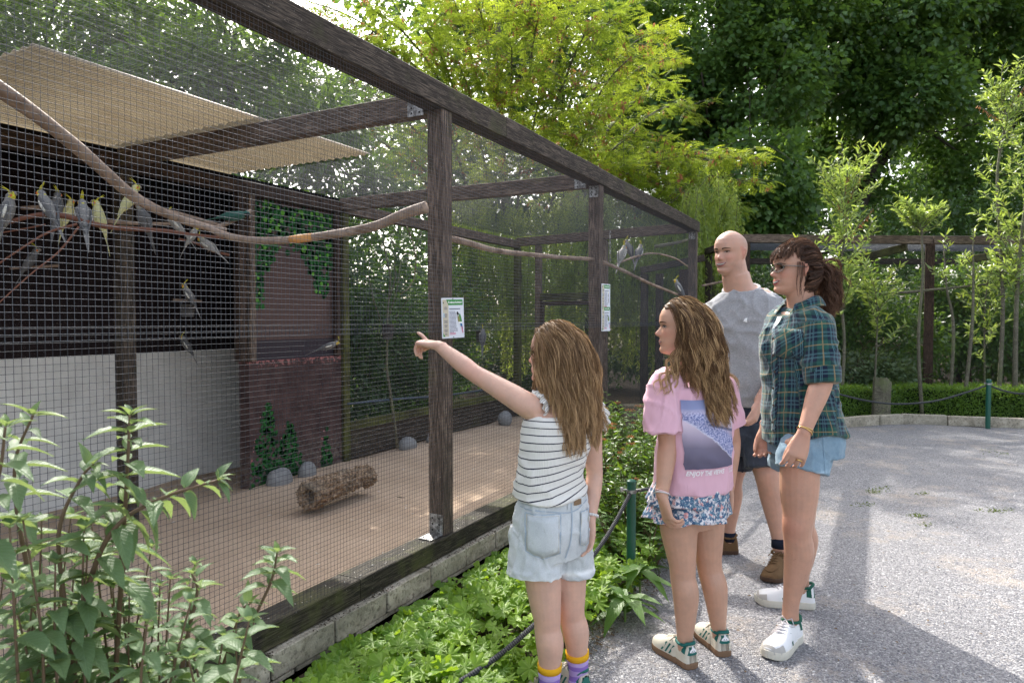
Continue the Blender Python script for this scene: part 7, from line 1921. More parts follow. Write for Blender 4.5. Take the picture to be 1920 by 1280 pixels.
# ============================ girl in the pink shirt
def garment_uv(me, axC, r_, f_, name='guv'):
    P = vcos(me); d = P-np.array(tuple(axC)); add_attr(me, name, np.stack([d@np.array(tuple(r_)), d@np.array(tuple(f_)), P[:, 2]], 1))
def girl_pink():
    o = person(flat(1302, 2.72), 'girl with wavy hair in a pink beach print shirt and floral skirt, face in profile')
    f, r = frame(cdir(-.50, .87)); H = .222; hf = cdir(-1.0, .10)
    HC = at(1277, 613, 2.73); M = head_matrix(HC, hf, math.radians(1)); g = dict(w=.96, nose=.95, cheek=.010)
    T = [at(1298, 985, 2.76), at(1299, 945, 2.755), at(1301, 900, 2.75), at(1303, 860, 2.745), at(1306, 810, 2.745), at(1308, 765, 2.745), at(1308, 735, 2.745), at(1306, 715, 2.745), at(1302, 700, 2.74), at(1296, 670, 2.735)]
    TW = [(.10, .075), (.125, .092), (.125, .088), (.115, .085), (.125, .09), (.142, .095), (.148, .085), (.120, .070), (.052, .050), (.043, .044)]
    Ls, Le, Lw = at(1246, 722, 2.68), at(1253, 832, 2.66), at(1241, 928, 2.60)
    Rs, Re, Rw = at(1356, 728, 2.83), at(1371, 830, 2.86), at(1366, 915, 2.80)
    Lh, Lk, La = at(1270, 965, 2.715), at(1280, 1062, 2.70), at(1285, 1215, 2.70)
    Rh, Rk, Ra = at(1322, 960, 2.79), at(1329, 1052, 2.80), at(1350, 1193, 2.80)
    pcs = [tube(T, TW, n=36, sub=5, side=r, power=2.3), tube([at(1304, 715, 2.745), at(1297, 685, 2.738), HC+V(0, 0, -.03)], [(.052, .05), (.043, .045), (.048, .05)], n=20, sub=3, side=r), head_piece(M, H, g)] + ear_pieces(M, H)
    for S, E, W, sg in ((Ls, Le, Lw, 1), (Rs, Re, Rw, -1)):
        pcs.append(limbt([S+r*.03*sg, S, S.lerp(E, .35), S.lerp(E, .78), E, E.lerp(W, .28), E.lerp(W, .75), W], [.040, .045, .044, .040, .038, .037, .028, .0235]))
    pcs += hand_pieces(Lw, at(1256, 985, 2.575)-Lw, r*1.0, cdir(-.3, .9, 0), .92, curls=((30, 40, 28), (34, 42, 28), (38, 42, 28), (40, 40, 25)), thumb=(18, 20, 20), spread=5, wrist_r=.0245)
    pcs += hand_pieces(Rw, at(1360, 965, 2.78)-Rw, -r, f, .90, curls=((25, 25, 15),)*4, thumb=(20, 15, 15), wrist_r=.023)
    for h, k, a in ((Lh, Lk, La), (Rh, Rk, Ra)):
        bk = -f*.012
        pcs.append(limbt([h+V(0, 0, .03), h.lerp(k, .3), h.lerp(k, .7), k.lerp(h, .08), k, k.lerp(a, .14), k.lerp(a, .32)+bk, k.lerp(a, .60)+bk*.6, k.lerp(a, .85), a, a+V(0, 0, -.03)], [.078, .072, .060, .053, .051, .049, .0505, .041, .031, .030, .031]))
    pcs += [foot_piece(La, cdir(-.35, .9), .19), foot_piece(Ra, cdir(-.2, .95), .19)]
    me = remesh_union(pcs, .0042, 3); relax_near(me, [(Ls, .05), (Rs, .05), (Lw, .026), (Rw, .026), (at(1300, 700, 2.74), .06)], 14)
    finish_body(me, M, H, g, SK2, o, reds=((Le, .05, .4), (Lk, .04, .3), (Rk, .04, .3)))
    face_parts(me, M, H, o, NT('brow2').set((.07, .038, .022), .8, .1), smile=.4, teeth=True, open_=.5, browh=.004)
    mb = MB(); e = M@(V(-.345, -.03, -.155)*H); bm = bmesh.new(); bmesh.ops.create_icosphere(bm, subdivisions=2, radius=.0038); bmesh.ops.translate(bm, verts=bm.verts, vec=e); m2 = bpy.data.meshes.new('e'); bm.to_mesh(m2); bm.free(); link('earring', m2, NT('pearl').set((.8, .74, .6), .15, .6), o)
    # oversized shirt
    TT = [at(1297, 913, 2.755), at(1299, 880, 2.75), at(1302, 830, 2.745), at(1305, 780, 2.745), at(1307, 740, 2.745), at(1307, 718, 2.745), at(1303, 704, 2.742)]
    TTW = [(.158, .126), (.156, .124), (.154, .120), (.154, .114), (.152, .098), (.130, .080), (.066, .062)]
    body_ = tube(TT, TTW, n=44, sub=6, side=r, power=2.5)
    sl = tube([Ls+r*.06+V(0,0,-.01), Ls+r*.0+V(0,0,.006), Ls.lerp(Le, .40)-r*.018, Ls.lerp(Le, .80)-r*.022], [(.06, .06), (.064, .062), (.070, .072), (.074, .082)], n=28, sub=5, side=f)
    sr = tube([Rs-r*.06+V(0,0,-.01), Rs+V(0,0,.006), Rs.lerp(Re, .35)+r*.006, Rs.lerp(Re, .70)+r*.008], [(.055, .055), (.056, .058), (.058, .066), (.060, .074)], n=28, sub=5, side=f)
    top = remesh_union([body_, sl, sr], .0045, 5); relax_near(top, [(Ls, .06), (Rs, .06)], 12); wrinkle(top, .0095, (10, 10, 6), 21, True); 
    t = NT('pink_cotton'); v = t.coord(); n = t.noise(v, 6, 4); c = t.mix(n, (.66, .385, .47), (.74, .46, .54)); fn = t.noise(v, 300, 2); t.bump(fn, .2, .0015); M_pink = t.set(c, .85, .2, sheen=.15)
    add_attr(top, 'hem', np.zeros(len(top.vertices))); to = link('pink_shirt', top, M_pink, o)
    b = bvh_of(top); C = at(1300, 810, 2.745); N = -f; U = -r   # +u = her left = picture left
    U = r   # +u towards picture right
    # beach photograph print
    t = NT('beach_print'); uv = t.attr('luv', 'Vector'); s = t.sep(uv); u, w = s[0], s[1]
    n1 = t.noise(uv, 9, 5, .65); n2 = t.noise(uv, 34, 4, .7)
    c = t.ramp(w, [(0, (.11, .10, .155)), (.30, (.17, .15, .21)), (.48, (.40, .34, .44)), (.66, (.66, .56, .66)), (.80, (.60, .53, .66)), (.88, (.26, .29, .48)), (1, (.22, .25, .42))])
    # diagonal shore line: surf where w > 0.72 - 0.55u
    d = t.math('SUBTRACT', t.math('ADD', w, t.math('MULTIPLY', n1, .10)), t.math('SUBTRACT', .68, t.math('MULTIPLY', u, .62)))
    surf = t.ramp(d, [(.08, 0.0), (.10, 1)]); far_ = t.ramp(d, [(.36, 1), (.44, 0.0)])
    sc = t.mix(t.ramp(n2, [(.42, 0.0), (.58, 1)]), (.12, .15, .34), (.50, .50, .68)); sc = t.mix(t.ramp(d, [(.08, 1), (.125, 0.0)]), sc, (.72, .70, .80))
    c = t.mix(t.math('MULTIPLY', t.math('MULTIPLY', surf, far_), t.ramp(w, [(.78, 1), (.86, 0)])), c, sc)
    rk = t.ramp(t.math('ABSOLUTE', t.math('SUBTRACT', w, t.math('SUBTRACT', .74, t.math('MULTIPLY', u, .22)))), [(.012, 1), (.03, 0)]); c = t.mix(t.math('MULTIPLY', rk, t.ramp(u, [(.40, 0.0), (.48, .9)])), c, (.11, .12, .20))
    t.set(c, .7, .2); MP = t.m
    pr = patch(b, C, U, V(0, 0, 1), N, list(np.linspace(-.128, .092, 26)), lambda u: (-.118, .140), .0045, 'shirt_print', MP, to, rows=30)
    M_wt = NT('white_print').set((.82, .80, .80), .7, .2)
    Lm = text_mesh('ENJOY THE VIEWS', .0245, Matrix.Identity(4), 'x', None, None, bold=.0006, align='LEFT', shear=.25)
    P = vcos(Lm); Q = []
    for p in P:
        q0 = C+U*(-.128+p[0]*.80)+V(0, 0, -.134+p[1]*1.0); d_ = [(h-q0).dot(N) for h in (proj(b, q0+U*a+V(0, 0, c)+N*.3, -N, 0) for a in (-.008, 0, .008) for c in (-.008, 0, .008)) if h is not None]; Q.append(tuple(q0+N*((sum(d_)/len(d_) if d_ else .1)+.0085)))
    set_cos(Lm, np.array(Q)); link('shirt_lettering', Lm, M_wt, to)
    for k in range(4): ribbon(b, C, U, V(0, 0, 1), N, [(.068, -.128-.005*k), (.096-.004*(k % 2), -.128-.005*k)], .0016, .002, 'small_print', M_wt, to, fine=2)
    # floral skirt with two tiers
    t = NT('floral_cotton'); v = t.coord(); vo = t.n('TexVoronoi'); vo.feature = 'F1'; t.l(v, vo.inputs['Vector']); vo.inputs['Scale'].default_value = 92; cs = t.sep(vo.outputs['Color']); nn = t.noise(v, 150, 3, .6)
    c = t.ramp(cs[0], [(0, (.05, .11, .20)), (.28, (.10, .20, .28)), (.36, (.66, .62, .63)), (.66, (.70, .67, .67)), (.70, (.62, .28, .26)), (.80, (.60, .40, .38)), (.84, (.14, .25, .33)), (1, (.05, .10, .19))], 'CONSTANT')
    c = t.mix(t.ramp(nn, [(.52, 0.0), (.58, .75)]), c, (.07, .13, .21)); c = t.mix(t.ramp(nn, [(.38, .6), (.44, 0)]), c, (.70, .66, .66)); M_flo = t.set(c, .85, .2)
    cen = at(1292, 930, 2.755)
    def tier(z0, z1, w0, w1, amp, k, seed, name='skirt'):
        n = 150; rows = 14; vs = []; rr = random.Random(seed); ph = [rr.uniform(0, 6) for _ in range(4)]
        for i in range(n):
            a = 2*PI*i/n
            for j in range(rows):
                q = j/(rows-1); wv = amp*q**.8*(math.sin(k*a+ph[0])+.5*math.sin((k*1.7)*a+ph[1])+.35*math.sin(3*a+ph[2])); w_ = w0+(w1-w0)*q+wv; dd = w_*.80
                z = z0+(z1-z0)*q+.006*math.sin(5*a+ph[3])*q; ctr = at(1296, 900, 2.755).lerp(at(1288, 965, 2.76), q)
                p = ctr+r*math.cos(a)*w_+f*math.sin(a)*dd; p.z = z; vs.append(p)
        fs = [(i*rows+j, ((i+1) % n)*rows+j, ((i+1) % n)*rows+j+1, i*rows+j+1) for i in range(n) for j in range(rows-1)]
        m2 = bpy.data.meshes.new(name); m2.from_pydata([tuple(v) for v in vs], [], fs); shade(m2); return m2
    zt = at(1300, 895, 2.75).z; zm = at(1300, 932, 2.75).z; zb = at(1300, 966, 2.75).z
    sk = link('floral_skirt', tier(zt, zm-.012, .150, .176, .0065, 13, 4), M_flo, o); s2 = link('skirt_tier', tier(zm, zb, .158, .184, .0095, 11, 9), M_flo, sk)
    for q in (sk, s2): sd = q.modifiers.new('s', 'SOLIDIFY'); sd.thickness = .0015
    M_sc = plain('sneaker_cream', (.56, .52, .43), .6, .3); M_gum = plain('gum_sole_b', (.19, .115, .07), .7, .2); M_gg = plain('sneaker_green', (.012, .115, .10), .7, .3)
    for a, dv in ((La, cdir(-.42, .90)), (Ra, cdir(-.16, .98))):
        g0 = Vector((a.x, a.y, 0))-dv*.050; so, SM, sb = shoe(o, g0, dv, .238, .086, M_sc, M_gum, M_gg, stripes=M_gg, sole_h=.026, ankle_h=.072)
        # three-leaf emblem on the heel tab
        bb = bvh_of(bpy.data.objects[so.name].data); pts = []
        mb = MB()
        for k, (dx, ang) in enumerate(((0, 0), (-.0075, .55), (.0075, -.55))):
            out = []
            for th in np.linspace(0, 2*PI, 13)[:-1]:
                y = dx+.0045*math.sin(th)*math.cos(ang)+.011*math.cos(th)*math.sin(-ang)*-1; z = .076+.010*math.cos(th)*math.cos(ang)-.0045*math.sin(th)*math.sin(ang)*0+(-.002 if k else .002)
                q = proj(bb, SM@V(-.1, y, z), SM.to_3x3()@V(1, 0, 0), .0034)
                if q is not None: out.append(q)
            if len(out) > 3: mb.add(out, [tuple(range(len(out)))])
        for zz in (.0685, .0655): 
            out = [proj(bb, SM@V(-.1, y, z), SM.to_3x3()@V(1, 0, 0), .0036) for y, z in ((-.009, zz-.0008), (.009, zz-.0008), (.009, zz+.0008), (-.009, zz+.0008))]
            if all(q is not None for q in out): mb.add(out, [(0, 1, 2, 3)])
        if mb.f: mb.build('heel_emblem', M_wt, so)
    # bracelet and anklet
    def ringband(c, ax, rad, th, mat, name):
        ax = Vector(ax).normalized(); u = ax.orthogonal().normalized(); w = ax.cross(u); mb = MB(); mb.tube([c+u*math.cos(a)*rad+w*math.sin(a)*rad for a in np.linspace(0, 2*PI, 25)], [th]*25, n=8, cap=False); return mb.build(name, mat, o, smooth=True)
    ringband(Lw+(Le-Lw).normalized()*.006, Le-Lw+cdir(0, 1)*.02, .0268, .0028, plain('silver_band', (.62, .60, .58), .3, .5, .3), 'bracelet'); ringband(Lw+(Le-Lw).normalized()*.012, Le-Lw+cdir(1, 0)*.03, .0272, .002, NT('pink_band').set((.75, .5, .5), .5, .3), 'bracelet')
    ringband(Ra+V(0, 0, .025), V(.15, 0, 1), .0335, .0018, NT('anklet').set((.85, .30, .05), .5, .3), 'anklet')
    # hair: long wavy with blonde streaks, swept behind the ear
    R = np.random.default_rng(11); MH = hair_mat('hair_streaked', (.040, .022, .013), (.17, .095, .045), (.66, .44, .22))
    def hl(x, y, z): return (z > .31 or (z > .02 and y < .08) or (z > -.36 and y < -.075)) and not (y > .30 and z < .37) and not (abs(x) > .26 and y > .03 and z < .20)
    hair_cap(M, H, g, hl, 1.04, MH, o)
    G_ = 560; roots, loc = cap_roots(M, H, g, G_, hl, R, 1.04); Mr = np.array(M)[:3, :3]; sgn = np.where(np.abs(loc[:, 0]) < .02, R.choice([-1, 1], G_), np.sign(loc[:, 0]))
    fr_ = loc[:, 1] > .02
    d0 = np.stack([sgn*np.where(fr_, .75, .35), np.where(fr_, -.55, -.8), np.where(fr_, -.05, -.1)], 1)@Mr.T
    Mb = Matrix((r, f, V(0, 0, 1))).transposed()
    cols = [Ell(M@V(0, -.05*H, -.0*H), (.325*H, .400*H, .515*H), M), Ell(T[5]+V(0, 0, -.03), (.150, .130, .17), Mb), Ell(T[7]+V(0, 0, -.02), (.13, .092, .042), Mb), Ell(Ls, (.07, .07, .068)), Ell(Rs, (.07, .07, .068))]
    tg = np.array([0, 0, -1.0])+np.array(tuple(-hf))*.07+np.array(tuple(-f))*.04
    gl = sim(roots, d0, 28, .0126, tg, cols, .26, .011, 42, R)
    q = (gl[:, :26, :]-np.array(tuple(HC)))@Mr; bad = ((q[:, :, 1] > .030) & (q[:, :, 2] < .045) & (q[:, :, 2] > -.3)).any(1); gl = gl[~bad]
    strands('hair', gl, MH, o, kids=25, spread=.0195, width=.0020, seg=15, tone=np.clip(R.beta(1.1, 1.35, len(gl)), 0, 1), frizz=.0042, seed=2)
    # a few loose curls in front of the shoulder
    rt = [tuple(M@(V(-.30, -.16+.02*k, -.22)*H)) for k in range(10)]; gl = sim(rt, [tuple(cdir(-.5, -.2, -.8))]*10, 20, .0125, np.array(tuple(cdir(-.5, -.3, -1.0))), [cols[3], cols[2]], .2, .014, 60, R)
    strands('hair_curls', gl, MH, o, kids=20, spread=.010, width=.0018, seg=16, tone=np.full(10, .75), frizz=.003, seed=5)
    return o
girl_pink()

# ============================ bald man
def man():
    o = person(flat(1405, 3.86), 'bald smiling man in a plain grey t-shirt, dark denim shorts and brown suede shoes')
    f, r = frame(cdir(-.55, -.84)); H = .246; hf = cdir(-.79, -.61)
    HC = at(1369, 474, 3.84); M = head_matrix(HC, hf, math.radians(-1)); g = dict(w=.99, nose=1.0, cheek=.028, smile=1)
    T = [at(1402, 850, 3.88), at(1403, 800, 3.88), at(1402, 755, 3.875), at(1401, 720, 3.87), at(1398, 670, 3.87), at(1396, 620, 3.87), at(1394, 585, 3.87), at(1391, 562, 3.87), at(1386, 545, 3.865), at(1379, 515, 3.855)]
    TW = [(.16, .125), (.185, .14), (.175, .130), (.165, .120), (.180, .125), (.205, .130), (.205, .115), (.172, .098), (.088, .080), (.072, .074)]
    Rs, Re, Rw = at(1338, 588, 3.99), at(1332, 690, 4.04), at(1352, 772, 3.96)
    Ls, Le, Lw = at(1453, 592, 3.76), at(1466, 690, 3.74), at(1424, 752, 3.62)
    Rh, Rk, Ra = at(1380, 830, 3.97), at(1372, 895, 3.97), at(1366, 1003, 3.99)
    Lh, Lk, La = at(1430, 830, 3.80), at(1438, 892, 3.72), at(1461, 1015, 3.72)
    pcs = [tube(T, TW, n=36, sub=5, side=r, power=2.4), tube([at(1389, 560, 3.87), at(1381, 528, 3.858), HC+V(0, 0, -.03)-Vector(hf)*.012], [(.094, .084), (.071, .073), (.070, .078)], n=24, sub=3, side=r), head_piece(M, H, g)] + ear_pieces(M, H)
    for S, E, W, sg in ((Ls, Le, Lw, 1), (Rs, Re, Rw, -1)):
        pcs.append(limbt([S+r*.04*sg, S, S.lerp(E, .35), S.lerp(E, .8), E, E.lerp(W, .28), E.lerp(W, .75), W], [.055, .062, .056, .046, .044, .045, .034, .030]))
    pcs += hand_pieces(Lw, at(1411, 800, 3.58)-Lw, r*1.0, f, 1.05, curls=((30, 32, 22), (34, 36, 24), (36, 38, 24), (36, 36, 20)), thumb=(20, 18, 15), spread=4, wrist_r=.030)
    pcs += hand_pieces(Rw, at(1350, 830, 3.92)-Rw, -r, f, 1.05, curls=((30, 30, 15),)*4, thumb=(20, 15, 15), wrist_r=.029)
    for h, k, a in ((Lh, Lk, La), (Rh, Rk, Ra)):
        bk = -f*.014
        pcs.append(limbt([h+V(0, 0, .04), h.lerp(k, .4), k.lerp(h, .15), k, k.lerp(a, .14), k.lerp(a, .32)+bk, k.lerp(a, .60)+bk*.6, k.lerp(a, .85), a, a+V(0, 0, -.03)], [.098, .088, .070, .064, .060, .062, .050, .038, .038, .038]))
    pcs += [foot_piece(La, cdir(-.45, -.9), .24), foot_piece(Ra, cdir(-.97, -.2), .24)]
    me = remesh_union(pcs, .0046, 2); relax_near(me, [(Ls, .07), (Rs, .07), (Lw, .03), (at(1386, 548, 3.86), .08)], 14)
    def stub(x, y, z):
        s = np.clip((.06-np.abs(z+.36))/.02, 0, 1)*.0
        beard = np.exp(-(((z+.34)/.13)**2))*(y > -.02)*(y < .5)*.50*np.clip((np.abs(x)*1.2+.55), 0, 1); scalp = np.clip((z-.02)/.1, 0, 1)*np.clip((.02-y)/.12, 0, 1)*np.clip((.44-z)/.12, 0, 1)*.34
        return np.maximum(beard, scalp)
    finish_body(me, M, H, g, SK3, o, dark=stub, reds=((Lk, .05, .4), (Rk, .05, .3), (Lw, .06, .3)))
    face_parts(me, M, H, o, NT('brow3').set((.06, .038, .025), .8, .1), smile=1.15, teeth=True, open_=.45, squint=.62)
    TT = [at(1402, 757, 3.875), at(1401, 730, 3.87), at(1399, 680, 3.87), at(1397, 625, 3.87), at(1395, 590, 3.87), at(1393, 565, 3.87), at(1392, 545, 3.868)]
    TTW = [(.200, .155), (.200, .152), (.205, .148), (.222, .148), (.226, .134), (.200, .116), (.125, .098)]
    top = remesh_union([tube(TT, TTW, n=44, sub=6, side=r, power=2.5),
        tube([Ls+r*.08, Ls+V(0,0,.006), Ls.lerp(Le, .4), Ls.lerp(Le, .85)], [(.075, .075), (.080, .078), (.078, .080), (.080, .088)], n=28, sub=5, side=f),
        tube([Rs-r*.08, Rs+V(0,0,.006), Rs.lerp(Re, .4), Rs.lerp(Re, .85)], [(.075, .075), (.080, .078), (.078, .080), (.080, .088)], n=28, sub=5, side=f)], .0055, 5)
    relax_near(top, [(Ls, .08), (Rs, .08)], 12); wrinkle(top, .014, (9, 9, 5), 31, True)
    t = NT('grey_marl'); v = t.coord(scale=(1, 1, 2.5)); n = t.noise(v, 120, 3, .6); m_ = t.noise(v, 5, 4); c = t.mix(t.ramp(n, [(.35, 0.0), (.65, 1)]), (.27, .27, .28), (.38, .38, .39)); t.bump(n, .2, .0015); M_gr = t.set(c, .9, .15, sheen=.2)
    add_attr(top, 'hem', np.zeros(len(top.vertices))); to = link('grey_tshirt', top, M_gr, o); b = bvh_of(top)
    # neckline band and small white chest mark
    mb = MB(); nc = at(1390, 543, 3.868); nf = f*.012; mb.tube([nc+r*math.cos(a)*.096+f*math.sin(a)*.086+V(0, 0, -.030*math.sin(a)+.004) for a in np.linspace(0, 2*PI, 33)], [(.009)]*33, n=8, cap=False); mb.build('collar_band', M_gr, to, smooth=True)
    C = at(1396, 600, 3.87); U = -r
    lg = patch(b, C, U, V(0, 0, 1), f, list(np.linspace(.030, .050, 7)), lambda u: (-.012+.010*((u-.030)/.02-1)**2*0+(-.0)+.006*(1-((u-.03)/.02)), -.010+.022*math.sqrt(max(0, 1-(1-(u-.03)/.02)**2))), .002, 'chest_logo', NT('logo_white').set((.85, .85, .85), .6, .2), to)
    # shorts
    sh = remesh_union([tube([at(1402, 735, 3.872), at(1403, 770, 3.878), at(1403, 815, 3.88), at(1403, 850, 3.88)], [(.180, .138), (.192, .148), (.198, .155), (.17, .13)], n=40, sub=5, side=r, power=2.4),
        tube([at(1428, 800, 3.80), at(1431, 840, 3.77), at(1435, 878, 3.74)], [(.112, .118), (.108, .112), (.108, .108)], n=30, sub=5, side=r, power=2.2),
        tube([at(1380, 800, 3.96), at(1376, 840, 3.97), at(1373, 878, 3.97)], [(.112, .118), (.108, .112), (.106, .106)], n=30, sub=5, side=r, power=2.2)], .0055, 4); wrinkle(sh, .007, (13, 13, 9), 41, True)
    P = vcos(sh); hz = P[:, 2]-at(1405, 880, 3.85).z; add_attr(sh, 'hem', np.clip(1-np.abs(hz-.030)/.008, 0, 1)*.4+np.clip(1-np.abs(hz-.004)/.008, 0, 1)*.5)
    so = link('denim_shorts', sh, denim_mat('dark_denim', (.020, .026, .040), (.060, .072, .095)), o)
    b2 = bvh_of(sh); ribbon(b2, at(1403, 800, 3.88), -r, V(0, 0, 1), f, [(.12, .09), (.135, .03), (.16, -.02)], .003, .003, 'pocket_seam', NT('seam2').set((.10, .115, .14), .9, .1), so)
    M_su = plain('brown_suede', (.135, .082, .042), .95, .1, var=.25, scale=60, bump=.3); M_cr = plain('crepe_sole', (.075, .045, .030), .8, .2); M_bs = plain('black_sock', (.015, .018, .03), .9, .1)
    for a, dv in ((La, cdir(-.55, -.83)), (Ra, cdir(-.95, .05))):
        g0 = Vector((a.x, a.y, 0))-dv*.055; sq, SM, sb = shoe(o, g0, dv, .30, .112, M_su, M_cr, None, sole_h=.024, ankle_h=.080, name='suede_shoe')
        pts = [];
        for th in np.linspace(-1.45, 1.45, 25): pts.append((.70+.20*math.cos(th), .030*math.sin(th)/1.0))
        mb = MB(); cur = []
        for x, y in pts:
            q = proj(sb, SM@V(x*.30, y, .3), SM.to_3x3()@V(0, 0, -1), .002)
            if q is not None: cur.append(q)
        if len(cur) > 4: mb.tube(cur, [.0035]*len(cur), n=6, cap=False); mb.build('moccasin_seam', M_su, sq, smooth=True)
        v, ff = tube([a-V(0, 0, .03), a+V(0, 0, .022)], [(.041, .041), (.0405, .0405)], n=20, sub=2); mb = MB(); mb.add(v, ff); mb.build('ankle_sock', M_bs, o, smooth=True)
    return o
man()

# ============================ woman in the checked shirt
def woman():
    o = person(flat(1500, 2.95), 'woman with glasses and brown ponytail in a green checked shirt and denim shorts')
    f, r = frame(cdir(-.93, -.37)); H = .222; hf = cdir(-1.0, -.10)
    HC = at(1489, 505, 2.94); M = head_matrix(HC, hf, math.radians(3)); g = dict(w=.98, nose=1.08, cheek=.020, smile=1)
    T = [at(1500, 862, 2.97), at(1503, 825, 2.965), at(1500, 780, 2.96), at(1497, 745, 2.96), at(1494, 690, 2.96), at(1490, 645, 2.955), at(1497, 610, 2.955), at(1502, 588, 2.955), at(1503, 572, 2.95), at(1498, 545, 2.945)]
    TW = [(.11, .08), (.130, .092), (.138, .095), (.134, .092), (.136, .095), (.142, .100), (.150, .088), (.125, .076), (.058, .058), (.050, .054)]
    Ls, Le, Lw = at(1532, 610, 2.81), at(1542, 712, 2.77), at(1507, 812, 2.70)
    Rs, Re, Rw = at(1466, 602, 3.12), at(1476, 705, 3.16), at(1436, 800, 3.05)
    Lh, Lk, La = at(1500, 860, 2.86), at(1497, 985, 2.85), at(1482, 1147, 2.87)
    Rh, Rk, Ra = at(1495, 860, 3.05), at(1503, 975, 3.10), at(1503, 1095, 3.24)
    pcs = [tube(T, TW, n=36, sub=5, side=r, power=2.3), tube([at(1504, 585, 2.95), at(1499, 558, 2.945), HC+V(0, 0, -.03)-Vector(hf)*.012], [(.060, .058), (.050, .054), (.055, .060)], n=24, sub=3, side=r), head_piece(M, H, g)] + ear_pieces(M, H)
    for S, E, W, sg in ((Ls, Le, Lw, 1), (Rs, Re, Rw, -1)):
        pcs.append(limbt([S+r*.04*sg, S, S.lerp(E, .35), S.lerp(E, .8), E, E.lerp(W, .28), E.lerp(W, .72), W], [.046, .052, .050, .044, .042, .042, .031, .0262]))
    pcs += hand_pieces(Lw, at(1489, 872, 2.675)-Lw, r*1.0, cdir(-.85, .1, 0), .98, curls=((28, 30, 22), (34, 34, 24), (34, 36, 24), (30, 34, 20)), thumb=(24, 14, 12), spread=6, wrist_r=.0265)
    pcs += hand_pieces(Rw, at(1432, 860, 3.03)-Rw, -r*1.0, cdir(-.7, .4, 0), .95, curls=((26, 34, 26), (32, 38, 26), (34, 38, 26), (34, 36, 20)), thumb=(26, 20, 18), spread=4, wrist_r=.0265)
    for h, k, a in ((Lh, Lk, La), (Rh, Rk, Ra)):
        bk = -f*.016
        pcs.append(limbt([h+V(0, 0, .05), h.lerp(k, .2), h.lerp(k, .5), k.lerp(h, .18), k+f*.006, k.lerp(a, .12), k.lerp(a, .30)+bk, k.lerp(a, .58)+bk*.6, k.lerp(a, .84), a, a+V(0, 0, -.03)], [.072, .078, .076, .064, .0595, .056, .0590, .048, .034, .033, .034]))
    pcs += [foot_piece(La, cdir(-.8, -.5), .22), foot_piece(Ra, cdir(-.95, .2), .22)]
    me = remesh_union(pcs, .0043, 2); relax_near(me, [(Ls, .06), (Rs, .06), (Lw, .028), (Rw, .028), (at(1503, 572, 2.95), .07)], 14)
    finish_body(me, M, H, g, SK4, o, reds=((Lk+f*.05, .05, .7), (Le, .05, .3), (Lw, .06, .3)))
    face_parts(me, M, H, o, NT('brow4').set((.05, .03, .02), .8, .1), lip=NT('lips_red').set((.46, .13, .13), .35, .5), smile=1.0, teeth=True, open_=.7, squint=.8)
    # glasses
    gm = plain('glasses_frame', (.20, .19, .17), .25, .6, .6); mb = MB()
    def HP(x, y, z): return M@(V(x, y, z)*H)
    for s in (1, -1):
        ring = [HP(s*(.125+.098*math.cos(a)), .425-.05*abs(math.cos(a)+(1 if s > 0 else 1)*0), .000+.082*math.sin(a)) for a in np.linspace(0, 2*PI, 25)]
        ring = [HP(s*(.130+.098*math.cos(a)), .425-.10*max(0, (.5+.5*math.cos(a)))**2, -.002+.080*math.sin(a)) for a in np.linspace(0, 2*PI, 25)]; mb.tube(ring, [.0014]*25, n=6, cap=False)
        mb.tube([HP(s*.225, .35, .03), HP(s*.315, .27, .035), HP(s*.345, .05, .03), HP(s*.345, -.06, .02)], [.0022, .0022, .002, .002], n=6)
    mb.tube([HP(-.04, .425, .01), HP(0, .432, .018), HP(.04, .425, .01)], [.0016]*3, n=6); mb.build('glasses', gm, o, smooth=True)
    gl_ = NT('lens'); gl_.b.inputs['Transmission Weight'].default_value = 1; gl_.b.inputs['IOR'].default_value = 1.02; gl_.set((.95, .97, .97), .02, .5)
    for s in (1, -1):
        mb = MB(); c = HP(s*.130, .425-.03, -.002); pts = [HP(s*(.130+.095*math.cos(a)), .424-.10*max(0, (.5+.5*math.cos(a)))**2, -.002+.077*math.sin(a)) for a in np.linspace(0, 2*PI, 25)[:-1]]
        mb.add(pts, [tuple(range(24))]); lo = mb.build('lens', gl_.m, o); lo.modifiers.new('s', 'SOLIDIFY').thickness = .0008
    # checked shirt with rolled sleeves
    TT = [at(1506, 830, 2.96), at(1503, 800, 2.96), at(1499, 750, 2.96), at(1496, 700, 2.96), at(1492, 648, 2.955), at(1498, 615, 2.955), at(1502, 594, 2.955), at(1503, 580, 2.952)]
    TTW = [(.182, .146), (.178, .140), (.168, .128), (.162, .122), (.168, .124), (.168, .106), (.150, .095), (.078, .075)]
    sleeve = tube([Ls+r*.07, Ls+V(0,0,.004), Ls.lerp(Le, .35), Ls.lerp(Le, .75), Le-(Le-Ls).normalized()*.01], [(.060, .060), (.066, .066), (.071, .074), (.069, .073), (.062, .066)], n=30, sub=5, side=f)
    cuff = tube([Le-(Le-Ls).normalized()*.055, Le-(Le-Ls).normalized()*.05, Le+(Le-Ls).normalized()*.012, Le+(Le-Ls).normalized()*.016], [(.062, .066), (.072, .076), (.068, .072), (.058, .062)], n=30, sub=3, side=f)
    sleeveR = tube([Rs-r*.07, Rs+V(0,0,.004), Rs.lerp(Re, .4), Rs.lerp(Re, .8), Re], [(.068, .068), (.072, .072), (.074, .076), (.068, .072), (.062, .066)], n=30, sub=5, side=f)
    top = remesh_union([tube(TT, TTW, n=48, sub=6, side=r, power=2.4), sleeve, sleeveR], .0048, 4); relax_near(top, [(Ls, .07), (Rs, .07)], 10); 
    P = vcos(top); z0 = at(1500, 815, 2.96).z     # curved hem: tail longer than the sides
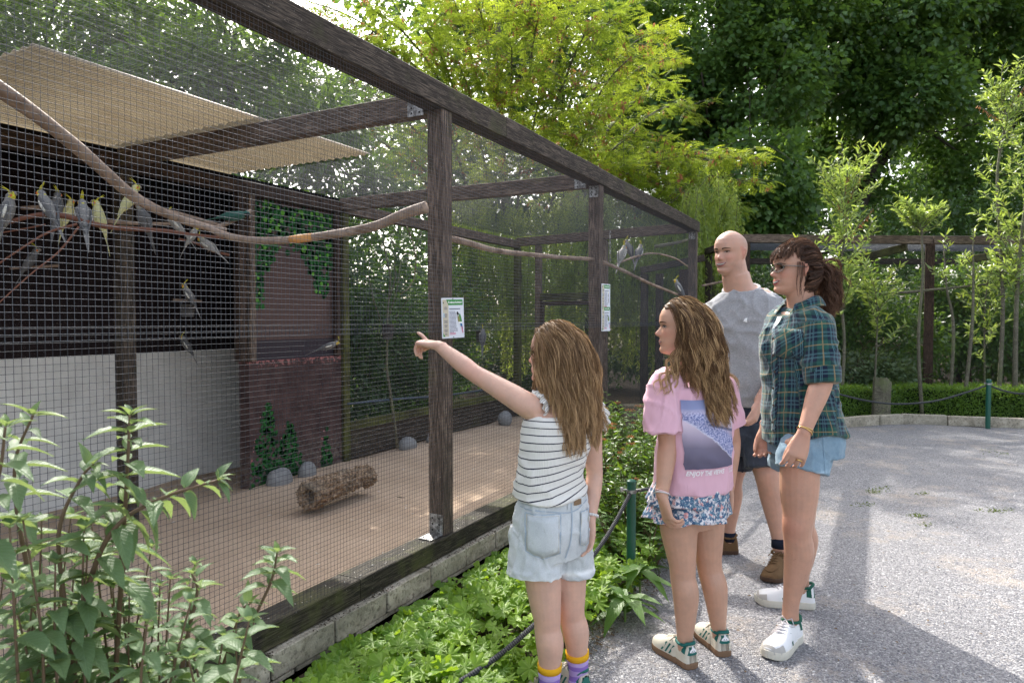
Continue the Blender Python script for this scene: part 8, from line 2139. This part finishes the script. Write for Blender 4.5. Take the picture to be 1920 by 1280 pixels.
    ctr = np.array(tuple(T[3])); X = (P-ctr)@np.array(tuple(r)); Y = (P-ctr)@np.array(tuple(f)); low = np.clip((z0+.10-P[:, 2])/.14, 0, 1); body = P[:, 2] < z0+.12
    P[:, 2] += np.where(body, low*(.055*np.clip(np.abs(X)/.19, 0, 1)**2-.020*np.clip(-Y/.16, 0, 1)+.015*np.clip(Y/.16, 0, 1)), 0); set_cos(top, P)
    P0 = vcos(top); wrinkle(top, .010, (9, 9, 6.5), 51, True)
    # cloth coordinates for the check
    P = P0; aL = np.array(tuple(Le-Ls)); LL_ = np.linalg.norm(aL); aL /= LL_; S0 = np.array(tuple(Ls)); tt_ = (P-S0)@aL; rad = np.linalg.norm(P-S0-tt_[:, None]*aL, axis=1); isl = (rad < .098) & (tt_ > -.01) & (((P-S0)@np.array(tuple(-r))) > -.055+.02*0)
    th = np.arctan2(X, Y); cu = np.where(isl, np.arctan2((P-S0)@np.array(tuple(r)), (P-S0)@np.array(tuple(f)))*.078+.02, np.where(np.abs(th) < .8, th*.16, th*.155)); cv = np.where(isl, -tt_+.03, P[:, 2]+.012*np.sin(th*2))
    add_attr(top, 'cuv', np.stack([cu, cv, np.zeros(len(P))], 1))
    def plaid(name):
        t = NT(name); s = t.sep(t.attr('cuv', 'Vector')); per = .084
        def bands(x, stops):
            w = t.math('FRACT', t.math('DIVIDE', x, per)); return t.ramp(w, stops, 'CONSTANT')
        broad = [(0, 0), (.10, 1), (.46, 0), (.60, 1), (.96, 0)]
        navy = [(0, 0.0), (.56, 1), (1, 1)]
        gA = bands(s[0], [(0, .0), (.06, 1), (.50, 0), (.56, 0)]); gB = bands(s[1], [(0, .0), (.06, 1), (.50, 0), (.56, 0)])
        c = t.mix(t.math('MULTIPLY', t.math('ADD', gA, gB), .5), (.008, .014, .034), (.022, .090, .072))
        teal = t.math('MAXIMUM', bands(s[0], [(0, 0), (.655, 1), (.675, 0), (.70, 1), (.72, 0), (.83, 1), (.85, 0), (.875, 1), (.895, 0)]), bands(s[1], [(0, 0), (.655, 1), (.675, 0), (.70, 1), (.72, 0), (.83, 1), (.85, 0), (.875, 1), (.895, 0)]))
        c = t.mix(t.math('MULTIPLY', teal, .6), c, (.12, .27, .30))
        ora = t.math('MAXIMUM', bands(s[0], [(0, 0), (.255, 1), (.305, 0)]), bands(s[1], [(0, 0), (.255, 1), (.305, 0)]))
        c = t.mix(t.math('MULTIPLY', ora, .6), c, (.33, .22, .10)); n = t.noise(t.coord(), 280, 2); t.bump(n, .2, .0015); c = t.mix(t.ramp(n, [(.35, .25), (.5, 0)]), c, (.01, .02, .03)); return t.set(c, .9, .15, sheen=.25)
    M_pl = plaid('green_check'); to = link('checked_shirt', top, M_pl, o); b = bvh_of(top)
    mb = MB(); mb.add(*cuff); cm = mb.mesh('c', True); Pc = vcos(cm); tt2 = (Pc-S0)@aL; add_attr(cm, 'cuv', np.stack([np.arctan2((Pc-S0)@np.array(tuple(r)), (Pc-S0)@np.array(tuple(f)))*.076+.045, -tt2*1.0+.012, np.zeros(len(Pc))], 1))
    cm2 = link('rolled_cuff', cm, M_pl, to); cm2.modifiers.new('s', 'SUBSURF').render_levels = 1; wrinkle(cm, .005, (16, 16, 16), 3, True)
    # collar, placket, pocket, buttons
    def cuv_of(ob, k=.3):
        P = vcos(ob.data); add_attr(ob.data, 'cuv', np.stack([P@np.array(tuple(f))+P@np.array(tuple(r))*.5, P[:, 2]+P@np.array(tuple(r))*.6, P[:, 2]*0], 1))
    n = 26; vs = []; cc = at(1502, 573, 2.95)
    for i in range(n):
        a = -PI*.5+PI*.14+(2*PI-PI*.28)*i/(n-1); a += PI
        wv = 1.0
        d = f*(-math.sin(a))*-1
        d = (f*math.sin(a)+r*math.cos(a)); frt = max(0, math.sin(a))
        base = cc+d*.068-V(0, 0, .030*frt)+V(0, 0, .012); top_ = cc+d*.064+V(0, 0, .040-.038*frt); mid = top_+d*.012+V(0,0,.002); out_ = cc+d*(.098+.014*frt)+V(0, 0, -.004-.052*frt)
        vs += [base, top_, mid, out_]
    fs = [(i*4+j, (i+1)*4+j, (i+1)*4+j+1, i*4+j+1) for i in range(n-1) for j in range(3)]
    m2 = bpy.data.meshes.new('collar'); m2.from_pydata([tuple(v) for v in vs], [], fs); shade(m2); co = link('collar', m2, M_pl, to); cuv_of(co); co.modifiers.new('s', 'SOLIDIFY').thickness = .003; co.modifiers.new('ss', 'SUBSURF').render_levels = 2
    C = at(1497, 700, 2.96); U = r
    pk = patch(b, C, U, V(0, 0, 1), f, list(np.linspace(-.016, .016, 5)), lambda u: (-.24, .20), .003, 'button_placket', M_pl, to, rows=40, thick=.0015); cuv_of(pk)
    bu = MB()
    for k in range(6):
        q = proj(b, C+V(0, 0, .15-.07*k)+f*.4, -f, .006)
        if q is not None: bu.tube([q, q+f*.002], [.0055, .0050], n=10)
    bb_ = bu.build('buttons', plain('button', (.06, .04, .03), .3, .5), to, smooth=False); tag(bb_, kind='stuff')
    Np = (f*.55-r*.83).normalized(); Up = Np.cross(V(0, 0, 1))
    pc = patch(b, at(1478, 640, 2.85), -Up, V(0, 0, 1), Np, list(np.linspace(-.05, .05, 9)), lambda u: (-.058-.012*(1-abs(u)/.05), .050), .003, 'chest_pocket', M_pl, to, rows=8, thick=.0012); cuv_of(pc)
    vu = patch(b, at(1474, 601, 2.95), U, V(0, 0, 1), f, list(np.linspace(-.013, .013, 7)), lambda u: (-.055*(1-abs(u)/.013), .016), .0036, 'white_undershirt', NT('undershirt').set((.75, .75, .73), .8, .2), to, rows=6)
    # light denim shorts
    sh = remesh_union([tube([at(1503, 785, 2.96), at(1507, 815, 2.965), at(1507, 852, 2.965)], [(.156, .112), (.168, .126), (.164, .124)], n=40, sub=5, side=r, power=2.4),
        tube([at(1513, 812, 2.91), at(1508, 850, 2.88), at(1503, 882, 2.868)], [(.088, .104), (.094, .112), (.098, .110)], n=30, sub=5, side=r, power=2.2),
        tube([at(1498, 818, 3.04), at(1492, 850, 3.05), at(1488, 878, 3.06)], [(.085, .10), (.10, .115), (.10, .112)], n=30, sub=5, side=r, power=2.2)], .005, 4); wrinkle(sh, .005, (15, 15, 10), 61, True)
    P = vcos(sh); add_attr(sh, 'hem', np.clip(1-np.abs(P[:, 2]-at(1498, 878, 2.86).z)/.009, 0, 1)*.9); so = link('denim_shorts', sh, denim_mat('light_denim', (.135, .235, .325), (.27, .39, .48)), o)
    b3 = bvh_of(sh); ribbon(b3, at(1503, 830, 2.9), -f, V(0, 0, 1), -r, [(.0, .09), (.002, .0), (.003, -.10)], .003, .002, 'side_seam', NT('seam4').set((.16, .26, .35), .9, .1), so)
    # sneakers
    M_w = plain('sneaker_white', (.74, .74, .74), .5, .4, var=.04); M_of = plain('sneaker_sole', (.58, .55, .47), .7, .2); M_dg = plain('sneaker_dark_green', (.008, .085, .055), .7, .3); M_gt = plain('grey_suede', (.42, .40, .37), .9, .1); M_lc = plain('lace_grey', (.55, .52, .53), .8, .2)
    for a, dv in ((La, cdir(-.72, -.69)), (Ra, cdir(-.96, .26))):
        g0 = Vector((a.x, a.y, 0))-dv*.060; shoe(o, g0, dv, .268, .100, M_w, M_of, M_dg, c_line=M_dg, toe=M_gt, lace=M_lc, sole_h=.034, ankle_h=.078, name='sneaker')
    # jewellery
    def band(c, ax, rad, th, mat, name, sq=1.0):
        ax = Vector(ax).normalized(); u = ax.orthogonal().normalized(); w = ax.cross(u); mb = MB(); mb.tube([c+u*math.cos(a)*rad+w*math.sin(a)*rad*sq for a in np.linspace(0, 2*PI, 25)], [th]*25, n=8, cap=False); return mb.build(name, mat, o, smooth=True)
    gold = NT('gold').set((.75, .50, .18), .22, .5, 1.0)
    band(Lw+(Le-Lw).normalized()*.010, (Le-Lw)+cdir(.6, 0)*.05, .0305, .0022, gold, 'bangle'); band(Lw+(Le-Lw).normalized()*.016, (Le-Lw)-cdir(.6, 0)*.02, .0300, .0020, gold, 'bangle')
    mb = MB(); ax = (Re-Rw).normalized(); u = ax.orthogonal().normalized(); w = ax.cross(u)
    for k in range(18): a = 2*PI*k/18; p = Rw+ax*.008+u*math.cos(a)*.0285+w*math.sin(a)*.0285; mb.tube([p-ax*.0035, p, p+ax*.0035], [.002, .0042, .002], n=6)
    mb.build('bead_bracelet', plain('wood_beads', (.30, .12, .09), .5, .3, var=.6, scale=200), o, smooth=True)
    hd = (at(1489, 872, 2.675)-Lw).normalized(); band(Lw+hd*.112+cdir(.5, .0)*.010-r*.004, hd, .0105, .0022, gold, 'ring')
    # hair: swept back to a low ponytail, loose fringe
    R = np.random.default_rng(21); MH = hair_mat('hair_dark_brown', (.020, .011, .008), (.075, .040, .026), (.26, .14, .085))
    def hl(x, y, z): return (z > .29 or (z > -.05 and y < .05) or (z > -.36 and y < -.09)) and not (y > .31 and z < .36) and not (abs(x) > .26 and y > -.04 and z < .13)
    hair_cap(M, H, g, hl, 1.04, MH, o)
    Mr = np.array(M)[:3, :3]; tie = at(1532, 503, 2.945); tie_l = M.inverted()@tie
    G_ = 520; roots, loc = cap_roots(M, H, g, G_, hl, R, 1.04); head = Ell(M@V(0, -.055*H, .0), (.352*H, .425*H, .540*H), M)
    S_ = 20; gl = np.zeros((G_, S_, 3)); tn = np.array(tuple(tie))
    for i in range(S_):
        t = i/(S_-1); P = roots*(1-t)+(tn+R.normal(size=(1, 3))*0)*t; lift = 1+.03*math.sin(PI*t); P = P+np.array(tuple(V(0, 0, 1)))*(.012*math.sin(PI*t)*(loc[:, 2] > .1))[:, None]
        P = head.push(P, lift); gl[:, i] = P
    gl[:, -1] = tn+R.normal(size=(G_, 3))*.006; gl[:, -2] = gl[:, -1]*.5+gl[:, -3]*.5
    gl += np.sin(np.linspace(0, 9, S_))[None, :, None]*R.normal(size=(G_, 1, 3))*.0022
    strands('hair', gl, MH, o, kids=22, spread=.0150, width=.0019, seg=9, tone=R.beta(1.6, 2.2, G_), tip=.8, frizz=.0022, seed=3)
    # ponytail
    n = 150; a0 = R.normal(size=(n, 3))*.008; rt = tn+a0; back = np.array(tuple(-hf)); d0 = back*.75+np.array([0, 0, .12])+R.normal(size=(n, 3))*.30
    pc_ = [Ell(T[7]+V(0, 0, -.03), (.165, .115, .06), Matrix((r, f, V(0, 0, 1))).transposed()), Ell(T[5], (.16, .13, .16), Matrix((r, f, V(0, 0, 1))).transposed()), Ell(M@V(0, -.06*H, -.02*H), (.36*H, .44*H, .53*H), M)]
    gl = sim(rt, d0, 20, .0108, np.array([0, 0, -1.0])+back*.10, pc_, .24, .010, 55, R)
    core = gl.mean(0, keepdims=True); gl = core+(gl-core)*np.linspace(1, 1.0, gl.shape[1])[None, :, None]*1.05
    strands('ponytail', gl, MH, o, kids=26, spread=.016, width=.0020, tone=R.beta(1.6, 2.0, n), frizz=.0055, seed=4)
    # fringe and loose strands by the ear
    n = 80; rt = []; dd = []
    while len(rt) < n:
        x = R.uniform(-.25, .25); z = R.uniform(.33, .46); y = float(head_y(np.array([x]), z, g)[0])+.02; p = M@(V(x, y, z)*H); rt.append(tuple(p)); q = M.to_3x3()@V(x*1.4-.15, .75, .10); dd.append(tuple(q))
    gl = sim(rt, dd, 9, .0078, np.array(tuple(M.to_3x3()@V(-.25, .22, -1))), [Ell(M@V(0, -.02*H, .02*H), (.35*H, .455*H, .52*H), M)], .30, .004, 60, R)
    strands('fringe', gl, MH, o, kids=22, spread=.011, width=.0017, seg=8, tone=R.beta(1.8, 1.8, n), frizz=.0038, seed=6)
    rt = [tuple(M@(V(-.315, .10-.03*k, .12)*H)) for k in range(5)]; gl = sim(rt, [tuple(M.to_3x3()@V(-.3, .1, -1))]*5, 16, .0105, np.array([0, 0, -1.0]), [Ell(M@V(0, -.03*H, 0), (.355*H, .44*H, .52*H), M)], .25, .005, 40, R)
    strands('loose_strands', gl, MH, o, kids=5, spread=.006, width=.0016, tone=np.full(5, .3), frizz=.002, seed=7)
    mb = MB(); ax = Vector(tuple(-hf))+V(0, 0, .1); ax.normalize(); u = ax.orthogonal().normalized(); w = ax.cross(u); m = 40
    mb.tube([tie+ax*.004+(u*math.cos(a)+w*math.sin(a))*(.020+.003*math.sin(a*9))+ax*.004*math.cos(a*7) for a in np.linspace(0, 2*PI, m)], [.0075+.002*math.sin(k*2.1) for k in range(m)], n=8, cap=False); mb.build('hair_tie', plain('scrunchie', (.55, .42, .36), .7, .2, var=.4, scale=120), o, smooth=True)
    return o
woman()
